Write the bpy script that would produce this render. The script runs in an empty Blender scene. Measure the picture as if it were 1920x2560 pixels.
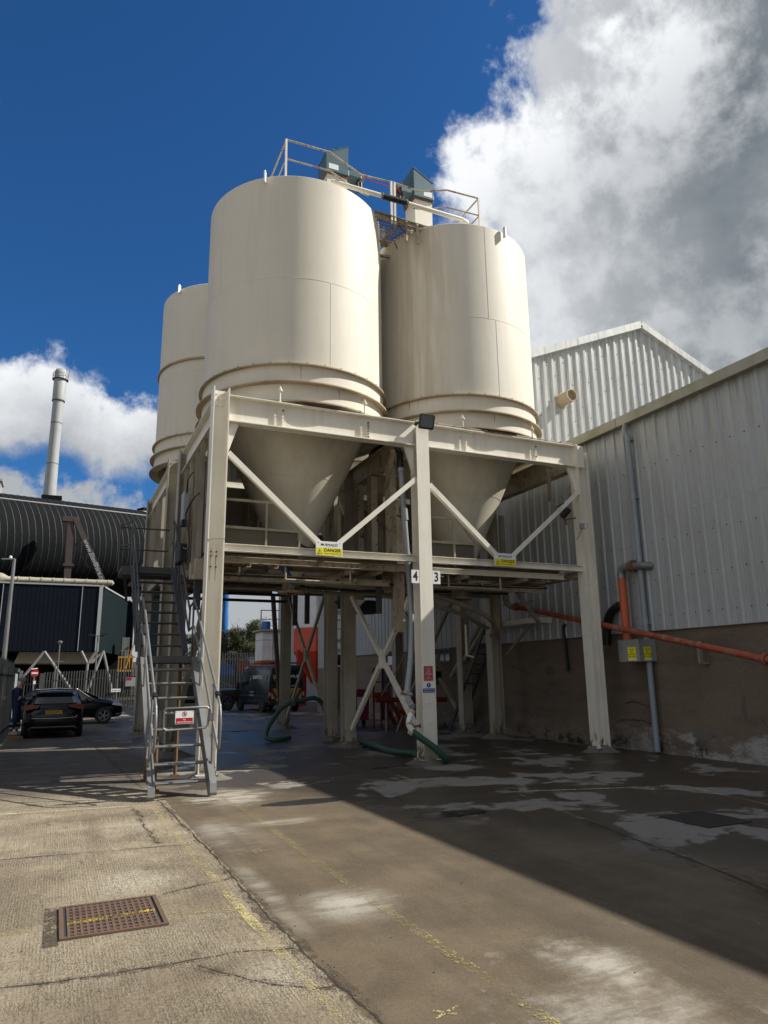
import bpy, bmesh, math, random
from mathutils import Vector, Matrix
random.seed(7)
S = bpy.context.scene
COL = S.collection
R = math.radians

# ---------------------------------------------------------------- camera
def _cam():
    yaw, pit, rol = R(24.5), R(13.0), R(-0.8)
    fw0 = Vector((math.sin(yaw), math.cos(yaw), 0)); rt = Vector((math.cos(yaw), -math.sin(yaw), 0)); z = Vector((0, 0, 1))
    F = fw0*math.cos(pit) + z*math.sin(pit); U0 = z*math.cos(pit) - fw0*math.sin(pit)
    RR = rt*math.cos(rol) + U0*math.sin(rol); U = U0*math.cos(rol) - rt*math.sin(rol)
    cd = bpy.data.cameras.new('camera'); co = bpy.data.objects.new('camera', cd); COL.objects.link(co)
    M = Matrix((RR, U, -F)).transposed().to_4x4(); M.translation = Vector((0, 0, 1.7))
    co.matrix_world = M
    cd.sensor_fit = 'VERTICAL'; cd.sensor_height = 36.0; cd.lens = 1775/2560*36
    cd.clip_start = 0.1; cd.clip_end = 3000
    S.camera = co
_cam()
S.render.resolution_x = 768; S.render.resolution_y = 1024

# ---------------------------------------------------------------- sun and sky
SUN = Vector((1.0, -0.325, 0.96)).normalized()
EL = math.asin(SUN.z); AZ = math.atan2(SUN.x, SUN.y)
sl = bpy.data.lights.new('sun', 'SUN'); sl.energy = 5.0; sl.angle = R(0.5); sl.color = (1.0, 0.965, 0.90)
so = bpy.data.objects.new('sun', sl); COL.objects.link(so)
so.rotation_mode = 'QUATERNION'; so.rotation_quaternion = SUN.to_track_quat('Z', 'Y')

W = bpy.data.worlds.new('World'); S.world = W; W.use_nodes = True
def world_nodes():
    nt = W.node_tree; nt.nodes.clear(); L = nt.links.new
    def n(t, **k):
        x = nt.nodes.new(t)
        for a, b in k.items(): setattr(x, a, b)
        return x
    def ma(op, a, b=None, c=None, clamp=False):
        x = n('ShaderNodeMath', operation=op, use_clamp=clamp)
        for i, v in enumerate((a, b, c)):
            if v is None: continue
            if isinstance(v, (int, float)): x.inputs[i].default_value = v
            else: L(v, x.inputs[i])
        return x.outputs[0]
    def mix(f, a, b):
        x = n('ShaderNodeMix', data_type='RGBA')
        for i, v in ((0, f), (6, a), (7, b)):
            if isinstance(v, (int, float)): x.inputs[i].default_value = v
            elif isinstance(v, tuple): x.inputs[i].default_value = (*v, 1)
            else: L(v, x.inputs[i])
        return x.outputs[2]
    def curve(val, pts, lo, hi, vlo, vhi):
        # piecewise map of val (lo..hi) to (vlo..vhi)
        m = n('ShaderNodeMapRange'); m.inputs[1].default_value = lo; m.inputs[2].default_value = hi; L(val, m.inputs[0])
        c = n('ShaderNodeFloatCurve'); cv = c.mapping.curves[0]
        P = [((a-lo)/(hi-lo), (b-vlo)/(vhi-vlo)) for a, b in pts]
        cv.points[0].location = P[0]; cv.points[1].location = P[-1]
        for p in P[1:-1]: cv.points.new(*p)
        for p in cv.points: p.handle_type = 'VECTOR'
        c.mapping.update(); L(m.outputs[0], c.inputs[1])
        return ma('MULTIPLY_ADD', c.outputs[0], vhi-vlo, vlo)
    def sstep(v, a, b):
        m = n('ShaderNodeMapRange', interpolation_type='SMOOTHSTEP'); L(v, m.inputs[0])
        m.inputs[1].default_value = a; m.inputs[2].default_value = b
        return m.outputs[0]
    tc = n('ShaderNodeTexCoord'); sep = n('ShaderNodeSeparateXYZ'); L(tc.outputs['Generated'], sep.inputs[0])
    az = ma('MULTIPLY', ma('ARCTAN2', sep.outputs[0], sep.outputs[1]), 180/math.pi)
    el = ma('MULTIPLY', ma('ARCSINE', sep.outputs[2]), 180/math.pi)
    sky = n('ShaderNodeTexSky', sky_type='NISHITA', sun_disc=False, sun_elevation=EL, sun_rotation=AZ, air_density=1.0, dust_density=0.3, ozone_density=3.0)
    def noise(sc, det, rough, off=0, dist=0.0, zs=1.0):
        mp = n('ShaderNodeMapping'); mp.inputs['Location'].default_value = (off, off*.7, off*.3); mp.inputs['Scale'].default_value = (1, 1, zs)
        L(tc.outputs['Generated'], mp.inputs[0])
        x = n('ShaderNodeTexNoise'); x.inputs['Scale'].default_value = sc; x.inputs['Detail'].default_value = det
        x.inputs['Roughness'].default_value = rough; x.inputs['Distortion'].default_value = dist; L(mp.outputs[0], x.inputs[0])
        return x.outputs[0]
    nA = noise(3.2, 3, .5, 1.3); nB = noise(9, 12, .62, 5.1, .12); nC = noise(5.0, 9, .58, 9.7, .0); nD = noise(26, 8, .6, 2.2, .1)
    edge = ma('ADD', ma('MULTIPLY', ma('SUBTRACT', nA, .5), 14), ma('ADD', ma('MULTIPLY', ma('SUBTRACT', nB, .5), 22), ma('MULTIPLY', ma('SUBTRACT', nD, .5), 7)))
    # big cloud to the right: boundary azimuth as a function of elevation
    azb = curve(el, CB, -5, 90, 0, 120)
    s1 = ma('ADD', ma('SUBTRACT', az, azb), edge)
    s1 = ma('MULTIPLY', s1, sstep(az, 185, 150))
    m1 = sstep(s1, -1.6, 3.2)
    # left cumulus: between two elevation curves
    top = curve(az, LT, -60, 60, -10, 60); bot = curve(az, LB, -60, 60, -10, 60)
    e2 = ma('ADD', ma('MULTIPLY', ma('SUBTRACT', nB, .5), 9), ma('MULTIPLY', ma('SUBTRACT', nD, .5), 4))
    d2 = ma('MINIMUM', ma('SUBTRACT', ma('ADD', top, e2), el), ma('SUBTRACT', ma('ADD', el, ma('MULTIPLY', e2, .5)), bot))
    m2 = sstep(d2, -.6, 1.4)
    # low band of cloud near the horizon
    top3 = curve(az, LL, -60, 60, -10, 60)
    d3 = ma('SUBTRACT', ma('ADD', top3, e2), el); m3 = sstep(d3, -.4, 1.2)
    # thin wisps
    m4 = ma('MULTIPLY', sstep(ma('ADD', nB, ma('MULTIPLY', nA, .55)), .93, 1.10), .22)
    # unseen broken cloud behind the camera
    m5 = ma('MULTIPLY', sstep(ma('ADD', nC, ma('MULTIPLY', nA, .5)), .68, .85), sstep(ma('ABSOLUTE', ma('SUBTRACT', az, 20)), 60, 85))
    mask = ma('MAXIMUM', ma('MAXIMUM', m1, m2), ma('MAXIMUM', m3, ma('MAXIMUM', m4, m5)), clamp=True)
    # shading of the clouds: bright rim and lumps, grey bellies
    near = sstep(s1, 24, 1)
    lump = sstep(ma('ADD', nC, ma('MULTIPLY', ma('SUBTRACT', nB, .5), .6)), .42, .62)
    elb = ma('MULTIPLY', sstep(el, 31, 48), sstep(az, 84, 50))
    b1 = ma('ADD', ma('MULTIPLY', near, .48), ma('MULTIPLY', lump, ma('ADD', .26, ma('MULTIPLY', elb, .50)))); b1 = ma('ADD', b1, ma('MULTIPLY', ma('SUBTRACT', nB, .42), .55)); b1 = ma('ADD', b1, ma('MULTIPLY', ma('SUBTRACT', nA, .45), .35), clamp=True)
    b2 = sstep(ma('ADD', ma('SUBTRACT', el, bot), ma('MULTIPLY', ma('SUBTRACT', nB, .5), 9)), -.5, 7)
    b = ma('ADD', ma('MULTIPLY', b1, m1), ma('MULTIPLY', ma('SUBTRACT', 1, m1), ma('ADD', .35, ma('MULTIPLY', b2, .6))), clamp=True)
    cl = mix(b, (0.165, 0.198, 0.228), (1.05, 1.07, 1.10))
    skc = n('ShaderNodeMix', data_type='RGBA', blend_type='MULTIPLY'); skc.inputs[0].default_value = 1
    L(sky.outputs[0], skc.inputs[6]); skc.inputs[7].default_value = (0.29, 0.73, 1.16, 1)
    bg1 = n('ShaderNodeBackground'); L(skc.outputs[2], bg1.inputs[0]); bg1.inputs[1].default_value = 0.061
    bg2 = n('ShaderNodeBackground'); L(cl, bg2.inputs[0]); bg2.inputs[1].default_value = 0.65
    ms = n('ShaderNodeMixShader'); L(mask, ms.inputs[0]); L(bg1.outputs[0], ms.inputs[1]); L(bg2.outputs[0], ms.inputs[2])
    out = n('ShaderNodeOutputWorld'); L(ms.outputs[0], out.inputs[0])
CB = [(-5, 30), (10, 33), (23, 33), (30, 33), (34, 31.5), (37, 30), (40, 33), (43, 37), (46, 39), (50, 40), (60, 44), (90, 60)]
LT = [(-60, 24), (-10, 22), (-5, 22), (-1.6, 23.6), (1, 21.8), (3, 20.5), (6, 21.6), (10, 20.5), (14, 14), (60, 8)]
LB = [(-60, 16), (-5, 15.7), (-2, 17), (1.4, 15.3), (6, 16), (10, 16.6), (60, 17)]
LL = [(-60, 17), (-5, 15), (-3, 13.8), (-.5, 14.8), (3.2, 13), (6, 11.3), (12, 8), (30, 8), (60, 8)]
world_nodes()
S.view_settings.view_transform = 'Standard'; S.view_settings.look = 'None'
S.view_settings.gamma = 1.0; S.view_settings.exposure = 0.5
S.render.engine = 'CYCLES'
S.cycles.max_bounces = 6; S.cycles.transparent_max_bounces = 12

# ---------------------------------------------------------------- materials
class NM:
    def __init__(s, name):
        s.m = bpy.data.materials.new(name); s.m.use_nodes = True; s.nt = s.m.node_tree
        s.b = s.nt.nodes['Principled BSDF']; s.out = s.nt.nodes['Material Output']; s.tc = s.n('ShaderNodeTexCoord')
        s.co = s.tc.outputs['Object']
    def n(s, t, **k):
        x = s.nt.nodes.new(t)
        for a, b in k.items(): setattr(x, a, b)
        return x
    def L(s, a, b): s.nt.links.new(a, b)
    def set(s, sock, v):
        if isinstance(v, (int, float)): sock.default_value = v
        elif isinstance(v, tuple): sock.default_value = (*v, 1) if len(v) == 3 and sock.type == 'RGBA' else v
        else: s.L(v, sock)
    def ma(s, op, a, b=None, c=None, clamp=False):
        x = s.n('ShaderNodeMath', operation=op, use_clamp=clamp)
        for i, v in enumerate((a, b, c)):
            if v is not None: s.set(x.inputs[i], v)
        return x.outputs[0]
    def mix(s, f, a, b, bt='MIX'):
        x = s.n('ShaderNodeMix', data_type='RGBA', blend_type=bt)
        s.set(x.inputs[0], f); s.set(x.inputs[6], a); s.set(x.inputs[7], b)
        return x.outputs[2]
    def noise(s, sc, det=4, rough=.55, scale=(1, 1, 1), off=0, dist=0):
        mp = s.n('ShaderNodeMapping'); mp.inputs['Scale'].default_value = scale; mp.inputs['Location'].default_value = (off, off, off)
        s.L(s.co, mp.inputs[0])
        x = s.n('ShaderNodeTexNoise'); x.inputs['Scale'].default_value = sc; x.inputs['Detail'].default_value = det
        x.inputs['Roughness'].default_value = rough; x.inputs['Distortion'].default_value = dist
        s.L(mp.outputs[0], x.inputs[0]); return x.outputs[0]
    def zgrime(s, c, z0=.1, z1=.75, col=(.13, .085, .05)):
        g = s.n('ShaderNodeSeparateXYZ'); s.L(s.tc.outputs['Object'], g.inputs[0])
        nz = s.noise(9, 8, .7, (1, 1, .35), off=13); f = s.step(g.outputs[2], z1, z0)
        return s.mix(s.step(s.ma('ADD', nz, s.ma('MULTIPLY', f, .24)), .70, .80), c, col)
    def step(s, v, a, b):
        m = s.n('ShaderNodeMapRange', interpolation_type='SMOOTHSTEP'); s.L(v, m.inputs[0])
        m.inputs[1].default_value = a; m.inputs[2].default_value = b; return m.outputs[0]
    def bump(s, h, st=.2, d=.01):
        x = s.n('ShaderNodeBump'); x.inputs['Strength'].default_value = st; x.inputs['Distance'].default_value = d
        s.L(h, x.inputs['Height']); s.L(x.outputs[0], s.b.inputs['Normal'])
    def fin(s, col, rough=.5, metal=0., spec=None):
        s.set(s.b.inputs['Base Color'], col); s.set(s.b.inputs['Roughness'], rough); s.set(s.b.inputs['Metallic'], metal)
        if spec is not None: s.b.inputs['Specular IOR Level'].default_value = spec
        return s.m
def weathered(name, col, rust=.35, streak=.35, dirt=.3, rough=.45, metal=0., rustcol=(.16, .06, .025), dirtcol=None, bscale=45, bst=.12, grime=False):
    a = NM(name); dirtcol = dirtcol or tuple(c*.45*k for c, k in zip(col, (1.0, .92, .78)))
    oi = a.n('ShaderNodeObjectInfo'); va = a.n('ShaderNodeVectorMath', operation='MULTIPLY_ADD')
    a.L(oi.outputs['Random'], va.inputs[0]); va.inputs[1].default_value = (13, 7, 5); a.L(a.co, va.inputs[2]); a.co = va.outputs[0]
    st = a.noise(5, 6, .6, (1, 1, .09)); bl = a.noise(.9, 4, .6, off=3); sp = a.noise(7, 9, .72, off=9)
    c = a.mix(a.ma('MULTIPLY', a.step(st, .45, .78), streak), col, dirtcol)
    c = a.mix(a.ma('MULTIPLY', a.step(bl, .4, .75), dirt), c, dirtcol)
    fine = a.noise(60, 3, .6)
    c = a.mix(a.ma('MULTIPLY', a.ma('SUBTRACT', fine, .3, clamp=True), .18), c, (.02, .018, .012))
    if grime: c = a.zgrime(c)
    if rust > 0:
        rs = a.noise(3.2, 7, .7, (1, 1, .25), off=21)
        t = .80-.25*rust
        rm = a.ma('MAXIMUM', a.step(sp, t, t+.05), a.ma('MULTIPLY', a.step(rs, t-.03, t+.14), .75))
        c = a.mix(rm, c, rustcol)
        rr = a.mix(rm, (rough,)*3, (.85,)*3)
    else: rr = rough
    a.bump(a.noise(bscale, 3, .5), bst, .004)
    return a.fin(c, rr, metal)
def plain(name, col, rough=.5, metal=0., spec=None, var=.12, emit=None):
    a = NM(name); c = a.mix(a.ma('MULTIPLY', a.noise(6, 5, .6), var*2), col, tuple(x*.6 for x in col))
    m = a.fin(c, rough, metal, spec)
    if emit: a.b.inputs['Emission Color'].default_value = (*emit, 1); a.b.inputs['Emission Strength'].default_value = 1
    return m
CREAM = (.80, .755, .645)
MT = dict(
    colp=weathered('column paint', CREAM, .34, .26, .22, .45, grime=True), cold=weathered('grimy column paint', (.42, .38, .30), .45, .5, .6, .6, grime=True),  # columns behind the front row take the darker copy
    cream=weathered('cream steel paint', CREAM, .32, .24, .2, .42),
    creamr=weathered('rusting cream paint', (.44, .385, .29), .95, .6, .7, .65),  # rust, plus a base tone darkened for the shade under the platform
    creamd=weathered('grimy cream paint', (.36, .32, .245), .6, .55, .7, .65),  # grime, and shade under the platform put into the base tone
    white=weathered('white painted steel', (.72, .71, .66), .12, .2, .12, .4),
    galv=weathered('galvanised steel', (.235, .237, .232), .12, .4, .5, .45, .5, bscale=20, bst=.1),
    galvd=weathered('dull galvanised steel', (.085, .086, .084), .15, .3, .4, .55, .3),
    dark=weathered('dark steel', (.035, .036, .037), .35, .3, .3, .6),
    rust=weathered('rusty steel', (.16, .085, .045), .6, .4, .4, .8),
    black=plain('black plastic', (.012, .012, .013), .4),
    rubber=plain('black rubber', (.02, .02, .02), .7),
    greyp=weathered('grey plastic pipe', (.31, .335, .35), .0, .3, .3, .4),
    bluepipe=weathered('blue grey downpipe', (.26, .30, .325), .0, .3, .25, .4),
    orange=weathered('orange paint', (.52, .10, .035), .1, .2, .25, .5),
    oranger=weathered('peeling red oxide pipe', (.36, .075, .030), 1.0, .5, .6, .75, rustcol=(.27, .175, .115)),
    red=weathered('red paint', (.42, .02, .015), .1, .2, .2, .45),
    teal=weathered('blue green paint', (.065, .135, .165), .25, .4, .35, .45),
    blue=plain('blue plastic', (.02, .14, .42), .4),
    hose=weathered('green ribbed hose', (.028, .085, .055), .0, .2, .5, .5),
    glassb=plain('floodlight glass', (.05, .065, .08), .15, 0, .8), glass=plain('dark glass', (.012, .014, .016), .06, 0, .8),
    conc=weathered('mound concrete', (.15, .135, .115), .1, .2, .6, .9, bscale=18, bst=.8),
    signw=plain('sign white', (.78, .78, .76), .35, var=.03), signy=plain('sign yellow', (.80, .70, .02), .35, var=.03),
    signr=plain('sign red', (.42, .012, .02), .4, var=.03), signrf=plain('faded sign red', (.40, .06, .06), .5, var=.05),
    signb=plain('sign blue', (.01, .035, .17), .35, var=.03), ink=plain('black ink', (.01, .01, .01), .5, var=0),
    inkw=plain('white ink', (.8, .8, .8), .5, var=0), inkp=plain('pink white ink', (.75, .5, .48), .5, var=0),
    yellow=plain('yellow paint', (.50, .26, .03), .6), gold=plain('plate yellow', (.75, .45, .03), .4),
    navy=weathered('dark navy cladding', (.007, .011, .018), .0, .3, .3, .8), nteal=weathered('dark green cladding', (.009, .016, .018), .0, .2, .2, .8),
    beige=weathered('beige duct', (.36, .335, .25), .05, .3, .3, .45),
    chim=weathered('pale steel chimney', (.36, .37, .37), .0, .2, .2, .6, .0),
    barrel=weathered('black roofing membrane', (.010, .011, .0125), .0, .3, .3, .85),
    silver=weathered('silver cladding', (.30, .31, .32), .0, .2, .2, .5, .3),
    brown=weathered('brown steel', (.06, .042, .034), .2, .3, .3, .6),
    carblack=plain('black car paint', (.004, .004, .005), .12, 0, .32, var=.02), van=plain('slate van paint', (.018, .028, .036), .22, 0, .6, var=.05),
    bronze=plain('bronze grey car paint', (.075, .066, .056), .28, .5, .5, var=.05),
    alloy=plain('alloy', (.5, .5, .5), .3, .9, var=.05), lens=plain('red lamp lens', (.16, .004, .006), .15, 0, .7, var=.02), clear=plain('clear lamp lens', (.6, .62, .65), .1, .3, .7, var=.02),
    overall=plain('navy overalls', (.020, .027, .085), .85), skin=plain('skin', (.45, .25, .17), .55), hair=plain('grey hair', (.25, .24, .22), .9),
    reflect=plain('reflective tape', (.45, .46, .47), .35), glove=plain('pale gloves', (.55, .5, .45), .8),
    redtank=plain('bright red tank paint', (.62, .075, .03), .45), magenta=plain('pink plastic', (.30, .02, .10), .5), chevy=plain('dirty reflective yellow', (.36, .34, .09), .5), chevr=plain('dirty reflective red', (.17, .014, .014), .5), wood=weathered('plywood', (.30, .19, .09), .0, .4, .5, .8),  # chevron yellow and red are darker than the sign colours
    bark=plain('bark', (.05, .035, .025), .9), mesh=plain('grimy mesh', (.10, .088, .065), .8, .0), trimg=plain('grey trim', (.33, .34, .35), .6), strut=weathered('grey strut paint', (.22, .22, .215), .0, .2, .3, .6), ribc=plain('dull rib', (.032, .034, .037), .7), covd=plain('dull cover iron', (.040, .035, .029), .9), grate=weathered('worn cast iron', (.125, .075, .048), .5, .5, .5, .75), whitef=weathered('chalky white paint', (.80, .80, .78), .05, .3, .3, .6),
)
def leafmat(name, col):
    a = NM(name); oi = a.n('ShaderNodeObjectInfo')
    c = a.mix(a.step(a.noise(.8, 5, .6), .3, .7), tuple(x*.55 for x in col), col)
    m = a.fin(c, .75); a.b.inputs['Specular IOR Level'].default_value = .2; return m
MT['oranged'] = weathered('grimy orange paint', (.24, .05, .02), .2, .3, .4, .7); MT['redd'] = weathered('grimy red paint', (.20, .012, .010), .2, .3, .4, .6)  # both darkened to stand for the shade behind the columns
for k_ in ('barrel', 'navy', 'nteal'): MT[k_].node_tree.nodes['Principled BSDF'].inputs['Specular IOR Level'].default_value = .06
MT['leafd'] = leafmat('dark conifer needles', (.022, .040, .018)); MT['leafm'] = leafmat('olive leaves', (.060, .070, .025)); MT['leafb'] = leafmat('brown spring twigs', (.070, .055, .035))

def clad_mat(name, col, dirtz=None):
    a = NM(name)
    st = a.noise(1.3, 6, .6, (1, 1, .1)); bl = a.noise(.35, 5, .6, off=4); fn = a.noise(9, 5, .6, (1, 1, .3), off=8)
    c = a.mix(a.ma('MULTIPLY', a.step(st, .4, .75), .35), col, tuple(x*.62 for x in col))
    c = a.mix(a.ma('MULTIPLY', a.step(bl, .42, .7), .3), c, (col[0]*.80, col[1]*.77, col[2]*.66))
    c = a.mix(a.ma('MULTIPLY', a.step(fn, .5, .8), .25), c, (.14, .13, .10))
    g = a.n('ShaderNodeSeparateXYZ'); a.L(a.co, g.inputs[0]); rn = a.noise(7, 6, .65, (1, 1, .06), off=33)
    c = a.mix(a.ma('MULTIPLY', a.ma('MULTIPLY', a.step(rn, .48, .66), a.step(g.outputs[2], 4.6, 7.5)), .45), c, (.15, .14, .105))
    a.bump(a.noise(1.7, 4, .55, (1, 1, .5)), .5, .03)
    return a.fin(c, .42, .15)
MT['clad'] = clad_mat('grey profiled cladding', (.385, .405, .41)); MT['clad2'] = clad_mat('pale profiled cladding', (.56, .565, .54))

def render_mat():
    a = NM('roughcast render'); g = a.n('ShaderNodeSeparateXYZ'); a.L(a.co, g.inputs[0])
    c = a.mix(a.noise(1.1, 6, .65), (.205, .155, .108), (.125, .092, .064))
    ag = a.noise(70, 4, .7); c = a.mix(a.step(ag, .55, .72), c, (.33, .28, .23)); c = a.mix(a.step(ag, .42, .30), c, (.06, .045, .033))
    tm = a.noise(1.6, 7, .65, (1, .35, 1.6), off=19); c = a.mix(a.ma('MULTIPLY', a.step(tm, .48, .66), .4), c, (.075, .058, .042))
    # white lime bloom low on the wall
    bl = a.noise(2.3, 9, .72, (1, .5, 1.3), off=2)
    low = a.step(g.outputs[2], 1.15, .25)
    ny = a.step(g.outputs[1], 14.5, 11.5)
    m = a.ma('MULTIPLY', a.step(a.ma('ADD', bl, a.ma('MULTIPLY', low, .22)), .66, .80), a.ma('MULTIPLY', low, a.ma('MULTIPLY_ADD', ny, .75, .25)))
    c = a.mix(m, c, (.36, .345, .32))
    gr = a.noise(1.7, 7, .7, off=31); c = a.mix(a.ma('MULTIPLY', a.step(gr, .5, .62), a.step(g.outputs[2], .5, .08)), c, (.018, .018, .014))
    a.bump(ag, .7, .02); return a.fin(c, .92)
MT['render'] = render_mat()

def ground_mat():
    a = NM('yard concrete'); g = a.n('ShaderNodeSeparateXYZ'); a.L(a.co, g.inputs[0]); X, Y = g.outputs[0], g.outputs[1]
    wob = a.noise(2.2, 6, .65); wob2 = a.noise(9, 5, .6, off=5); wob3 = a.noise(7, 9, .75, (1, .7, 1), off=55)
    xe = a.ma('ADD', X, a.ma('MULTIPLY', a.ma('SUBTRACT', wob2, .5), .10))
    right = a.step(xe, 1.57, 1.60)
    # --- left slab: brushed pale concrete
    br = a.noise(26, 5, .6, (1, .10, 1), off=3); ag = a.noise(75, 3, .6); ag2 = a.noise(34, 6, .75, off=44); big = a.noise(1.4, 6, .62, off=12)
    wv = a.n('ShaderNodeTexWave', wave_type='BANDS', bands_direction='X'); a.L(a.co, wv.inputs[0]); wv.inputs['Scale'].default_value = 14; wv.inputs['Distortion'].default_value = 9; wv.inputs['Detail'].default_value = 4; wv.inputs['Detail Scale'].default_value = 2.5
    groove = a.ma('MULTIPLY', a.step(wv.outputs['Fac'], .62, .92), a.step(a.noise(1.9, 5, .6, off=91), .42, .58))
    left = a.mix(a.step(big, .3, .72), (.37, .305, .205), (.23, .182, .115))
    left = a.mix(a.ma('MULTIPLY', groove, .34), left, (.075, .055, .034))
    left = a.mix(a.ma('MULTIPLY', a.step(br, .5, .72), .3), left, (.105, .078, .048))
    pt = a.noise(4.5, 9, .72, (1, .6, 1), off=77); left = a.mix(a.ma('MULTIPLY', a.step(pt, .55, .68), .55), left, (.40, .35, .27)); left = a.mix(a.ma('MULTIPLY', a.step(pt, .44, .32), .6), left, (.10, .075, .046))
    left = a.mix(a.ma('MULTIPLY', a.step(ag2, .52, .66), .6), left, (.44, .38, .29))
    left = a.mix(a.ma('MULTIPLY', a.step(ag2, .48, .36), .7), left, (.060, .045, .028))
    left = a.mix(a.ma('MULTIPLY', a.step(ag, .46, .30), .6), left, (.045, .034, .022))
    def blob(cx, cy, rx, ry, soft=.8, amp=1.3):
        dx = a.ma('DIVIDE', a.ma('SUBTRACT', X, cx), rx); dy = a.ma('DIVIDE', a.ma('SUBTRACT', Y, cy), ry)
        d = a.ma('SQRT', a.ma('ADD', a.ma('MULTIPLY', dx, dx), a.ma('MULTIPLY', dy, dy)))
        nn = a.ma('ADD', a.ma('MULTIPLY', a.ma('SUBTRACT', wob, .5), amp), a.ma('MULTIPLY', a.ma('SUBTRACT', wob3, .5), amp*.7))
        return a.step(a.ma('ADD', d, nn), 1+soft*.5, 1-soft*.5)
    for cx, cy, rx, ry, f in ((.75, 10.3, .55, .22, .55), (.55, 9.3, .10, .9, .5), (1.25, 6.2, .25, .2, .45), (1.0, 4.75, .35, .18, .6), (.2, 4.5, .5, .3, .4), (-.3, 7.2, .4, .8, .35), (1.2, 3.8, .3, .4, .35)):
        left = a.mix(a.ma('MULTIPLY', blob(cx, cy, rx, ry, 1.7, 1.6), f), left, (.115, .080, .045))
    for cx, cy, rx, ry, f in ((.75, 7.0, .28, .25, .6), (.9, 9.4, .25, .35, .35), (1.35, 4.55, .18, .2, .45)):
        left = a.mix(a.ma('MULTIPLY', blob(cx, cy, rx, ry, 1.6, 2.2), a.ma('MULTIPLY', a.step(ag2, .42, .56), f)), left, (.52, .47, .38))
    # --- right slab: damp brown concrete with dry pale patches
    def union(l):
        o = l[0]
        for x in l[1:]: o = a.ma('MAXIMUM', o, x)
        return o
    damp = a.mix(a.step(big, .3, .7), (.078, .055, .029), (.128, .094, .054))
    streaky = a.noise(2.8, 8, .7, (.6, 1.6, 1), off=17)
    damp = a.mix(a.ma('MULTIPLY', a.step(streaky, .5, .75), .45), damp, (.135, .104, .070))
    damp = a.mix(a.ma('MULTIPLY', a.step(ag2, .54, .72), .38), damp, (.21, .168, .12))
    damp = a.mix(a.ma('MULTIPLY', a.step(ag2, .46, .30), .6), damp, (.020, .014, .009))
    dry = union([blob(2.45, 11.2, .55, .75, .7, 1.6), blob(2.2, 5.6, .30, .30, 1.6, .8), blob(2.7, 3.0, .45, .50, 1.6, 2.8), blob(3.1, 3.8, .20, .38, 1.6, 3.0),
                 a.ma('MULTIPLY', blob(1.70, 6.2, .08, .8, 1.6, .8), .6), a.ma('MULTIPLY', blob(1.85, 8.6, .25, .7, 1.6, 1), .6), a.ma('MULTIPLY', blob(2.6, 8.9, .35, .14, 1.6, 1.), .7)])
    dryn = a.ma('MULTIPLY', a.step(a.noise(3.3, 9, .72, (1, .8, 1), off=41), .60, .68), a.step(Y, 4.9, 3.4)); dryn = a.ma('MULTIPLY', dryn, a.step(wob, .4, .62))
    c = a.mix(a.ma('MULTIPLY', a.ma('MAXIMUM', a.ma('MULTIPLY', dry, .8), a.ma('MULTIPLY', dryn, .65)), a.ma('MULTIPLY_ADD', a.step(streaky, .38, .60), .75, .22)), damp, (.42, .385, .32))
    tr = a.noise(1.5, 4, .55, (1.6, .10, 1), off=71); c = a.mix(a.ma('MULTIPLY', a.step(tr, .52, .66), .30), c, (.038, .028, .018)); c = a.mix(a.ma('MULTIPLY', a.step(tr, .46, .34), .16), c, (.21, .17, .12))
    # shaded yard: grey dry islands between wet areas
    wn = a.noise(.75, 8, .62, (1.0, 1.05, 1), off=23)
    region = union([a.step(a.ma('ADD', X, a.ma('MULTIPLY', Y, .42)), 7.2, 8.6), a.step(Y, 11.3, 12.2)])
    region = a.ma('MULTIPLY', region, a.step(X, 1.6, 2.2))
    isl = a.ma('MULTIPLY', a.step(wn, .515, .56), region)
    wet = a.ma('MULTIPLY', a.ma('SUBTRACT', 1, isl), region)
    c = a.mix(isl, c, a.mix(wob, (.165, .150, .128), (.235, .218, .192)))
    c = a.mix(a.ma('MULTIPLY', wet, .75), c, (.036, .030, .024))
    pn = a.noise(.9, 7, .6, (.55, 1.5, 1), off=61)
    pud = a.ma('MULTIPLY', a.step(pn, .575, .63), a.ma('MULTIPLY', a.step(Y, 11.8, 12.6), a.step(X, 8.8, 6.8)))
    pud = a.ma('MULTIPLY', pud, a.step(X, -.2, .8))
    pud = a.ma('MAXIMUM', pud, blob(3.35, 10.1, .62, .22, .12, .9)); pud = a.ma('MAXIMUM', pud, blob(4.7, 8.35, .5, .2, .12, 1.2))
    c = a.mix(pud, c, (.02, .018, .016))
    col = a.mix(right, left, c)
    # left slab goes darker past the stair foot
    far = a.step(Y, 11.9, 13.2); col = a.mix(a.ma('MULTIPLY', a.ma('MULTIPLY', far, a.ma('SUBTRACT', 1, right)), .72), col, (.06, .052, .042))
    lr = a.ma('MULTIPLY', right, 1.0)
    rgh = a.ma('MULTIPLY_ADD', a.ma('MULTIPLY', wet, lr), -.42, .86); rgh = a.ma('SUBTRACT', rgh, a.ma('MULTIPLY', pud, .36), clamp=True)
    rgh = a.ma('MAXIMUM', rgh, .03)
    h = a.ma('ADD', a.ma('MULTIPLY', ag2, .6), a.ma('MULTIPLY', a.ma('MULTIPLY', a.ma('SUBTRACT', a.ma('ADD', br, ag2), groove), a.ma('SUBTRACT', 1, right)), 1.1))
    h = a.ma('MULTIPLY', h, a.ma('SUBTRACT', 1, a.ma('MAXIMUM', pud, a.ma('MULTIPLY', wet, .35))))
    a.bump(h, .9, .014)
    return a.fin(col, rgh)
MT['ground'] = ground_mat()
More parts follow.
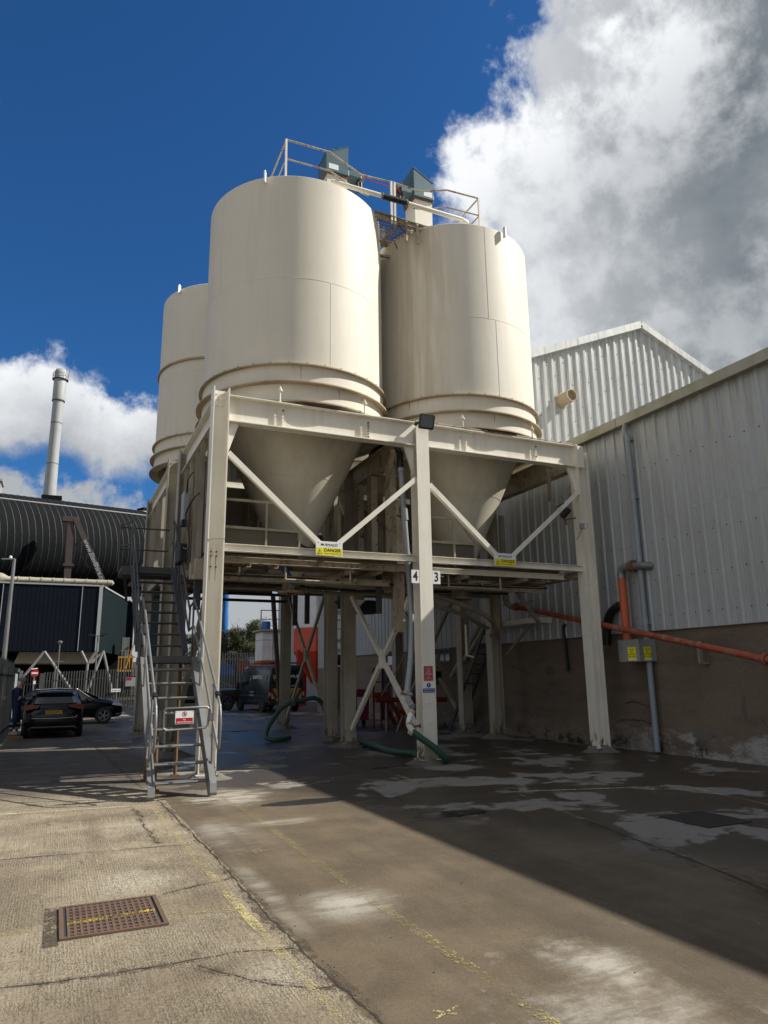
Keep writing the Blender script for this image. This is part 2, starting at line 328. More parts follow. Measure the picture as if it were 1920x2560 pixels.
def worn(name, col, t=.5, sc=16, sy=1.):
    a = NM(name); nz = a.ma('ADD', a.ma('MULTIPLY', a.noise(sc, 8, .75, (1, sy, 1)), .45), a.ma('MULTIPLY', a.noise(90, 4, .7), .55)); n2 = a.noise(1.6, 4, .6, off=7)
    al = a.step(a.ma('ADD', nz, a.ma('MULTIPLY', a.ma('SUBTRACT', n2, .5), .24)), t, t+.10)
    a.set(a.b.inputs['Alpha'], al); return a.fin(col, .75)
MT['wy'] = worn('worn yellow line paint', (.46, .385, .17), .492, 18); MT['wy2'] = worn('faint yellow line paint', (.31, .26, .10), .50, 20)
MT['wyf'] = worn('firm yellow line paint', (.50, .40, .06), .38, 14); MT['ww'] = worn('worn cream line paint', (.62, .56, .36), .46, 16)
MT['wyd'] = worn('chipped yellow stripe', (.62, .46, .06), .47, 30)
MT['crack'] = worn('crack shadow and dirt', (.038, .029, .019), .40, 25); MT['joint'] = worn('cement patch', (.085, .065, .042), .46, 12); MT['halo'] = worn('dirt along a crack', (.075, .056, .036), .50, 9)

# ---------------------------------------------------------------- mesh helpers
class MB:
    def __init__(s): s.v = []; s.f = []
    def add(s, vs, fs):
        o = len(s.v); s.v += [tuple(v) for v in vs]; s.f += [tuple(i+o for i in f) for f in fs]; return s
    def box(s, x0, x1, y0, y1, z0, z1):
        return s.add([(x, y, z) for x in (x0, x1) for y in (y0, y1) for z in (z0, z1)], [(0, 1, 3, 2), (4, 6, 7, 5), (0, 4, 5, 1), (2, 3, 7, 6), (0, 2, 6, 4), (1, 5, 7, 3)])
    def cbox(s, c, d, rz=0, M=None):
        vs = [Vector((x*d[0]/2, y*d[1]/2, z*d[2]/2)) for x in (-1, 1) for y in (-1, 1) for z in (-1, 1)]
        M = M or Matrix.Rotation(rz, 3, 'Z')
        return s.add([M@v+Vector(c) for v in vs], [(0, 1, 3, 2), (4, 6, 7, 5), (0, 4, 5, 1), (2, 3, 7, 6), (0, 2, 6, 4), (1, 5, 7, 3)])
    def beam(s, p, q, w, h, up=(0, 0, 1)):
        p, q = Vector(p), Vector(q); d = (q-p).normalized(); u = Vector(up); sd = d.cross(u).normalized(); u = sd.cross(d)
        vs = [P+sd*a*w/2+u*b*h/2 for P in (p, q) for a, b in ((-1, -1), (1, -1), (1, 1), (-1, 1))]
        return s.add(vs, [(0, 1, 2, 3), (7, 6, 5, 4), (0, 4, 5, 1), (1, 5, 6, 2), (2, 6, 7, 3), (3, 7, 4, 0)])
    def ibeam(s, p, q, dep, b, tf=.02, tw=.014, up=(0, 0, 1)):
        # web lies in the plane of the axis and 'up'
        p, q = Vector(p), Vector(q); d = (q-p).normalized(); u = Vector(up); sd = d.cross(u).normalized(); u = sd.cross(d)
        o = u*(dep-tf)/2
        s.beam(p+o, q+o, b, tf, up); s.beam(p-o, q-o, b, tf, up); s.beam(p, q, tw, dep-2*tf, up); return s
    def channel(s, p, q, dep, b, side=1, t=.012, up=(0, 0, 1)):
        p, q = Vector(p), Vector(q); d = (q-p).normalized(); u = Vector(up); sd = d.cross(u).normalized(); u = sd.cross(d)
        o = u*(dep-t)/2; k = sd*side*(b/2+t/2)
        s.beam(p+o+k, q+o+k, b, t, up); s.beam(p-o+k, q-o+k, b, t, up); s.beam(p, q, t, dep, up); return s
    def angle(s, p, q, w, t=.01, up=(0, 0, 1)):
        p, q = Vector(p), Vector(q); d = (q-p).normalized(); u = Vector(up); sd = d.cross(u).normalized(); u = sd.cross(d)
        s.beam(p, q, t, w, up); k = sd*(w/2+t/2)-u*(w-t)/2; s.beam(p+k, q+k, w, t, up); return s
    def tube(s, pts, r, n=10, cap=True):
        pts = [Vector(p) for p in pts]; rs = r if isinstance(r, (list, tuple)) else [r]*len(pts)
        t0 = (pts[1]-pts[0]).normalized(); a = Vector((0, 0, 1)) if abs(t0.z) < .9 else Vector((1, 0, 0)); u = t0.cross(a).normalized()
        o = len(s.v)
        for i, p in enumerate(pts):
            if i == 0: t = pts[1]-p
            elif i == len(pts)-1: t = p-pts[i-1]
            else: t = (pts[i+1]-p).normalized()+(p-pts[i-1]).normalized()
            t.normalize(); u = (u-t*u.dot(t)).normalized(); w = t.cross(u)
            for k in range(n):
                an = 2*math.pi*k/n; s.v.append(tuple(p+(u*math.cos(an)+w*math.sin(an))*rs[i]))
        for i in range(len(pts)-1):
            for k in range(n):
                k2 = (k+1) % n; s.f.append((o+i*n+k, o+i*n+k2, o+(i+1)*n+k2, o+(i+1)*n+k))
        if cap: s.f.append(tuple(o+k for k in reversed(range(n)))); s.f.append(tuple(o+(len(pts)-1)*n+k for k in range(n)))
        return s
    def lathe(s, c, prof, n=32, axis='Z', a0=0, a1=2*math.pi):
        c = Vector(c); o = len(s.v); full = abs(a1-a0-2*math.pi) < 1e-6; m = n if full else n+1
        for r, z in prof:
            for k in range(m):
                an = a0+(a1-a0)*k/n; x, y = r*math.cos(an), r*math.sin(an)
                p = {'Z': (x, y, z), 'Y': (x, z, y), 'X': (z, x, y)}[axis]; s.v.append(tuple(c+Vector(p)))
        for i in range(len(prof)-1):
            for k in range(n if full else m-1):
                k2 = (k+1) % m; s.f.append((o+i*m+k, o+i*m+k2, o+(i+1)*m+k2, o+(i+1)*m+k))
        return s
    def disc(s, c, nrm, r, t, n=16):
        c, nrm = Vector(c), Vector(nrm).normalized(); return s.tube([c, c+nrm*t], r, n)
    def prism(s, poly, a, b, M):
        # poly 2D points, extruded a..b along third axis; M maps (u,v,w)->world
        k = len(poly); vs = [M(u, v, a) for u, v in poly]+[M(u, v, b) for u, v in poly]
        s.add(vs, [tuple(range(k)), tuple(reversed(range(k, 2*k)))]+[(i, i+k, (i+1) % k+k, (i+1) % k) for i in range(k)]); return s
    def strip(s, pts, w, z):
        pts = [Vector((p[0], p[1], z)) for p in pts]; ws = w if isinstance(w, list) else [w]*len(pts); o = len(s.v)
        for i, p in enumerate(pts):
            t = (pts[min(i+1, len(pts)-1)]-pts[max(i-1, 0)]).normalized(); nn = Vector((-t.y, t.x, 0))*ws[i]/2
            s.v += [tuple(p+nn), tuple(p-nn)]
        for i in range(len(pts)-1): s.f.append((o+2*i+1, o+2*i+3, o+2*i+2, o+2*i))
        return s
    def build(s, name, mat, parent=None, smooth=False, label=None, cat=None, group=None, kind=None, bevel=0, local=False, weld=False, sub=0):
        me = bpy.data.meshes.new(name); me.from_pydata(s.v, [], s.f); me.materials.append(MT[mat] if isinstance(mat, str) else mat)
        bm = bmesh.new(); bm.from_mesh(me)
        if weld: bmesh.ops.remove_doubles(bm, verts=bm.verts, dist=.0005)
        bmesh.ops.recalc_face_normals(bm, faces=bm.faces); bm.to_mesh(me); bm.free()
        if smooth:
            for p in me.polygons: p.use_smooth = True
            try: me.set_sharp_from_angle(angle=R(38))
            except Exception: pass
        o = bpy.data.objects.new(name, me); COL.objects.link(o)
        if parent:
            o.parent = parent
            if not local:
                root = parent; T = Vector((0, 0, 0)); q = parent
                while q: T += q.location; q = q.parent
                if parent.type == 'EMPTY' or True:
                    o.matrix_parent_inverse = Matrix.Identity(4)
                    o.location = -T if parent.type == 'EMPTY' else (0, 0, 0)
        if bevel:
            m = o.modifiers.new('b', 'BEVEL'); m.width = bevel; m.segments = 2; m.limit_method = 'ANGLE'; m.angle_limit = R(50)
        if sub:
            m = o.modifiers.new('s', 'SUBSURF'); m.levels = sub; m.render_levels = sub
        tag(o, label, cat, group, kind); return o
def tag(o, label=None, cat=None, group=None, kind=None):
    if label: o['label'] = label
    if cat: o['category'] = cat
    if group: o['group'] = group
    if kind: o['kind'] = kind
    return o
def thing(name, label, cat, loc=(0, 0, 0), group=None, rz=0):
    o = bpy.data.objects.new(name, None); o.empty_display_size = .2; COL.objects.link(o); o.location = loc; o.rotation_euler = (0, 0, rz)
    return tag(o, label, cat, group)
def copy_tree(o, parent=None):
    c = o.copy(); COL.objects.link(c); c.parent = parent
    for ch in list(o.children): copy_tree(ch, c)
    return c
def text_in(mb, s, size, c, u=(1, 0, 0), v=(0, 0, 1), align='CENTER', sx=1., bold=0., off=.0):
    cu = bpy.data.curves.new('t', 'FONT'); cu.body = s; cu.size = size; cu.align_x = align; cu.align_y = 'CENTER'; cu.offset = bold
    ob = bpy.data.objects.new('t', cu); COL.objects.link(ob)
    dg = bpy.context.evaluated_depsgraph_get(); me = bpy.data.meshes.new_from_object(ob.evaluated_get(dg))
    c, u, v = Vector(c), Vector(u).normalized(), Vector(v).normalized(); w = u.cross(v)
    mb.add([c+u*p.co.x*sx+v*p.co.y+w*off for p in me.vertices], [tuple(p.vertices) for p in me.polygons])
    bpy.data.objects.remove(ob); bpy.data.curves.remove(cu); bpy.data.meshes.remove(me); return mb
def plate(mb, c, w, h, t=.004, u=(1, 0, 0), v=(0, 0, 1)):
    # thin plate whose front face lies at +w direction (u x v)
    c, u, v = Vector(c), Vector(u).normalized(), Vector(v).normalized(); n = u.cross(v)
    vs = [c+u*a*w/2+v*b*h/2+n*k for k in (-t, 0) for a, b in ((-1, -1), (1, -1), (1, 1), (-1, 1))]
    return mb.add(vs, [(3, 2, 1, 0), (4, 5, 6, 7), (0, 1, 5, 4), (1, 2, 6, 5), (2, 3, 7, 6), (3, 0, 4, 7)])
# ================================================================ ground
def ground():
    mb = MB(); mb.add([(-400, -60, 0), (400, -60, 0), (400, 900, 0), (-400, 900, 0)], [(0, 1, 2, 3)])
    mb.build('ground', 'ground', kind='structure', label='patchy concrete yard, pale brushed slab to the left and damp brown slab to the right')
    z = .004
    def ln(pts, w, mat, lab, zz=z):
        m = MB()
        # subdivide for an uneven edge
        P = []
        for i in range(len(pts)-1):
            a, b = Vector(pts[i]), Vector(pts[i+1]); k = max(1, int((b-a).length/.25))
            P += [a+(b-a)*j/k for j in range(k)]
        P.append(Vector(pts[-1])); ws = [w*random.uniform(.85, 1.12) for _ in P]
        m.strip(P, ws, zz); m.build('yellow_line' if 'y' in mat[1:] else 'painted_line', mat, kind='structure', label=lab)
    ln([(1.36, 10.95), (1.37, 9), (1.40, 7.2), (1.42, 5.8), (1.45, 4.6), (1.47, 3.3)], .075, 'wy', 'worn yellow line along the slab joint')
    ln([(2.38, 12.2), (2.41, 9.3), (2.39, 5.3), (2.40, 3.6), (2.41, 2.6)], .085, 'wy2', 'faint yellow line on the damp slab')
    ln([(-1.2, 6.02), (.16, 6.03), (.87, 5.98), (1.10, 5.90), (1.42, 5.79)], .075, 'wy2', 'faint yellow line crossing the drain cover', .0045)
    ln([(-1.2, 11.2), (-.5, 11.13), (1.30, 10.92)], .07, 'ww', 'pale yellow line left of the staircase foot')
    ln([(5.67, 12.6), (5.51, 10.66), (7.47, 10.67), (7.56, 11.5)], .06, 'wy', 'yellow bay line in front of the middle column')
    ln([(8.7, 7.6), (8.9, 8.64), (6.33, 9.41)], .05, 'ww', 'pale line across the shaded yard')
    ln([(6.33, 9.41), (5.89, 7.31)], .06, 'wy', 'yellow line along the shaded joint', .0045)
    ln([(8.9, 8.64), (8.5, 6.5)], .05, 'wy', 'yellow line in the shaded yard by the warehouse', .0045)
    ln([(1.0, 21.0), (1.2, 16.7)], .07, 'wy2', 'faint yellow line by the puddle behind the staircase')
    # sprayed marks
    m = MB()
    for a, b in (((1.80, 7.52), (2.08, 7.68)), ((1.83, 7.72), (1.98, 7.50)), ((1.93, 7.58), (2.12, 7.55))): m.strip([a, b], .022, z)
    for a, b in (((1.90, 3.63), (2.08, 3.70)), ((1.93, 3.71), (2.02, 3.62))): m.strip([a, b], .022, z)
    m.build('spray_mark', 'wy', kind='structure', label='small yellow sprayed crosses on the damp slab')
    # joints and cracks
    m = MB(); hal = MB()
    def jag(pts, w, amp, step=.12):
        P = []
        for i in range(len(pts)-1):
            a, b = Vector(pts[i]), Vector(pts[i+1]); k = max(1, int((b-a).length/step)); nn = Vector((-(b-a).y, (b-a).x)).normalized()
            P += [a+(b-a)*j/k+nn*random.uniform(-amp, amp) for j in range(k)]
        P.append(Vector(pts[-1])); m.strip(P, [w*.62*random.uniform(.3, 1.5) for _ in P], z*.75); hal.strip(P, [w*4.2*random.uniform(.6, 1.4) for _ in P], .0018+.0002*len(hal.v) % .0006)
    jag([(1.5, 11.3), (1.54, 9.28), (1.57, 7.8), (1.56, 5.9), (1.58, 4.8), (1.61, 4.2), (1.66, 3.3), (1.68, 2.4)], .028, .012, .08)
    jag([(1.0, 24), (1.28, 16), (1.42, 12.6)], .03, .01)
    jag([(-1.3, 8.5), (.17, 8.35), (.71, 8.29), (1.5, 8.20)], .012, .006)
    jag([(.94, 6.49), (1.25, 6.62), (1.55, 6.71)], .016, .02, .08)
    jag([(-1.2, 5.15), (-.14, 5.05), (.22, 4.99), (.88, 4.97), (1.17, 4.99), (1.55, 4.88)], .022, .014, .07)
    jag([(.93, 4.87), (1.09, 4.65), (1.24, 4.42), (1.49, 4.24), (1.60, 4.23)], .018, .014, .06)
    jag([(1.07, 10.9), (1.14, 10.33), (1.13, 9.51), (1.15, 9.12), (1.09, 8.81), (1.16, 8.4)], .022, .04, .12)
    jag([(1.6, 10.9), (3.2, 10.72), (6.2, 9.46), (9.2, 8.60)], .012, .004)
    jag([(3.95, 8.1), (5.9, 8.4)], .010, .004)
    jag([(5.9, 7.35), (5.69, 6.36), (5.46, 5.1), (5.2, 4.1), (4.9, 3.0)], .06, .006); ln([(5.95, 7.3), (5.74, 6.36), (5.51, 5.1), (5.25, 4.1)], .018, 'wy2', 'pale worn edge along the shaded joint', .0042)
    jag([(5.2, 11.9), (9, 12.1), (11.6, 12.2)], .015, .01)
    jag([(2.6, 12.1), (5.2, 11.4), (7.6, 11.5), (11, 11.0)], .02, .02)
    m.build('ground_crack', 'crack', kind='structure', label='dark cracks and slab joints in the yard concrete')
    hal.build('crack_dirt', 'halo', kind='structure', label='soft dirt along the cracks and joints of the yard')
    # loose gravel crumbs
    m = MB()
    for i in range(110):
        if i < 40: x, y = 1.62+abs(random.gauss(0, .03)), random.uniform(3.2, 4.6)
        else: x, y = random.uniform(-1.2, 4), random.uniform(3.2, 11)
        s = random.uniform(.003, .008); m.cbox((x, y, s*.5), (s*1.4, s, s), random.uniform(0, 3))
    m.build('gravel', 'conc', kind='stuff', label='loose crumbs of concrete along the slab edge', cat='gravel')
    # bank behind the far fence
    m = MB(); g = 26; vs = []
    for i in range(g+1):
        for j in range(9):
            x = -60+170*i/g; y = 62+j*22
            vs.append((x, y, min(9, .9+max(0, (y-70))*.06)*min(1, max(0, (x+5)/25))*.8+random.uniform(-.2, .2)-.4))
    m.add(vs, [(i*9+j, (i+1)*9+j, (i+1)*9+j+1, i*9+j+1) for i in range(g) for j in range(8)])
    m.build('hill', 'leafb', kind='structure', smooth=True)
ground()

# drain covers
def drain(name, x0, x1, y0, y1, label, nx, ny, painted=True, rz=0, mats=('grate', 'dark')):
    t = thing(name, label, 'drain cover', ((x0+x1)/2, (y0+y1)/2, 0))
    f = MB()
    for a in ((x0, x1, y0, y0+.03), (x0, x1, y1-.03, y1), (x0, x0+.03, y0+.0302, y1-.0302), (x1-.03, x1, y0+.0302, y1-.0302)): f.box(a[0], a[1], a[2], a[3], .002, .016)
    f.build('frame', mats[0], t)
    g = MB(); g.box(x0+.031, x1-.031, y0+.031, y1-.031, .001, .006); g.build('recess', mats[1], t)
    g = MB(); w = (x1-x0-.08)/nx; h = (y1-y0-.08)/ny
    for i in range(nx):
        X = x0+.04+w*(i+.5); g.box(X-w*.23, X+w*.23, y0+.035, y1-.035, .006, .013)
        for j in range(ny):
            Y = y0+.04+h*(j+.5)
            if i < nx-1: g.box(X+w*.27, X+w*.73, Y-h*.2, Y+h*.2, .006, .014)
    g.build('grid', mats[0], t)
    if painted:
        p = MB(); ys = y0+(y1-y0)*.42
        for i in range(nx):
            X = x0+.04+w*(i+.5); k = .05*i/nx; p.box(X-w*.23, X+w*.23, ys+k-.03, ys+k+.03, .013, .0145)
            if i < nx-1: p.box(X+w*.3, X+w*.7, ys+k-.02, ys+k+.02, .014, .0155)
        p.build('paint_stripe', 'wyd', t)
    return t
drain('drain_cover', .17, .88, 5.70, 6.46, 'rusty gridded drain cover crossed by a yellow stripe', 15, 9)
drain('drain_cover', 6.75, 7.45, 6.25, 6.98, 'dark gridded drain cover in the shade of the warehouse', 14, 9, False, mats=('covd', 'dark'))
t = MB(); t.box(.07, .165, 5.62, 6.5, .0015, .004); t.build('ground_patch', 'joint', kind='structure')

# ================================================================ support frames and silos
XS = (2.51, 6.85, 11.20)
def bolt(mb, c, n, r=.016, h=.02):
    mb.disc(c, n, r, h, 6)
def column(par, x, y, z1, orient, mat='cream', z0=.10, plate_z=None):
    m = MB(); d, b, tf, tw = .31, .30, .022, .016
    if orient == 'A':   # flanges face +-X
        m.box(x-d/2, x-d/2+tf, y-b/2, y+b/2, z0, z1); m.box(x+d/2-tf, x+d/2, y-b/2, y+b/2, z0, z1); m.box(x-d/2+tf, x+d/2-tf, y-tw/2, y+tw/2, z0, z1-.03)
    else:
        m.box(x-b/2, x+b/2, y-d/2, y-d/2+tf, z0, z1); m.box(x-b/2, x+b/2, y+d/2-tf, y+d/2, z0, z1); m.box(x-tw/2, x+tw/2, y-d/2+tf, y+d/2-tf, z0, z1-.03)
    m.box(x-.2, x+.2, y-.2, y+.2, z0-.02, z0)
    if orient == 'A':
        for q in (-.07, .03):
            for k in range(3): bolt(m, (x+q, y-.008, z1-.10-.12*k), (0, -1, 0), .021, .03)
            for z in (4.13, 4.06, 3.98, 3.90, 3.72): bolt(m, (x+q, y-.008, z), (0, -1, 0), .017, .022)
    return m.build('column', mat, par)
def mound(par, x, y, r=.5, h=.13, lab=None):
    m = MB(); n = 18; vs = []
    for k, (q, z) in enumerate(((1, 0.001), (.8, h*.25), (.55, h*.7), (.36, h*.98), (0.01, h))):
        for i in range(n):
            a = 2*math.pi*i/n; rr = r*q*(1+.16*math.sin(a*3+x)+random.uniform(-.06, .06)); vs.append((x+rr*math.cos(a), y+rr*math.sin(a)*.9, z+(random.uniform(-.012, .012) if z > .01 else 0)))
    m.add(vs, [(k*n+i, k*n+(i+1) % n, (k+1)*n+(i+1) % n, (k+1)*n+i) for k in range(4) for i in range(n)])
    return m.build('footing', 'conc', par)
def xbrace(par, p0, p1, q0, q1, w=.1, mat='creamd', up=(1, 0, 0)):
    # two crossing angle braces with a gusset box in the middle
    p0, p1, q0, q1 = map(Vector, (p0, p1, q0, q1)); c = (p0+p1+q0+q1)/4
    for a in (p0, p1, q0, q1):
        d = (a-c).normalized(); m = MB(); m.beam(a, c+d*.2, .05, w, Vector(up).cross(d)); m.beam(a+Vector(up)*.03, c+d*.2+Vector(up)*.03, .012, w*1.25, Vector(up).cross(d)); m.build('brace', mat, par)
    m = MB(); M = Matrix.Identity(3); m.cbox(c, (.10, .17, .42) if up[0] else (.17, .10, .42)); m.build('gusset', mat, par)

def frame(name, label, y0, y1, zt, first):
    t = thing(name, label, 'support frame', (XS[0], y0, 0), 'silo support towers')
    dz = zt-7.08
    zc = (7.20+dz, 7.10+dz, 6.93+dz)
    for iy, y in enumerate((y0, y1)):
        for ix, x in enumerate(XS):
            o = 'B' if ix == 1 else 'A'
            xx = x if first else x+((0, .22, .22), (0, .36, .30))[iy][ix]
            if first and iy == 1 and ix == 1: xx = 6.80
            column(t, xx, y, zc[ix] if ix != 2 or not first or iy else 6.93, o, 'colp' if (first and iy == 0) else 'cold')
            mound(t, xx, y, .50 if iy else .42, .13)
    D, zb = .54, zt-.27
    for y in (y0, y1):
        for a, b, ym in ((XS[0]+.158, XS[1]-.153, y), (XS[1]+.153, XS[2]-.158, y)):
            m = MB(); m.ibeam((a, y, zb), (b, y, zb), D, .24, .02, .014)
            for bx in (3.60, 3.76, 5.46, 5.62, 7.86, 8.02, 9.76, 9.92):
                if a < bx < b:
                    for k in range(6): bolt(m, (bx, y-.007, zt-.15-.062*k), (0, -1, 0), .023, .04)
            m.build('girder', 'cream', t)
    for x in XS:
        m = MB(); m.ibeam((x, y0+.16, zb-.004), (x, y1-.16, zb-.004), D-.02, .24, .02, .014); m.build('girder', 'cream' if x < 5 else 'creamr', t)
    # middle height ties
    zl = 4.08 if first else 4.60
    for y in (y0, y1):
        for a, b in ((XS[0]+.158, XS[1]-.153), (XS[1]+.153, XS[2]-.158)):
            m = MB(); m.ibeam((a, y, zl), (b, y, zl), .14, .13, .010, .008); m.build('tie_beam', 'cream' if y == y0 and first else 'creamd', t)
    for x in XS:
        m = MB(); m.channel((x+(0 if first or x < 5 else .2), y0+.16, zl-.10), (x+(0 if first or x < 5 else .3), y1-.16, zl-.10), .18, .08, 1 if x < 5 else -1); m.build('tie_beam', 'creamd', t)
    # knee plates under the girders
    def knee(x, s, y):
        m = MB(); m.prism([(0, 0), (.20*s, 0), (.20*s, -.06), (.02*s, -.62), (0, -.62)], y-.03, y+.03, lambda u, v, w: (x+u, w, zt-.545+v)); m.build('knee_bracket', 'cream', t)
    for y in (y0, y1):
        knee(XS[0]+.156, 1, y); knee(XS[1]-.153, -1, y+.02); knee(XS[2]-.157, -1, y)
    return t
f1 = frame('support_tower', 'cream steel frame under the two near silos, danger signs on its front', 13.12, 17.25, 7.08, True)
f2 = frame('support_tower', 'shadowed cream steel frame behind the first, under the far left silo', 19.3, 24.2, 7.42, False)

def frame_details():
    t = f1; Y = 13.12
    # holding-down studs
    for x in (3.69, 5.54, 7.94, 9.84):
        m = MB(); m.tube([(x, Y-.05, 7.08), (x, Y-.05, 7.44)], .017, 8); m.disc((x, Y-.05, 7.33), (0, 0, 1), .052, .028, 10); m.disc((x, Y-.05, 7.37), (0, 0, 1), .027, .03, 6)
        m.disc((x, Y-.05, 7.082), (0, 0, 1), .04, .02, 6); m.build('stud', 'cream', t)
    # front V braces: flat bar with a back leg
    for a, b in (((2.675, 5.90), (4.52, 4.26)), ((6.685, 5.79), (4.91, 4.26)), ((7.01, 5.70), (8.62, 4.26)), ((11.03, 5.92), (9.04, 4.26))):
        m = MB(); p = (a[0], 12.99, a[1]); q = (b[0], 12.99, b[1]); m.beam(p, q, .10, .012, (0, 1, 0)); 
        d = (Vector(q)-Vector(p)).normalized(); n = Vector((0, 1, 0)).cross(d); n = n if n.z < 0 else -n
        k = n*.045; m.beam(Vector(p)+k+Vector((0, .05, 0)), Vector(q)+k+Vector((0, .05, 0)), .010, .09, (0, 1, 0)); m.build('brace', 'cream', t)
    for x in (4.72, 8.83):
        m = MB(); m.box(x-.27, x+.27, 13.0, 13.012, 4.02, 4.30); m.build('gusset', 'cream', t)
    # end plate and cap on the right column
    m = MB(); m.box(11.052, 11.235, 12.955, 12.966, 6.52, 7.06); m.box(11.03, 11.07, 12.968, 13.25, 6.50, 7.09); m.build('end_plate', 'cream', t)
    # wire round the left column
    m = MB(); zz = 4.20; m.tube([(2.34, 12.965, zz-.02), (2.5, 12.95, zz+.0), (2.675, 12.96, zz+.01), (2.68, 13.1, zz+.01)], .005, 5); m.build('wire', 'rust', t)
    # conduit with clips on the right girder
    m = MB(); m.tube([(7.05, 13.02, 7.115), (10.9, 13.02, 7.105), (11.06, 13.0, 7.09), (11.10, 12.99, 7.03), (11.10, 12.99, 6.9)], .014, 8)
    for k in range(9): m.box(7.25+k*.42, 7.28+k*.42, 12.995, 13.045, 7.098, 7.135)
    m.build('conduit', 'creamr', t)
    # second rail (edge channel of the platform)
    for a, b, mt in ((2.72, 6.60, 'creamr'), (6.95, 10.75, 'cream')):
        m = MB(); m.channel((a, 13.42, 3.90), (b, 13.42, 3.90), .12, .07, 1); m.build('platform_edge', mt, t)
    # hanging U rails beneath
    for x0, x1 in ((4.03, 5.42), (7.75, 9.10)):
        m = MB(); y = 13.62; m.tube([(x0, y, 3.84), (x0, y, 3.60), (x1, y, 3.58), (x1, y, 3.84)], .024, 6); m.build('hanging_rail', 'creamr', t)
    for x0, x1, y in ((2.9, 6.5, 14.05), (7.2, 10.6, 14.05)):
        m = MB(); m.channel((x0, y, 3.66), (x1, y, 3.66), .13, .06, 1); m.build('platform_edge', 'creamr', t)
    # lower braces
    xbrace(t, (6.80, 17.05, 3.72), (6.80, 17.05, .42), (6.84, 13.32, 3.72), (6.84, 13.32, .45), .12, 'cream')
    m = MB(); m.beam((2.51, 17.1, .35), (2.51, 13.35, 3.5), .05, .12, (1, 0, 0)); m.build('brace', 'creamd', t)
    xbrace(f2, (7.22, 24.0, 4.4), (7.22, 24.0, .35), (7.08, 19.5, 4.4), (7.08, 19.5, .35), .11)
    xbrace(f2, (11.5, 24.0, 4.4), (11.5, 24.0, .35), (11.42, 19.5, 4.4), (11.42, 19.5, .35), .11)
    m = MB(); m.beam((2.51, 24.0, 3.4), (2.51, 19.5, .4), .05, .12, (1, 0, 0)); m.build('brace', 'creamd', f2)
    m = MB(); m.box(6.70, 7.0, 12.958, 12.964, .08, .36); m.build('base_patch', 'creamr', t)
frame_details()
def rusted():
    for x, zz in ((5.62, range(6)), (3.76, (0,)), (9.92, (0, 4))):
        for k in zz:
            m = MB(); m.disc((x, 13.08, 6.93-.062*k), (0, -1, 0), .024, .012, 6); m.build('bolt', 'rust', f1)
    for x in (2.44, 2.54):
        for z in (3.98, 3.90, 3.70):
            m = MB(); m.disc((x, 13.08, z), (0, -1, 0), .02, .012, 6); m.build('bolt', 'rust', f1)
        m = MB(); m.add([(x-.01, 13.11, 3.9), (x+.01, 13.11, 3.9), (x+.004, 13.11, 3.45), (x-.004, 13.11, 3.45)], [(0, 1, 2, 3)]); m.build('rust_streak', 'creamr', f1)
rusted()

def platform(t, y0, y1, seed):
    rnd = random.Random(seed)
    # floor plates with openings round the cone outlets, joists below
    cx = (4.66, 9.0); cy = (y0+y1)/2; q0 = 0 if seed == 1 else .84; zf = 4.12+q0
    m = MB()
    for c, xa, xb in ((cx[0], 2.72, 6.62), (cx[1], 7.05, 10.98)):
        m.box(xa, c-.75, y0+.35, y1-.2, zf, zf+.012); m.box(c+.75, xb, y0+.35, y1-.2, zf, zf+.012)
        m.box(c-.745, c+.745, y0+.35, cy-.75, zf, zf+.012); m.box(c-.745, c+.745, cy+.75, y1-.2, zf, zf+.012)
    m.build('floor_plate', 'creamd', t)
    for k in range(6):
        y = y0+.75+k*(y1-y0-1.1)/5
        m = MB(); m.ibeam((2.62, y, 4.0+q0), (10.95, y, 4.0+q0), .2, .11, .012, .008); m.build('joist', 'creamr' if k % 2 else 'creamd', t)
    for x in (3.3, 3.85, 5.45, 6.1, 7.5, 8.2, 9.8, 10.4):
        m = MB(); m.channel((x, y0+.4, 3.845+q0), (x, y1-.25, 3.845+q0), .10, .07, rnd.choice((-1, 1))); m.build('joist', 'creamr', t)
    # diagonal props, small hangers, pipes in the shadow under the floor
    for k in range(9):
        x = rnd.uniform(2.9, 10.4); y = rnd.uniform(y0+.5, y1-.4); zq = 3.8+q0
        m = MB(); m.beam((x, y, zq), (x+rnd.uniform(-.9, .9), y+rnd.uniform(-.5, .5), zq-.12), .045, .045); m.tube([(x, y, zq), (x, y, zq-.1)], .02, 6); m.build('hanger', 'creamr', t)
    for k in range(4):
        y = y0+.9+k*.85; m = MB(); zz = 3.70+q0+.02*k; m.tube([(2.8, y, zz), (5, y+.05, zz), (6.6, y+.2, zz-.03), (8, y, zz), (10.7, y, zz+.02)], .045 if k % 2 else .028, 8); m.build('service_pipe', 'creamd' if k % 2 else 'dark', t)
platform(f1, 13.12, 17.25, 1); platform(f2, 19.3, 24.2, 2)

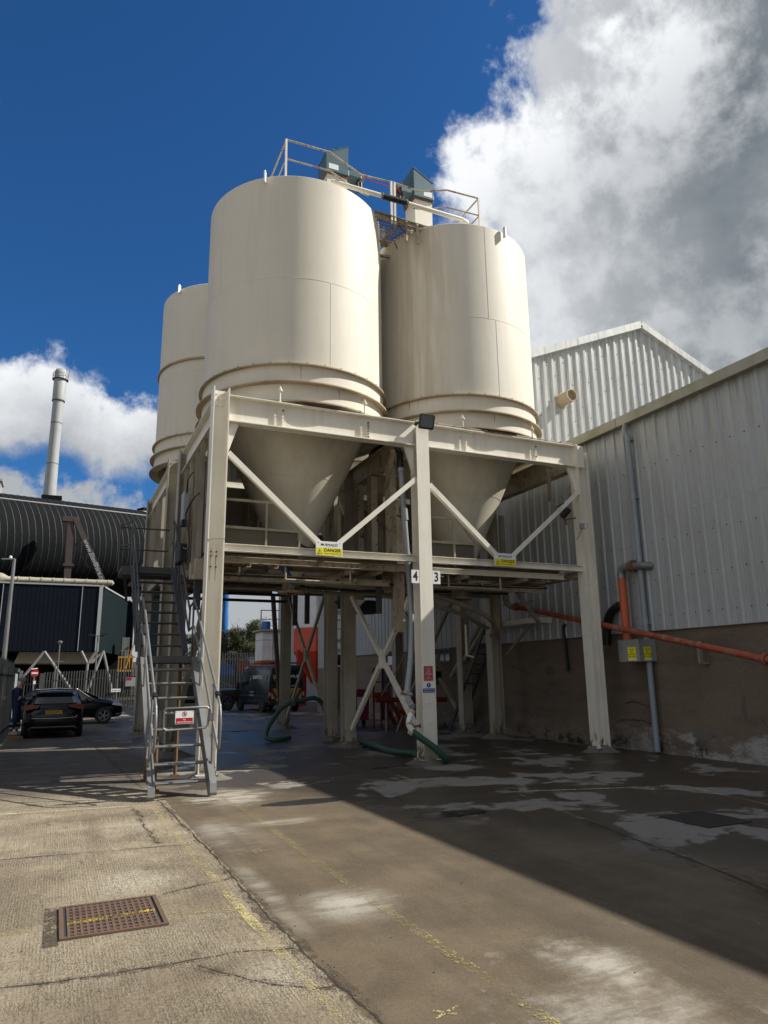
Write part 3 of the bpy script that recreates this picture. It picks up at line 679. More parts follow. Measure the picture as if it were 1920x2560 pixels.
def frame_uprights():
    # vertical channels, panels and boxes between the floor and the girders
    t = f1
    for (x, y, d, mt, z0, z1) in ((2.42, 13.42, .28, 'creamr', 4.05, 6.5), (2.42, 14.22, .30, 'creamd', 4.05, 6.5), (2.44, 14.95, .22, 'creamd', 4.05, 6.5),
                                  (2.44, 15.7, .26, 'creamr', 4.05, 6.5), (2.44, 16.45, .26, 'creamd', 4.0, 6.5)):
        m = MB(); m.ibeam((x+.01, y+.12, z0), (x+.01, y+.12, z1), d*.7, .07, .012, .010, (0, 1, 0)); m.build('upright', mt, t)
    m = MB(); m.box(2.70, 2.71, 13.45, 17.0, 4.05, 6.45); m.build('wall_panel', 'dark', t)  # dark sheet standing in for the shade between the uprights
    for y, d, x in ((13.96, .30, 6.75), (14.30, .30, 6.75), (15.44, .32, 6.78), (16.3, .2, 6.78)):
        m = MB(); z0 = 2.62 if y < 14 else 3.9; m.channel((x, y, z0), (x, y, 6.5 if y > 14 else 5.55), .16, .26, 1, .012, (1, 0, 0)); 
        if y < 14:
            for z in (2.85, 3.55, 4.3, 5.3): bolt(m, (x-.02, y-.135, z), (0, -1, 0), .03, .02)
        m.build('upright', 'creamr', t)
    # rear wall sheets of the upper floor, dark enclosure behind the cones
    for a, b in ((2.75, 4.3), (4.35, 5.9), (7.1, 8.6), (8.65, 10.0)):
        m = MB(); m.box(a, b, 17.05, 17.07, 4.05, 6.3); m.build('wall_panel', 'creamd', t)
    for x in (3.2, 4.1, 5.2, 6.2, 7.6, 8.6, 9.7, 10.6):
        m = MB(); m.channel((x, 16.9, 4.05), (x, 16.9, 6.5), .14, .08, 1, .01, (1, 0, 0)); m.build('upright', 'creamr', t)
    for x in (3.4, 4.7, 6.0, 7.8, 9.3):
        m = MB(); m.channel((x, 19.55, 4.98), (x, 19.55, 6.8), .16, .1, 1, .01, (1, 0, 0)); m.build('upright', 'creamr', f2)
    for a, b in ((2.7, 5.4), (5.5, 6.6), (7.0, 9.2), (9.3, 10.9)):
        m = MB(); m.box(a, b, 23.9, 23.92, 5.35, 6.7); m.build('wall_panel', 'creamd', f2)
    for y in (20.2, 21.4, 22.6):
        m = MB(); m.channel((2.5, y, 4.75), (2.5, y, 6.8), .26, .14, 1, .010, (0, 1, 0)); m.build('upright', 'creamd', f2)
        m = MB(); m.box(2.62, 2.635, y+.15, y+.95, 4.95, 6.7); m.build('wall_panel', 'creamd', f2)
    for z in (4.50, 4.28):
        m = MB(); m.beam((2.7, 23.95, z), (7.1, 23.95, z-.02), .1, .09); m.build('service_pipe', 'dark', f2)
    # big slanted girder seen beyond the right cone and diagonal ties
    for p, q in (((6.9, 16.9, 6.2), (9.6, 16.9, 4.3)), ((3.0, 16.8, 4.3), (5.6, 16.8, 6.2))):
        m = MB(); m.beam(p, q, .08, .12, (0, 1, 0)); m.build('brace', 'creamd', t)
    # floor handrails round the cones
    for x0, x1, y in ((2.75, 4.35, 13.75), (7.1, 8.55, 13.75)):
        m = MB(); z = 4.05; s = .022
        for zz in (z+1.12, z+.56): m.beam((x0, y, zz), (x1-(.45 if zz > 5 else 0), y, zz), .035, .05)
        m.beam((x1-.45, y, z+1.12), (x1, y, z+.62), .035, .05)
        for x in (x0+.05, x0+.9, x1): m.beam((x, y, z), (x, y, z+(1.12 if x < x1 else .62)), .04, .04, (0, 1, 0))
        m.build('guard_rail', 'creamd', t)
        m = MB(); m.box(x0+.02, x1-.03, y+.02, y+.026, z+.02, z+.54); m.build('mesh_panel', 'mesh', t)
    # knee diagonals at the top of the middle column line
    for p, q in (((6.30, 13.3, 6.45), (6.72, 14.7, 5.9)), ((10.5, 13.4, 6.5), (11.1, 14.2, 6.0))):
        m = MB(); m.beam(p, q, .09, .10); m.build('brace', 'creamd', t)
    # dark hanging legs with a hub near the foot
    for x, y, z0, z1, w, fr in ((6.32, 14.2, 3.02, 3.95, .11, t), (2.40, 14.12, 3.0, 3.98, .13, t), (6.10, 19.6, 3.13, 4.8, .13, f2), (6.46, 19.6, 3.18, 4.8, .13, f2)):
        m = MB(); m.box(x-w/2, x+w/2, y-.05, y+.05, z0, z1); m.build('hanging_leg', 'dark', fr, bevel=.006)
        h = MB(); h.lathe((x, y-.053, z0+.17), [(.022, 0), (.022, -.012), (.042, -.012), (.042, 0)], 14, 'Y'); h.build('hub', 'galvd', fr)
    # dark trough under the far floor
    m = MB(); m.prism([(0, 0), (1.0, -.02), (1.15, -.34), (.75, -.36), (.15, -.18)], 18.0, 18.7, lambda u, v, w: (6.95+u, w, 3.75+v)); m.build('chute', 'dark', f2)
frame_uprights()

def silo(x, y, zb, label, seams, ztop=12.53, R0=2.084, midring=False, bluev=True, eyes=()):
    # zb: underside of the skirt
    t = thing('silo', label, 'silo', (x, y, zb), 'cone bottomed silos')
    n = 96; z1 = zb+.83
    m = MB(); m.lathe((x, y, 0), [(R0, z1), (R0, ztop-.02), (R0-.02, ztop), (R0-.5, ztop+.05), (.3, ztop+.12), (.01, ztop+.12)], n); m.build('shell', 'silo', t, smooth=True)
    m = MB(); m.lathe((x, y, 0), [(R0-.09, zb+.0), (R0+.012, zb+.0), (R0+.012, z1-.004), (R0-.09, z1-.004), (R0-.09, zb)], n); m.build('skirt', 'silo', t, smooth=True)
    for z, ro in ((z1, R0+.095), (zb+.42, R0+.14), (zb+.0, R0+.14)):
        m = MB(); m.lathe((x, y, 0), [(R0-.10, z-.012), (ro, z-.012), (ro, z+.014), (R0+.016, z+.014)], n)
        for k in range(36 if z == z1 else 0):
            a = 2*math.pi*k/36; m.cbox((x+(R0+.07)*math.cos(a), y+(R0+.07)*math.sin(a), z1+.028), (.035, .035, .028), a)
        m.build('ring_flange', 'ringp', t, smooth=True)
    s = MB()
    zs = zb+2.85
    s.lathe((x, y, 0), [(R0-.004, zs-.012), (R0+.0035, zs-.004), (R0+.0035, zs+.004), (R0-.004, zs+.012)], n)
    for (ang, za, zc) in seams:
        c = (x+R0*math.cos(ang), y+R0*math.sin(ang)); s.cbox((c[0], c[1], (za+zc)/2), (.008, .020, zc-za), ang)
    s.build('weld_seam', 'silo', t)
    if midring:
        m = MB(); z = zb+3.25; m.lathe((x, y, 0), [(R0-.01, z-.03), (R0+.06, z-.03), (R0+.06, z+.03), (R0-.01, z+.03)], n); m.build('ring_flange', 'ringp', t, smooth=True)
    # cone
    k = .46; zr = zb-.0; zn = zb-2.75
    r = lambda z: .56+k*(z-(zb-2.41))
    m = MB(); m.lathe((x, y, 0), [(r(zb+.55), zb+.55), (r(zr-1.25), zr-1.25), (r(zn), zn), (.30, zn-.35), (.24, zn-.62)], n); m.build('cone', 'cone', t, smooth=True)
    m = MB(); m.lathe((x, y, 0), [(r(zb-.02)+.004, zb-.02), (r(zb-.16)+.004, zb-.16)], n); m.build('grime_band', 'stain2', t, smooth=True)
    m = MB()
    for z in (zr-1.25, zn+.25): m.lathe((x, y, 0), [(r(z)-.006, z-.008), (r(z)+.006, z), (r(z)-.002, z+.008)], n)
    m.build('weld_seam', 'cone', t)
    # outlet valve
    m = MB(); zz = zn-.62; m.lathe((x, y, 0), [(.24, zz), (.34, zz), (.34, zz-.05), (.2, zz-.05), (.2, zz-.25), (.3, zz-.25), (.3, zz-.3), (.1, zz-.3)], 24); m.build('outlet_valve', 'creamr', t)
    # air hose round the cone
    pts = []
    for i in range(15):
        a = R(-150+i*8.0); z = zn+.32+.05*math.sin(i*.5)-.02*i; pts.append((x+(r(z)+.02)*math.cos(a), y+(r(z)+.02)*math.sin(a), z))
    m = MB(); m.tube(pts, .022, 8); m.build('air_hose', 'black', t, smooth=True)
    if bluev:
        m = MB(); m.beam((x-.72, y-.90, zn-.17), (x-.18, y-.85, zn-.82), .12, .17, (0, 1, .4)); m.build('slide_chute', 'blue' if x < 6 else 'teal', t, bevel=.02)
    for a in eyes:
        m = MB(); c = Vector((x+(R0+.02)*math.cos(a), y+(R0+.02)*math.sin(a), 0)); rd = Vector((math.cos(a), math.sin(a), 0)); 
        poly = [(-.045, -.22), (.045, -.22), (.048, .03)]+[(.048*math.cos(q), .03+.048*math.sin(q)) for q in (R(30), R(60), R(90), R(120), R(150))]+[(-.048, .03)]
        m.prism(poly, -.012, .012, lambda u, v, w: tuple(c+rd*(.06+u)+Vector((0, 0, ztop+v+.02))+Vector((-rd.y, rd.x, 0))*w)); 
        h = [(.018*math.cos(q*math.pi/5), .03+.018*math.sin(q*math.pi/5)) for q in range(10)]
        m.build('lifting_eye', 'white', t)
        mm = MB(); mm.prism(h, -.0135, .0135, lambda u, v, w: tuple(c+rd*(.06+u)+Vector((0, 0, ztop+v+.02))+Vector((-rd.y, rd.x, 0))*w)); mm.build('eye_hole', 'ink', t)
    return t
def stain2():
    a = NM('grime band'); n1 = a.noise(5, 8, .7, (1, 1, .5)); a.set(a.b.inputs['Alpha'], a.ma('MULTIPLY', a.step(n1, .45, .65), .5)); MT['stain2'] = a.fin((.20, .13, .07), .8)
stain2()
MT['silo'] = weathered('cream silo paint', (.70, .65, .54), .03, .15, .10, .56, dirtcol=(.40, .345, .245), bscale=1.6, bst=.3)
MT['silo'].node_tree.nodes['Principled BSDF'].inputs['Specular IOR Level'].default_value = .3
MT['ringp'] = weathered('silo flange paint', (.46, .385, .26), .7, .5, .8, .6, dirtcol=(.22, .145, .07))
MT['cone'] = weathered('silo cone paint', (.61, .56, .45), .50, .25, .3, .42)
aA = lambda X, Y, cx, cy: math.atan2(Y-cy, X-cx)
silo(4.62, 15.16, 7.17, 'tall cream silo nearest the stairs, with its cone above the left danger sign', [(aA(4.78, 13.02, 4.62, 15.16), 8.02, 10.0), (R(200), 10.0, 12.5)], eyes=(aA(3.37, 13.45, 4.62, 15.16), R(-25), R(80)))
silo(8.93, 15.16, 7.17, 'cream silo on the right, beside the grey warehouse, yellowed where it meets its neighbour', [(aA(8.8, 13.02, 8.93, 15.16), 10.0, 12.5), (aA(9.0, 13.02, 8.93, 15.16), 8.02, 10.0)], eyes=(aA(7.2, 13.9, 8.93, 15.16), aA(9.35, 13.1, 8.93, 15.16), R(60)))
silo(4.44, 22.3, 7.98, 'far cream silo partly hidden behind the left one, ringed halfway up', [(R(210), 8.9, 11)], ztop=13.75, midring=True, bluev=False, R0=2.13, eyes=(R(214), R(20)))
silo(8.93, 21.9, 7.5, 'hidden fourth silo, only its cone showing between the columns', [], ztop=12.0, bluev=False)
# dirt run where the right silo meets the left one
def stain():
    a = NM('yellow run stain'); 
    n1 = a.noise(4, 7, .65, (1, 1, .07)); n2 = a.noise(1.2, 4, .6, (1, 1, .4), off=3)
    g = a.n('ShaderNodeSeparateXYZ'); a.L(a.co, g.inputs[0]); an = a.ma('ARCTAN2', a.ma('SUBTRACT', g.outputs[1], 15.16), a.ma('SUBTRACT', g.outputs[0], 8.93))
    dd = a.ma('ABSOLUTE', a.ma('SUBTRACT', an, R(-142)))
    fall = a.step(a.ma('ADD', dd, a.ma('MULTIPLY', a.ma('SUBTRACT', n2, .5), .5)), .62, .05)
    al = a.ma('MULTIPLY', a.ma('MULTIPLY', a.step(n1, .36, .66), fall), .24)
    a.set(a.b.inputs['Alpha'], al); MT['stain'] = a.fin((.42, .29, .13), .6)
stain()
sil = [o for o in COL.objects if o.name == 'silo.001'][0]
m = MB(); m.lathe((8.93, 15.16, 0), [(2.088, 8.03), (2.088, 12.5)], 60, 'Z', R(-190), R(-95)); m.build('rust_run', 'stain', sil, smooth=True)

def runs(o, cx, cy, R0, zt_, seed, span=(-175, 5)):
    rnd = random.Random(seed); m = MB()
    for k in range(26):
        a = R(rnd.uniform(*span)); L_ = rnd.uniform(.08, .36); w = rnd.uniform(.006, .022); z0 = rnd.choice((zt_-.015, zt_-.425))
        L_ = min(L_, .34); d = w/R0; r = R0+.0155
        m.add([(cx+r*math.cos(a-d), cy+r*math.sin(a-d), z0), (cx+r*math.cos(a+d), cy+r*math.sin(a+d), z0), (cx+r*math.cos(a+d*.2), cy+r*math.sin(a+d*.2), z0-L_), (cx+r*math.cos(a-d*.2), cy+r*math.sin(a-d*.2), z0-L_)], [(0, 1, 2, 3)])
    m.build('rust_streak', 'stain2', o)
sl_ = [o for o in COL.objects if o.name.startswith('silo') and o.type == 'EMPTY']
for o_, c_ in zip(sl_[:3], ((4.62, 15.16, 2.084, 8.0), (8.93, 15.16, 2.084, 8.0), (4.44, 22.3, 2.13, 8.81))): runs(o_, *c_, 3+len(o_.name))
# ================================================================ roof walkway, filters, blow pipe
def roofstuff():
    t = thing('roof_walkway', 'cream handrails and mesh walkway across the tops of the silos', 'walkway', (6.85, 13.5, 12.5))
    zt, zm, zb = 13.55, 13.05, 12.5
    P = [(3.80, 13.38), (4.84, 13.36), (5.80, 13.78), (6.60, 13.72), (7.37, 13.76), (7.98, 13.44), (8.88, 13.40)]
    m = MB(); m.tube([(x, y, zt) for x, y in P], .022, 8); m.tube([(x, y, zt) for x, y in ((3.8, 13.38), (3.84, 16.2))], .022, 8); m.tube([(8.88, 13.40, zt), (8.87, 16.2, zt)], .022, 8)
    m.build('top_rail', 'creamr', t, smooth=True)
    m = MB(); m.tube([(3.84, 16.2, zm)]+[(x, y, zm) for x, y in P[:3]]+[(6.0, 13.8, zm)], .02, 8); m.build('middle_rail', 'creamr', t, smooth=True)
    m = MB(); m.tube([(7.2, 13.8, zm)]+[(x, y, zm) for x, y in P[4:]]+[(8.87, 16.2, zm)], .02, 8); m.build('middle_rail', 'creamr', t, smooth=True)
    for x, y, z in ((3.80, 13.38, zb), (8.88, 13.4, zb), (6.57, 13.72, 12.4), (6.66, 13.72, 12.4), (3.84, 16.2, zb), (8.87, 16.2, zb)):
        m = MB(); m.beam((x, y, z), (x, y, zt+.01), .045, .045, (0, 1, 0)); m.build('rail_post', 'cream', t)
    m = MB(); m.channel((6.1, 13.74, 12.52), (7.62, 13.80, 12.52), .15, .07, 1); m.channel((6.1, 14.75, 12.52), (7.62, 14.75, 12.52), .15, .07, 1)
    for x in (6.95, 7.25): m.beam((x, 13.7, 12.0), (x, 13.7, 12.55), .05, .05, (0, 1, 0))
    m.beam((6.75, 13.75, 12.45), (6.5, 14.7, 12.2), .06, .06); m.beam((6.5, 14.7, 12.1), (7.4, 14.5, 12.1), .06, .06)
    m.build('toe_beam', 'creamr', t)
    m = MB()
    for i in range(30): m.beam((6.12+i*.05, 13.78, 12.47), (6.12+i*.05, 14.72, 12.47), .008, .03)
    for i in range(8): m.beam((6.1, 13.82+i*.12, 12.46), (7.62, 13.82+i*.12, 12.46), .012, .01)
    m.build('grating', 'rust', t)
    m = MB(); m.tube([(6.62, 13.9, 12.9), (6.7, 13.8, 12.5), (6.9, 13.7, 12.25), (6.6, 13.75, 12.0), (6.75, 13.8, 11.8)], .015, 6); m.build('cable', 'black', t)
    # filters
    def filt(x0, x1, s, label, lr):
        y0, y1 = 14.78, 15.45; f = thing('dust_filter', label, 'dust filter', ((x0+x1)/2, 15.1, 12.6), 'dust filters on the silo tops')
        zb_ = 14.42; lo, hi = (14.80, 15.12)
        zl, zr = (lo, hi) if s > 0 else (hi, lo)
        m = MB(); m.prism([(x0, zb_), (x1, zb_), (x1, zr), (x0, zl)], y0, y1, lambda u, v, w: (u, w, v)); m.build('hood', 'teal', f)
        m = MB(); m.prism([(x0-.01, 0), (x1+.01, 0), (x1+.01, .02), (x0-.01, .02)], y0-.01, y1+.01, lambda u, v, w: (u, w, (zl+(zr-zl)*(u-x0)/(x1-x0))+v)); m.build('lid', 'teal', f)
        m = MB(); q = (x0+x1)/2; zz = (zl+zr)/2+.02; m.tube([(q-.06, y0+.1, zz), (q-.06, y0+.1, zz+.09), (q+.08, y0+.1, zz+.11), (q+.08, y0+.1, zz)], .008, 6); m.build('handle', 'dark', f)
        a, b = (x0+.06, x1+.02) if s > 0 else (x0-.02, x1-.06)
        m = MB(); m.box(x0-.01, x1+.01, y0-.02, y1, zb_-.16, zb_-.003); 
        xi = x1 if s > 0 else x0; m.box(min(xi, xi+s*.38), max(xi, xi+s*.38), y0+.02, y1-.1, zb_-.10, zb_+.06); m.build('plenum', 'teal', f, bevel=.01)
        m = MB(); m.box(min(xi+s*.3, xi+s*.48), max(xi+s*.3, xi+s*.48), y0+.1, y1-.2, zb_-.16, zb_+.10); m.build('valve_box', 'dark', f); m = MB(); m.tube([(xi+s*.4, y0+.05, zb_-.18), (xi+s*.5, y0+.03, zb_+.03), (xi+s*.36, y0+.02, zb_+.13), (xi+s*.34, y0+.03, zb_-.1)], .014, 6); m.build('valve_guard', 'redd', f)
        m = MB(); plate(m, ((x0+.19) if s > 0 else (x1-.17), y0-.022, zb_+.0-.02), .26, .15, .004); m.build('label_plate', 'signw', f)
        m = MB(); n0, n1 = x0+.04, x1-.02; m.box(n0, n1, y0+.05, y1-.05, 12.55, zb_-.162); m.build('neck', 'cream', f)
        m = MB(); m.box(n0-.04, n1+.04, y0+.01, y1-.01, zb_-.21, zb_-.163); m.build('neck_flange', 'rust', f)
        m = MB(); m.tube([(xi+s*.4, y0+.1, zb_-.15), (xi+s*.38, y0+.05, zb_-.45), (xi+s*.2, y0+.05, zb_-.6)], .02, 6); m.tube([(xi+s*.3, y0+.1, zb_-.15), (xi+s*.3, y0, zb_-.5)], .014, 6); m.build('cable', 'black', f)
    filt(5.26, 5.86, 1, 'blue green dust filter on the left silo, its lid rising to the right', 1)
    filt(7.76, 8.34, -1, 'blue green dust filter on the right silo, its lid falling to the right', -1)
    m = MB(); m.tube([(6.1, 14.9, 14.55), (6.6, 14.9, 14.42), (7.2, 14.9, 14.4), (7.4, 14.85, 14.3)], .012, 6); tag(m.build('air_line', 'red'), 'thin red air line sagging between the two dust filters', 'air line')
    # blow pipe with black rubber joint
    b = thing('blow_pipe', 'thick cream pipe crossing the silo tops with a black rubber joint', 'pipe', (6.8, 13.5, 12.9))
    m = MB(); m.tube([(4.95, 13.6, 12.98), (5.28, 13.52, 12.92), (6.25, 13.50, 12.90)], .055, 14); m.tube([(6.85, 13.50, 12.89), (8.40, 13.48, 12.86), (8.56, 13.50, 12.83), (8.66, 13.55, 12.72), (8.68, 13.6, 12.5)], .055, 14); m.build('pipe', 'cream', b, smooth=True)
    pts = [(6.2+i*.07, 13.50, 12.90) for i in range(11)]
    m = MB(); m.tube(pts, [.070+.006*(i % 2) for i in range(11)], 14); m.build('rubber_joint', 'black', b, smooth=True)
    m = MB()
    for x in (6.22, 6.86): m.lathe((x, 13.50, 12.90), [(.07, -.015), (.082, -.015), (.082, .015), (.07, .015)], 16, 'X')
    m.build('hose_clamp', 'galv', b)
roofstuff()
# ================================================================ signs on the frame
def sign(name, label, cat='sign', loc=(0, 0, 0)): return thing(name, label, cat, loc)
def danger(x, label):
    y = 12.972; z = 4.148; w, h = .555, .275; s = thing('danger_sign', label, 'sign', (x, y, z), 'danger signs at the feet of the V braces')
    m = MB(); plate(m, (x, y, z), w, h, .004); m.build('panel', 'signw', s)
    m = MB(); plate(m, (x, y-.001, z-.055), w-.02, .15, .0005); m.build('yellow_band', 'signy', s)
    m = MB(); text_in(m, 'Mi SWACO', .062, (x+.0, y-.0025, z+.078), sx=1.15, bold=.0012); text_in(m, 'DANGER', .088, (x+.065, y-.003, z-.030), bold=.0015); text_in(m, "Limited overhead height 17' 6\"", .030, (x+.075, y-.003, z-.092), bold=.0004)
    X = x-.20; yy = y-.003; zz = z-.055
    m.prism([(-.055, -.05), (.055, -.05), (0, .055)], 0, .0005, lambda u, v, q: (X+u, yy+q, zz+v)); m.build('lettering', 'ink', s)
    m = MB(); m.prism([(-.043, -.043), (.043, -.043), (0, .041)], 0, .0004, lambda u, v, q: (X+u, yy-.001+q, zz+v)); m.build('triangle', 'signy', s)
    m = MB(); m.box(X-.006, X+.006, yy-.0022, yy-.0016, zz-.018, zz+.022); m.box(X-.006, X+.006, yy-.0022, yy-.0016, zz-.036, zz-.025); m.build('exclamation_mark', 'ink', s)
    m = MB(); m.add([(x-.11, yy, z+.044), (x+.03, yy, z+.037), (x+.03, yy, z+.041)], [(0, 1, 2)]); m.build('swoosh', 'signb', s)
    m = MB(); m.add([(x+.04, yy, z+.037), (x+.18, yy, z+.056), (x+.05, yy, z+.043)], [(0, 1, 2)]); m.build('swoosh', 'signr', s)
    m = MB()
    for a in (-1, 1):
        for b in (-1, 1): m.disc((x+a*w*.40, y-.0005, z+b*h*.43), (0, -1, 0), .008, .004, 8)
    m.build('rivet', 'dark', s)
danger(4.72, 'yellow and white danger sign at the foot of the left V brace')
danger(8.83, 'yellow and white danger sign at the foot of the right V brace')
def numsign(x0, x1, z, y, s, label):
    t = thing('number_sign', label, 'sign', ((x0+x1)/2, y, z)); m = MB(); plate(m, ((x0+x1)/2, y, z), x1-x0, .275, .006); m.build('panel', 'signw', t, bevel=.002)
    m = MB(); text_in(m, s, .27, ((x0+x1)/2, y-.002, z), sx=.82, bold=.007); m.build('numeral', 'ink', t)
numsign(6.508, 6.69, 3.685, 12.965, '4', 'white plate with a black 4 on the left side of the middle column')
numsign(6.995, 7.18, 3.685, 12.965, '3', 'white plate with a black 3 on the right side of the middle column')
def notices():
    y = 12.962
    t = thing('red_notice', 'faded red high risk notice on the middle column', 'sign', (6.84, y, 1.74)); m = MB(); plate(m, (6.838, y, 1.737), .205, .29, .003); m.build('panel', 'signrf', t)
    m = MB()
    for i, (s, sz) in enumerate((('You are now', .021), ('entering a', .021), ('DROPS', .030), ('Red Zone', .031), ('HIGH RISK', .031), ('area', .021), ('Please take', .021), ('appropriate action', .021))):
        text_in(m, s, sz, (6.838, y-.0015, 1.835-.029*i), bold=.0004)
    m.build('lettering', 'inkp', t)
    t = thing('blue_notice', 'white and blue notice about valves under the red one', 'sign', (6.84, y, 1.46)); m = MB(); plate(m, (6.838, y, 1.462), .285, .205, .003); m.build('panel', 'signw', t)
    m = MB(); plate(m, (6.838, y-.001, 1.404), .27, .082, .0005); m.disc((6.838, y-.0005, 1.508), (0, -1, 0), .047, .0015, 28); m.build('blue_field', 'signb', t)
    m = MB(); text_in(m, 'Please keep valves', .031, (6.838, y-.003, 1.422), bold=.0004); text_in(m, 'shut when not in use', .029, (6.838, y-.003, 1.387), bold=.0004)
    m.prism([(-.009, .030), (.009, .030), (.005, -.010), (-.005, -.010)], 0, .0005, lambda u, v, q: (6.838+u, y-.003+q, 1.508+v)); m.disc((6.838, y-.0025, 1.508-.024), (0, -1, 0), .007, .0006, 10); m.build('lettering', 'inkw', t)
    m = MB(); m.tube([(6.80, 12.95, 1.16), (6.87, 12.95, 1.17)], .010, 6); m.tube([(6.84, 12.95, .78), (6.86, 12.95, .78)], .012, 6); tag(m.build('weld_lug', 'white'), 'small weld lug on the middle column below the blue notice', 'lug')
notices()
def floodlight():
    c = Vector((6.87, 12.79, 7.03)); t = thing('floodlight', 'square black floodlight tilted on top of the middle column', 'floodlight', tuple(c))
    M = Matrix.Rotation(R(8), 3, 'Y')@Matrix.Rotation(R(-20), 3, 'Z')@Matrix.Rotation(R(16), 3, 'X')
    def B(nm, d, off, mat, bev):
        m = MB(); m.cbox((0, 0, 0), d, M=Matrix.Identity(3)); m.v = [tuple(c+M@(Vector(v)+Vector(off))) for v in m.v]; m.build(nm, mat, t, bevel=bev)
    B('housing', (.34, .08, .33), (0, 0, 0), 'black', .03); B('glass', (.26, .006, .25), (0, -.041, 0), 'glassb', .0)
    m = MB(); m.beam((6.70, 12.93, 7.02), (6.78, 12.82, 7.03), .03, .05); m.beam((6.70, 12.99, 7.0), (6.70, 12.9, 7.04), .06, .05); m.build('bracket', 'dark', t)
    m = MB(); m.v = []; 
    for i in range(6): m.cbox(tuple(c+M@Vector((-.11+.044*i, .045, 0))), (.006, .03, .2), M=M)
    m.build('cooling_fin', 'black', t)
    t = thing('floodlight', 'small black floodlight on a rusty bracket at the right column', 'floodlight', (10.7, 12.9, 5.2))
    c2 = Vector((10.43, 12.86, 5.42)); M2 = Matrix.Rotation(R(25), 3, 'X')@Matrix.Rotation(R(35), 3, 'Y')
    m = MB(); m.cbox(tuple(c2+Vector((.05, .0, -.10))), (.12, .12, .26), M=M2); m.build('housing', 'black', t, bevel=.015)
    m = MB(); m.cbox(tuple(c2+Vector((-.08, 0, .08))), (.16, .13, .02), M=Matrix.Rotation(R(-32), 3, 'Y')); m.build('visor', 'black', t)
    m = MB(); m.beam((10.45, 12.9, 5.17), (10.82, 12.93, 5.24), .05, .03); m.beam((10.5, 12.9, 5.17), (10.5, 12.9, 5.05), .04, .04, (0, 1, 0)); m.build('bracket', 'rust', t)
    t = thing('junction_box', 'small grey junction box beside the right column floodlight', 'junction box', (10.99, 12.92, 5.06))
    m = MB(); m.box(10.93, 11.04, 12.89, 12.96, 5.0, 5.13); m.build('box', 'greyp', t, bevel=.008)
    m = MB(); m.tube([(11.04, 12.92, 5.1), (11.12, 12.9, 5.13), (11.15, 12.92, 5.05), (11.06, 12.95, 4.98)], .005, 5); m.tube([(10.98, 12.93, 5.0), (10.9, 12.93, 4.85), (10.82, 12.95, 4.72)], .006, 5); m.build('cable', 'black', t)
floodlight()

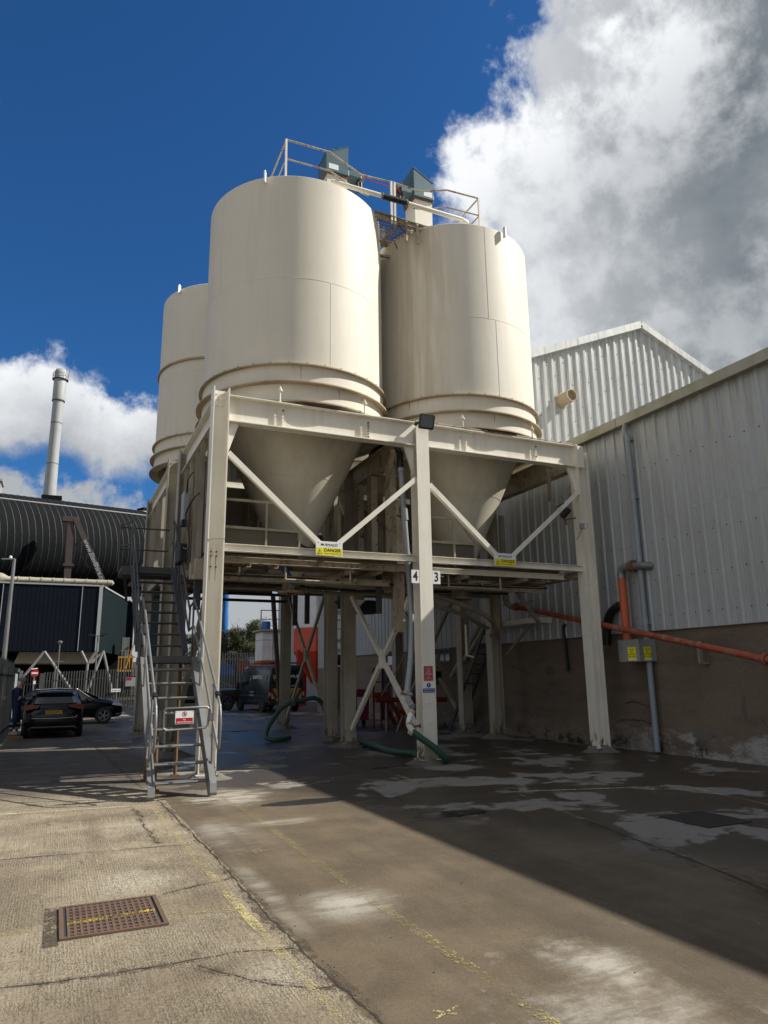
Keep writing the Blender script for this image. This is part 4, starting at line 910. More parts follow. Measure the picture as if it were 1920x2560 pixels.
# ================================================================ hoses and pipes by the columns
def smoothpath(P, k=6):
    P = [Vector(p) for p in P]; Q = [P[0]+(P[0]-P[1])]+P+[P[-1]+(P[-1]-P[-2])]; out = []
    for i in range(1, len(Q)-2):
        for j in range(k):
            t = j/k; a, b, c, d = Q[i-1:i+3]
            out.append(.5*((2*b)+(-a+c)*t+(2*a-5*b+4*c-d)*t*t+(-a+3*b-3*c+d)*t**3))
    out.append(P[-1]); return out
def hoses():
    t = thing('discharge_hose', 'green hose hooked to a rusty valve and curling round the foot of the middle column', 'hose', (6.6, 12.8, 0))
    m = MB(); P = smoothpath([(6.36, 12.80, .66), (6.52, 12.76, .53), (6.76, 12.72, .36), (7.00, 12.72, .16), (7.12, 12.86, .075), (7.22, 13.15, .075), (7.2, 13.6, .075), (7.05, 14.1, .075)], 8)
    m.tube(P, [.064+.003*(i % 2) for i in range(len(P))], 14); m.build('hose', 'hose', t, smooth=True)
    m = MB(); m.tube(smoothpath([(6.41, 12.86, 1.02), (6.34, 12.84, .90), (6.31, 12.82, .78), (6.36, 12.80, .67)], 5), .058, 14); m.build('pipe_elbow', 'white', t, smooth=True)
    m = MB(); m.tube([(6.33, 12.85, .66), (6.39, 12.78, .62)], .07, 12); m.tube([(6.38, 12.86, .98), (6.42, 12.86, 1.04)], .066, 12); m.tube([(6.30, 12.82, .84), (6.33, 12.82, .80)], .068, 12); m.build('coupling', 'creamr', t)
    m = MB(); m.tube([(6.40, 12.80, .74), (6.52, 12.76, .75)], .022, 8); m.disc((6.50, 12.76, .75), (1, -.3, 0), .04, .03, 10); m.tube([(6.36, 12.78, .8), (6.44, 12.76, .70)], .012, 6); m.build('valve_handle', 'rust', t)
    m = MB(); P = smoothpath([(7.15, 17.9, .08), (7.12, 16.8, .08), (7.0, 15.7, .08), (6.92, 15.1, .08), (7.0, 14.7, .08), (7.16, 14.3, .08), (7.1, 13.7, .08)], 8)
    m.tube(P, .068, 14); tag(m.build('ground_hose', 'hose', smooth=True), 'green hose lying on the ground behind the middle column', 'hose')
    t = thing('draped_hose', 'long dark green hose draped over a brace, left of the middle columns', 'hose', (5.6, 20, 0))
    P = smoothpath([(7.12, 19.9, .70), (7.06, 20, .97), (6.83, 20, 1.11), (6.49, 20, 1.06), (6.18, 20, 1.02), (5.87, 20, .85), (5.64, 19.9, .62), (5.45, 19.8, .38), (5.34, 19.6, .14), (5.46, 19.4, .07), (5.72, 19.4, .07), (6.0, 19.6, .09)], 7)
    m = MB(); m.tube(P, .062, 12); m.build('hose', 'hose', t, smooth=True); m = MB(); m.tube([(6.17, 19.93, 1.09), (6.22, 19.99, .95)], .072, 10); m.build('strap', 'galv', t)
    # grey drain pipe beside the middle column
    t = thing('grey_downpipe', 'slanting grey plastic pipe left of the middle column, black at its top', 'pipe', (6.6, 13.5, 1))
    m = MB(); m.tube(smoothpath([(6.57, 13.5, 6.18), (6.60, 13.5, 5.6), (6.66, 13.5, 4.6), (6.72, 13.5, 3.6), (6.74, 13.46, 2.8), (6.66, 13.40, 2.0), (6.52, 13.3, 1.35), (6.45, 12.95, 1.1)], 4), .062, 14); m.build('pipe', 'greyp', t, smooth=True)
    m = MB(); m.tube([(6.56, 13.5, 6.16), (6.56, 13.5, 6.5), (6.52, 13.6, 6.62)], .075, 12); m.build('rubber_elbow', 'black', t, smooth=True)
    m = MB(); m.tube([(6.635, 13.5, 5.24), (6.65, 13.5, 4.98)], .074, 12); m.tube([(6.575, 13.5, 6.14), (6.58, 13.5, 6.08)], .08, 12); m.build('collar', 'greyp', t)
    m = MB(); m.tube([(6.2, 12.95, 1.36), (6.45, 12.95, 1.34)], .03, 8); m.disc((6.30, 12.93, 1.36), (0, 0, 1), .045, .05, 8); m.build('drain_cock', 'creamr', t)
hoses()

# ================================================================ staircase
def stairs():
    XL, XR = 1.43, 2.23
    t = thing('staircase', 'galvanised two flight staircase climbing to the silo platform', 'staircase', (1.83, 11.25, 0))
    def stringer(x, p, q, foot, mat):
        m = MB(); y0, z0 = p; y1, z1 = q; s = (z1-z0)/(y1-y0); w = .19
        # vertical end cut with mitred foot
        pts = [(y0, z0), (y0+.10, z0), (y1+.1, z1-.10+(.0)), (y1+.1, z1+.06), (y1-.02, z1+.06), (y0-.02, z0+.22), (y0-.05, z0+.12)] if foot else [(y0, z0-.12), (y1+.1, z1-.14), (y1+.1, z1+.06), (y1-.03, z1+.06), (y0-.06, z0+.10)]
        m.prism(pts, x-.012, x+.012, lambda u, v, q_: (q_, u, v))
        sd = 1 if x < 1.8 else -1
        L0, L1 = (Vector((x-.04*sd, y0-.03, z0+.17)), Vector((x-.04*sd, y1, z1+.06))) if foot else (Vector((x-.04*sd, y0-.05, z0+.09)), Vector((x-.04*sd, y1, z1+.055)))
        m.beam(L0, L1, .10, .014)
        if foot: m.beam(L0, L0+Vector((0, -.035, -.12)), .10, .014, (0, 1, 0)); m.beam(L0+Vector((0, -.03, -.12)), L0+Vector((0, -.01, -.155)), .10, .014, (0, 1, 0))
        return m.build('stringer', mat, t)
    for x in (XL, XR): stringer(x, (11.25, .005), (13.30, 2.02), True, 'galv'); stringer(x, (14.35, 2.12), (16.62, 4.12), False, 'galvd')
    for k in range(8):
        m = MB(); y = 11.42+.262*k; z = .20+.2375*k; m.box(XL+.013, XR-.013, y, y+.19, z-.014, z+.014); m.tube([(XL+.013, y, z), (XR-.013, y, z)], .02, 8); m.box(XL+.013, XR-.013, y+.17, y+.19, z-.035, z); m.build('tread', 'galv', t)
    for k in range(8):
        m = MB(); y = 14.62+.262*k; z = 2.33+.24*k; m.box(XL+.013, XR-.013, y, y+.19, z-.014, z+.014); m.tube([(XL+.013, y, z), (XR-.013, y, z)], .02, 8); m.build('tread', 'galvd', t)
    # landing of slats with a fascia
    m = MB()
    for i in range(9): m.box(XL, XR, 13.36+i*.115, 13.36+i*.115+.10, 2.075, 2.095)
    m.box(XL-.05, XR+.05, 13.30, 13.34, 1.98, 2.10); m.box(XL-.05, XR+.05, 14.38, 14.42, 1.98, 2.10); m.box(XL-.05, XL-.02, 13.34, 14.38, 1.96, 2.10); m.box(XR+.02, XR+.05, 13.34, 14.38, 1.96, 2.10)
    for y in (13.55, 13.95, 14.25): m.box(XL, XR, y, y+.03, 2.02, 2.07)
    m.build('landing', 'galvd', t)
    m = MB(); m.box(XL-.25, XR+.2, 16.72, 17.9, 4.12, 4.18); m.box(XL-.25, XR+.2, 16.70, 16.72, 3.98, 4.18)
    for y in (16.9, 17.2, 17.5, 17.8): m.box(XL-.25, XR+.2, y, y+.05, 4.04, 4.12)
    m.beam((XL-.2, 16.8, 4.1), (XL-.05, 17.6, 3.5), .05, .06); m.build('top_landing', 'galvd', t)
    for x, y, z in ((1.56, 12.25, 1.0), (1.56, 13.5, 2.0), (2.12, 13.9, 2.0)):
        m = MB(); m.tube([(x, y, .02), (x, y, z)], .032, 10); m.box(x-.07, x+.07, y-.07, y+.07, .001, .02); m.build('prop', 'rust', t)
    # handrails
    sl = .906
    def bez(P): return smoothpath(P, 4)
    for sx, x in ((-1, XL-.06), (1, XR+.06)):
        off = 0
        m = MB(); m.tube(bez([(x, 13.72, 3.12), (x, 13.6, 3.10), (x, 12.5, 2.33), (x, 11.20, 1.42), (x, 11.02, 1.26), (x, 10.96, 1.02), (x, 11.02, .72), (x, 11.10, .70), (x, 11.22, .80)])+[Vector((x, 12.5, 1.86)), Vector((x, 13.55, 2.62)), Vector((x, 13.72, 2.66))], .021, 10); m.build('handrail', 'galv', t, smooth=True)
        m = MB(); m.disc((x-.02, 11.25, 1.455), (1, 0, 0), .045, .04, 10); m.tube([(x, 11.21, 1.43), (x, 11.29, 1.48)], .04, 10); m.build('rail_clamp', 'black', t, smooth=True)
        for (y, z, zt_) in ((11.50, .30, 1.60), (12.75, 1.38, 2.50)):
            m = MB(); m.tube([(x, y, z), (x, y+.02, zt_)], .019, 8); m.box(x-.02, x+.012, y-.05, y+.05, z-.10, z+.06); m.disc((x-.03 if sx > 0 else x+.012, y-.02, z-.05), (sx*-1, 0, 0), .014, .02, 6)
            m.disc((x, y+.01, z+.52), (0, .02, 1), .031, .05, 10); m.disc((x, y+.02, zt_-.03), (0, .02, 1), .031, .05, 10); m.build('stanchion', 'galv', t)
        m = MB(); m.tube(bez([(x, 14.15, 3.06), (x, 14.3, 3.10), (x, 15.6, 4.22), (x, 16.9, 5.28), (x, 17.15, 5.30)]), .021, 10); m.tube(bez([(x, 14.2, 2.60), (x, 15.6, 3.75), (x, 16.9, 4.80), (x, 17.15, 4.82)]), .019, 10)
        m.tube([(x, 14.15, 3.06), (x, 14.2, 2.6)], .02, 8); m.build('handrail', 'galvd', t, smooth=True)
        for (y, z) in ((14.75, 2.5), (15.9, 3.5), (16.9, 4.2)):
            m = MB(); m.tube([(x, y, z-.05), (x, y+.02, z+1.03)], .019, 8); m.box(x-.02, x+.012, y-.05, y+.05, z-.14, z+.03); m.disc((x, y+.01, z+.5), (0, .02, 1), .03, .05, 10); m.build('stanchion', 'galvd', t)
        # landing link rails
        m = MB(); m.tube([(x, 13.72, 3.12), (x, 14.15, 3.06)], .02, 8); m.tube([(x, 13.72, 2.66), (x, 14.2, 2.6)], .019, 8); m.tube([(x, 13.75, 2.0), (x, 13.75, 3.12)], .019, 8); m.build('handrail', 'galvd', t, smooth=True)
    # top landing rails on the outer side
    m = MB(); 
    for z in (5.28, 4.75): m.tube([(XL-.06, 17.1, z), (XL-.28, 17.5, z), (XL-.28, 17.85, z), (2.3, 17.85, z)], .02, 8)
    m.tube([(XL-.28, 17.5, 4.15), (XL-.28, 17.5, 5.28)], .02, 8); m.build('handrail', 'galvd', t, smooth=True)
    # gate
    g = thing('stair_gate', 'small tubular gate closing the foot of the staircase', 'gate', (1.8, 11.18, 1.1)); y = 11.16
    m = MB(); P = [(1.50, y, 1.00), (1.50, y, 1.24), (1.53, y, 1.275), (2.12, y, 1.285), (2.16, y, 1.25), (2.14, y, 1.02), (2.11, y, .985), (1.54, y, .965), (1.50, y, 1.00)]; m.tube(P, .017, 10); m.build('frame', 'galv', g, smooth=True)
    m = MB(); m.box(1.63, 1.97, y+.0, y+.006, .975, 1.27); m.build('infill_plate', 'galvd', g)
    m = MB(); m.tube([(1.38, y+.03, 1.22), (1.50, y, 1.22)], .015, 8); m.tube([(1.38, y+.03, 1.03), (1.50, y, 1.03)], .015, 8); m.box(1.43, 1.47, y-.02, y+.03, 1.0, 1.25); m.build('hinge', 'dark', g)
    m = MB(); m.box(2.155, 2.20, y-.03, y+.03, 1.08, 1.20); m.build('latch', 'galv', g, bevel=.005)
    s = thing('access_sign', 'white and red no unauthorised access sign on the stair gate', 'sign', (1.8, y-.02, 1.13)); cx, cz, ys = 1.795, 1.145, y-.019
    m = MB(); plate(m, (cx, ys, cz), .265, .185, .003); m.build('panel', 'signw', s)
    m = MB(); plate(m, (cx, ys-.001, cz-.047), .245, .078, .0005); m.build('red_band', 'signr', s)
    m = MB(); text_in(m, 'No', .03, (cx, ys-.0025, cz-.033), bold=.0005); text_in(m, 'unauthorised access', .0262, (cx, ys-.0025, cz-.064), bold=.0005); m.build('lettering', 'inkw', s)
    m = MB(); c = (cx, ys-.0005, cz+.048); m.lathe(c, [(.029, 0), (.036, 0), (.036, -.001), (.029, -.001), (.029, 0)], 28, 'Y'); m.beam((cx-.023, ys-.0015, cz+.071), (cx+.023, ys-.0015, cz+.025), .008, .001, (0, 1, 0)); m.build('ring', 'signr', s)
    m = MB(); m.disc((cx, ys-.0005, cz+.067), (0, -1, 0), .0055, .001, 10)
    for a, b in (((0, .060), (0, .045)), ((0, .046), (-.010, .026)), ((0, .046), (.010, .026)), ((-.011, .046), (0, .058)), ((.011, .046), (0, .058))): m.beam((cx+a[0], ys-.001, cz+a[1]), (cx+b[0], ys-.001, cz+b[1]), .007, .001, (0, 1, 0))
    m.build('pictogram', 'ink', s)
    m = MB()
    for a in (-1, 1):
        for b in (-1, 1): m.disc((cx+a*.12, ys, cz+b*.08), (0, -1, 0), .005, .003, 8)
    m.build('rivet', 'dark', s)
stairs()
def leftboxes():
    t = thing('control_box', 'black control box with looping cables on the left side of the silo frame', 'control box', (2.3, 15.6, 4.3))
    m = MB(); m.box(2.20, 2.36, 15.35, 15.95, 4.12, 4.52); m.build('box', 'black', t, bevel=.02)
    m = MB(); m.tube(smoothpath([(2.28, 15.4, 4.45), (2.25, 15.0, 4.35), (2.28, 14.6, 4.3), (2.3, 14.9, 4.7), (2.26, 15.1, 5.1), (2.3, 14.4, 5.3), (2.33, 14.0, 5.3)], 6), .018, 8); m.tube(smoothpath([(2.3, 14.6, 5.9), (2.26, 15.0, 5.85), (2.3, 15.4, 5.6)], 6), .014, 8); m.tube(smoothpath([(2.28, 14.9, 4.2), (2.22, 14.7, 4.0), (2.3, 14.5, 3.9)], 6), .014, 8); m.build('cable', 'black', t, smooth=True)
    t = thing('cable_cabinet', 'narrow grey cabinet high on the left side of the silo frame', 'cabinet', (2.3, 15.5, 5.4)); m = MB(); m.box(2.24, 2.34, 15.35, 15.72, 5.05, 5.68); m.build('cabinet', 'greyp', t, bevel=.01); m = MB(); m.box(2.23, 2.345, 15.4, 15.66, 4.93, 5.048); m.build('gland_plate', 'black', t)
    t = thing('hanging_bracket', 'short cream bracket hanging under the platform edge behind the left column', 'bracket', (2.4, 14.0, 3.8))
    m = MB(); m.box(2.28, 2.44, 13.72, 13.86, 3.55, 3.95); m.box(2.28, 2.44, 14.25, 14.42, 3.62, 3.95); m.box(2.30, 2.42, 13.87, 14.24, 3.60, 3.68); m.build('bracket', 'creamr', t)
leftboxes()

# ================================================================ warehouse on the right
def cladding(mb, a, b, z0, z1f, pitch=.3333, rib=.035, nrm=(-1, 0, 0), axis='y', const=12.0, rw=.07, rs=.03, mids=True):
    # trapezoidal sheet from a to b along axis; z1f(u) gives the top
    us = []; u = a
    while u < b-.01:
        us += [(u, 0), (u+rs, rib), (u+rs+rw, rib), (u+2*rs+rw, 0)]
        if mids:
            q = u+2*rs+rw; g = pitch-(2*rs+rw)
            for f in (.33, .66): us += [(q+g*f-.012, 0), (q+g*f, .006), (q+g*f+.012, 0)]
        u += pitch
    us = [(min(x, b), d) for x, d in us]+[(b, 0)]; o = len(mb.v)
    for x, d in us:
        for z in (z0, z1f(x)):
            mb.v.append((const+nrm[0]*d, x, z) if axis == 'y' else (x, const+nrm[1]*d, z))
    for i in range(len(us)-1): mb.f.append((o+2*i, o+2*i+2, o+2*i+3, o+2*i+1))
    return mb
def warehouse():
    t = thing('warehouse', 'long grey clad warehouse with a brown roughcast base along the right side', 'warehouse', (12.0, 12, 0))
    y0, y1 = -8, 31.0; ze = 7.55
    m = MB(); cladding(m, y0, y1, 2.60, lambda u: ze, const=12.0); m.build('cladding', 'clad', t)
    m = MB(); m.add([(12.02, y0, 0), (12.02, y1, 0), (12.02, y1, 2.62), (12.02, y0, 2.62), (12.6, y0, 0), (12.6, y1, 0), (12.6, y1, 2.62), (12.6, y0, 2.62)], [(0, 1, 2, 3), (7, 6, 5, 4), (0, 4, 5, 1), (3, 2, 6, 7), (0, 3, 7, 4), (1, 5, 6, 2)]); m.build('base_wall', 'render', t)
    m = MB(); m.box(11.955, 12.0185, y0, y1, 2.585, 2.60); m.build('drip_flashing', 'clad', t)
    m = MB(); m.box(11.80, 11.815, y0, 17.0, 7.44, 7.66); m.box(11.815, 12.02, y0, 17.0, 7.44, 7.452); m.box(11.80, 11.85, y0, 17.0, 7.661, 7.668); m.build('gutter', 'gutter', t)
    m = MB(); m.add([(11.9, y0, 7.62), (11.9, 17.0, 7.62), (20, 17.0, 9.0), (20, y0, 9.0), (12.05, y0, 0), (20, y0, 0)], [(0, 1, 2, 3), (4, 0, 3, 5)]); m.build('roof', 'clad', t)
    m = MB()
    for k in range(118): 
        for z in (5.12,):
            yy = y0+k*.3333+.14
            m.add([(11.997, yy, z), (11.997, yy+.19, z), (11.990, yy+.19, z-.02), (11.990, yy, z-.02)], [(0, 1, 2, 3)])
    m.build('sheet_lap', 'clad', t, kind='stuff')
    m = MB(); r2 = random.Random(3)
    for k in range(50):
        y = 2.5+k*.3333+.2
        for z in (7.2, 6.3, 5.4, 4.55, 3.7, 2.9):
            m.cbox((11.996, y+(.12 if int(z*10) % 2 else 0), z+r2.uniform(-.01, .01)), (.014, .022, .022))
        if k % 3 == 0:
            for z in (6.75, 5.85, 5.0, 4.1, 3.3): m.cbox((11.996, y+.02, z), (.014, .02, .02))
    m.build('fixing_screws', 'dark', t, kind='stuff')
    # joints, brackets, window and door
    m = MB(); m.box(11.79, 11.799, 12.4, 12.46, 7.44, 7.67); m.build('gutter_joint', 'gutter', t)
    w = MB(); w.box(11.985, 12.03, 21.15, 21.95, 2.12, 2.18); w.box(11.985, 12.03, 21.15, 21.95, 2.52, 2.57); w.box(11.985, 12.03, 21.15, 21.20, 2.18, 2.52); w.box(11.985, 12.03, 21.90, 21.95, 2.18, 2.52); w.box(11.985, 12.03, 21.52, 21.57, 2.18, 2.52)
    f = w.build('window', 'strut', t); g = MB(); g.box(12.0, 12.01, 21.2, 21.9, 2.18, 2.52); g.build('pane', 'glass', f)
    m = MB(); m.box(11.99, 12.03, 25.0, 26.6, .0, 2.55); m.build('doorway', 'black', t)
    m = MB(); m.box(11.93, 12.0, 24.9, 24.98, 0, 2.62); m.box(11.93, 12.0, 26.62, 26.7, 0, 2.62); m.box(11.93, 12.0, 24.98, 26.62, 2.56, 2.64); m.build('door_frame', 'galvd', t)
    rr = random.Random(9)
    for pts in (((17.6, 1.9), (17.2, 1.85), (16.9, 1.7), (16.6, 1.72)), ((13.4, .62), (12.9, .66), (12.2, .60)), ((9.6, .9), (9.5, .6), (9.55, .3)), ((15.9, 1.45), (15.6, 1.42), (15.55, 1.2))):
        P = []
        for a, b in zip(pts[:-1], pts[1:]):
            for j in range(6): P.append((a[0]+(b[0]-a[0])*j/6+rr.uniform(-.02, .02), a[1]+(b[1]-a[1])*j/6+rr.uniform(-.02, .02)))
        m = MB()
        for (u, v), (u2, v2) in zip(P[:-1], P[1:]): w = rr.uniform(.006, .016); m.add([(12.014, u, v-w), (12.014, u2, v2-w), (12.014, u2, v2+w), (12.014, u, v+w)], [(0, 1, 2, 3)])
        m.build('wall_crack', 'crack', t)
    for cy, cz, ry, rz in ((15.85, 1.75, .22, .12), (15.7, 1.25, .2, .16), (9.95, 1.02, .05, .26), (11.0, .45, .3, .1)):
        n = 14; m = MB(); m.add([(12.012, cy+ry*math.cos(6.283*i/n)*rr.uniform(.7, 1.2), cz+rz*math.sin(6.283*i/n)*rr.uniform(.7, 1.2)) for i in range(n)], [tuple(range(n))]); m.build('render_patch', 'conc', t)
    # downpipe
    d = thing('wall_downpipe', 'blue grey rainwater pipe down the warehouse wall', 'downpipe', (11.88, 12.12, 0)); x, y = 11.87, 12.12
    m = MB(); m.tube([(x, y, .05), (x, y, 7.0)], .064, 14); m.tube(smoothpath([(x, y, 7.02), (x, y+.02, 7.14), (x-.02, y+.06, 7.28), (x-.01, y+.03, 7.45)], 4), .06, 14); m.build('pipe', 'bluepipe', d, smooth=True)
    for z in (7.0, 5.6, 2.72): 
        m = MB(); m.tube([(x, y, z), (x, y, z+.14)], .068, 14); m.box(x-.01, 12.0, y-.09, y+.09, z+.02, z+.045); m.build('collar', 'bluepipe', d)
    # wall bracket and cable bits on the base
    b = thing('wall_bracket', 'broken steel bracket on the brown wall below the orange pipe', 'bracket', (11.95, 10.8, 2.1)); m = MB(); m.box(11.70, 12.02, 10.86, 10.93, 2.26, 2.31); m.box(11.80, 11.88, 10.66, 10.72, 1.86, 2.30); m.box(11.88, 12.02, 10.64, 10.74, 1.84, 1.90); m.build('bracket', 'creamd', b)
    m = MB(); m.tube(smoothpath([(12.0, 13.1, 1.02), (12.0, 12.8, 1.07), (12.0, 12.5, 1.0), (12.0, 12.2, .97)], 5), .012, 6); tag(m.build('wall_cable', 'rust', smooth=True), 'thin rusty cable sagging along the brown wall', 'cable')
    m = MB(); m.tube(smoothpath([(11.94, 15.0, 2.95), (11.93, 15.06, 2.8), (11.93, 15.02, 2.4), (11.93, 15.0, 1.75)], 5), .045, 8); tag(m.build('rubber_strip', 'black', smooth=True), 'black rubber strip hanging on the warehouse wall', 'strip')
    # boxed outlet with yellow labels
    b = thing('meter_cover', 'dirty grey metal box with two yellow labels on the brown wall', 'metal box', (11.6, 12.5, 2.2)); xf = 11.52
    m = MB(); m.box(xf, 12.015, 12.02, 12.655, 1.93, 2.41); m.build('box', 'dirtybox', b, bevel=.006)
    def lab(lbl, c, u, w):
        s = thing('label_sign', lbl, 'sign', tuple(c)); m = MB(); plate(m, c, w, .29, .002, u); m.build('panel', 'signy', s)
        m = MB(); n = Vector(u).normalized().cross(Vector((0, 0, 1))); C = Vector(c)+n*.0015
        for i, tx in enumerate(('MILLAGE', 'LINE 1', 'CONTROLLED', 'BULK TANKS')): text_in(m, tx, .034 if w < .2 else .036, C+Vector((0, 0, .09-.05*i)), u, bold=.0006, sx=.75 if w < .2 else .95)
        m.build('lettering', 'ink', s); m = MB(); plate(m, Vector(c)+n*.001+Vector((0, 0, -.13)), w*.95, .022, .0005, u); m.build('white_strip', 'signw', s)
    lab('narrow yellow label on the front face of the metal box', (11.75, 12.017, 2.10), (1, 0, 0), .2)
    lab('wider yellow label on the side of the metal box', (xf-.003, 12.24, 2.10), (0, -1, 0), .25)
    # vertical orange pipe with grey elbow
    p = thing('riser_pipe', 'orange riser with a grey flanged elbow coming out of the warehouse wall', 'pipe', (11.75, 12.75, 2.4))
    m = MB(); m.tube([(11.75, 12.60, 2.40), (11.75, 12.60, 3.82)], .093, 18); m.build('riser', 'orange', p, smooth=True)
    m = MB(); m.tube(smoothpath([(11.75, 12.60, 3.82), (11.75, 12.60, 3.93), (11.75, 12.53, 4.03), (11.76, 12.38, 4.06), (11.77, 12.25, 4.05)], 5), .095, 18); m.tube([(11.78, 12.24, 4.05), (11.8, 12.0, 4.03), (12.0, 11.9, 4.02)], .085, 16); m.build('elbow', 'galv', p, smooth=True)
    m = MB(); m.tube([(11.77, 12.31, 4.055), (11.775, 12.20, 4.05)], .14, 16); m.build('flange', 'rust', p)
    m = MB(); m.tube(smoothpath([(11.9, 12.80, 3.22), (11.86, 12.95, 3.2), (11.84, 13.18, 3.05), (11.84, 13.32, 2.75), (11.84, 13.38, 2.35)], 5), .10, 14); tag(m.build('black_duct', 'black', smooth=True), 'fat black hose bending down beside the orange riser', 'hose')
    # long orange pipe
    p = thing('long_pipe', 'long peeling orange pipe sloping down along the warehouse wall', 'pipe', (11.5, 12, 2.9))
    A, B = Vector((11.5, 16.5, 3.52)), Vector((11.5, 5.5, .90)); B = A+(Vector((11.5, 8.98, 1.90))-A)*1.5
    m = MB(); m.tube([A, B], .066, 16); m.build('pipe', 'oranger', p, smooth=True)
    m = MB(); D = (B-A).normalized()
    for k in (.02, 7.72, 8.1):
        c = A+D*k; m.tube([c-D*.03, c+D*.03], .112, 16)
    m.build('flange', 'oranger', p)
    m = MB(); m.tube(smoothpath([(11.5, 16.5, 3.52), (11.5, 16.75, 3.56), (11.5, 16.95, 3.7), (11.5, 17.0, 4.0), (11.5, 17.0, 6.2)], 5), .085, 14); m.tube([(11.5, 17, 3.95), (11.5, 17, 4.02)], .13, 14); m.build('riser', 'creamd', p, smooth=True)
MT['gutter'] = weathered('mossy gutter', (.36, .35, .28), .0, .5, .8, .6, dirtcol=(.20, .19, .10))
MT['dirtybox'] = weathered('stained metal box', (.30, .31, .29), .0, .6, .9, .5, .2, dirtcol=(.09, .10, .06))
warehouse()
def tallshed():
    Y = 17.0; t = thing('gabled_shed', 'taller pale clad shed with a gabled end behind the warehouse roof', 'shed', (17.6, Y, 0))
    ax, azp, sl = 17.62, 13.42, .418
    top = lambda x: azp-abs(x-ax)*sl
    m = MB(); cladding(m, 12.0, 23.4, 7.2, top, const=Y, axis='x', nrm=(0, -1, 0), rib=.045, rw=.08, rs=.035); m.build('cladding', 'clad2', t)
    m = MB()
    for s in (-1, 1):
        a, b = (ax, azp), (ax+s*5.9, azp-5.9*sl); m.beam((a[0], Y-.09, a[1]+.08), (b[0], Y-.09, b[1]+.08), .16, .24, (0, 0, 1)); m.beam((a[0], Y-.05, a[1]-.06), (b[0], Y-.05, b[1]-.06), .10, .03, (0, 0, 1))
    m.build('verge_trim', 'clad2', t)
    m = MB(); xl, xr = 11.8, 23.5; m.add([(xl, Y, top(xl)+.12), (ax, Y, azp+.12), (ax, Y+14, azp+.12), (xl, Y+14, top(xl)+.12), (xr, Y, top(xr)+.12), (xr, Y+14, top(xr)+.12)], [(0, 1, 2, 3), (1, 4, 5, 2)]); m.build('roof', 'clad2', t)
    m = MB(); cladding(m, 17.0, 31.0, 7.55, lambda u: 11.1, const=12.0, axis='y'); m.build('cladding', 'clad2', t)
    m = MB(); m.box(16.6, 24, 31.1, 58, 0, 12.4); m.build('rear_bay', 'clad', t); m = MB(); m.add([(16.4, 31.1, 12.42), (20.2, 31.1, 13.9), (20.2, 58, 13.9), (16.4, 58, 12.42), (24.2, 31.1, 12.42), (24.2, 58, 12.42)], [(0, 1, 2, 3), (1, 4, 5, 2)]); m.build('roof', 'clad2', t)  # unseen block and roof added to shade the rear yard
    m = MB(); r2 = random.Random(5)
    for i in range(33):
        x = 12.2+i*.3333
        for k in range(9):
            z = 7.6+k*.62+.1*((i*3) % 4)
            if z < top(x)-.3 and (i+k) % 2 == 0: m.cbox((x, Y-.006, z), (.022, .014, .022))
    m.build('fixing_screws', 'dark', t, kind='stuff')
    v = thing('wall_vent', 'round cream vent stub on the gabled shed wall', 'vent', (14.0, Y, 10.16)); m = MB(); m.lathe((14.0, Y, 10.16), [(.20, 0.0), (.20, -.55), (.175, -.55), (.175, -.05), (.0, -.05)], 28, 'Y'); m.build('duct', 'ventp', v, smooth=True)
    m = MB(); m.lathe((14.0, Y, 10.16), [(.20, -.05), (.25, -.05), (.25, -.09), (.20, -.09)], 28, 'Y'); m.build('collar', 'creamr', v)
    m = MB(); m.lathe((14.0, Y, 10.16), [(.174, -.42), (0.01, -.42)], 28, 'Y'); m.build('mesh_cover', 'beige', v)
MT['ventp'] = weathered('vent paint', (.50, .38, .24), .0, .3, .4, .5)
tallshed()
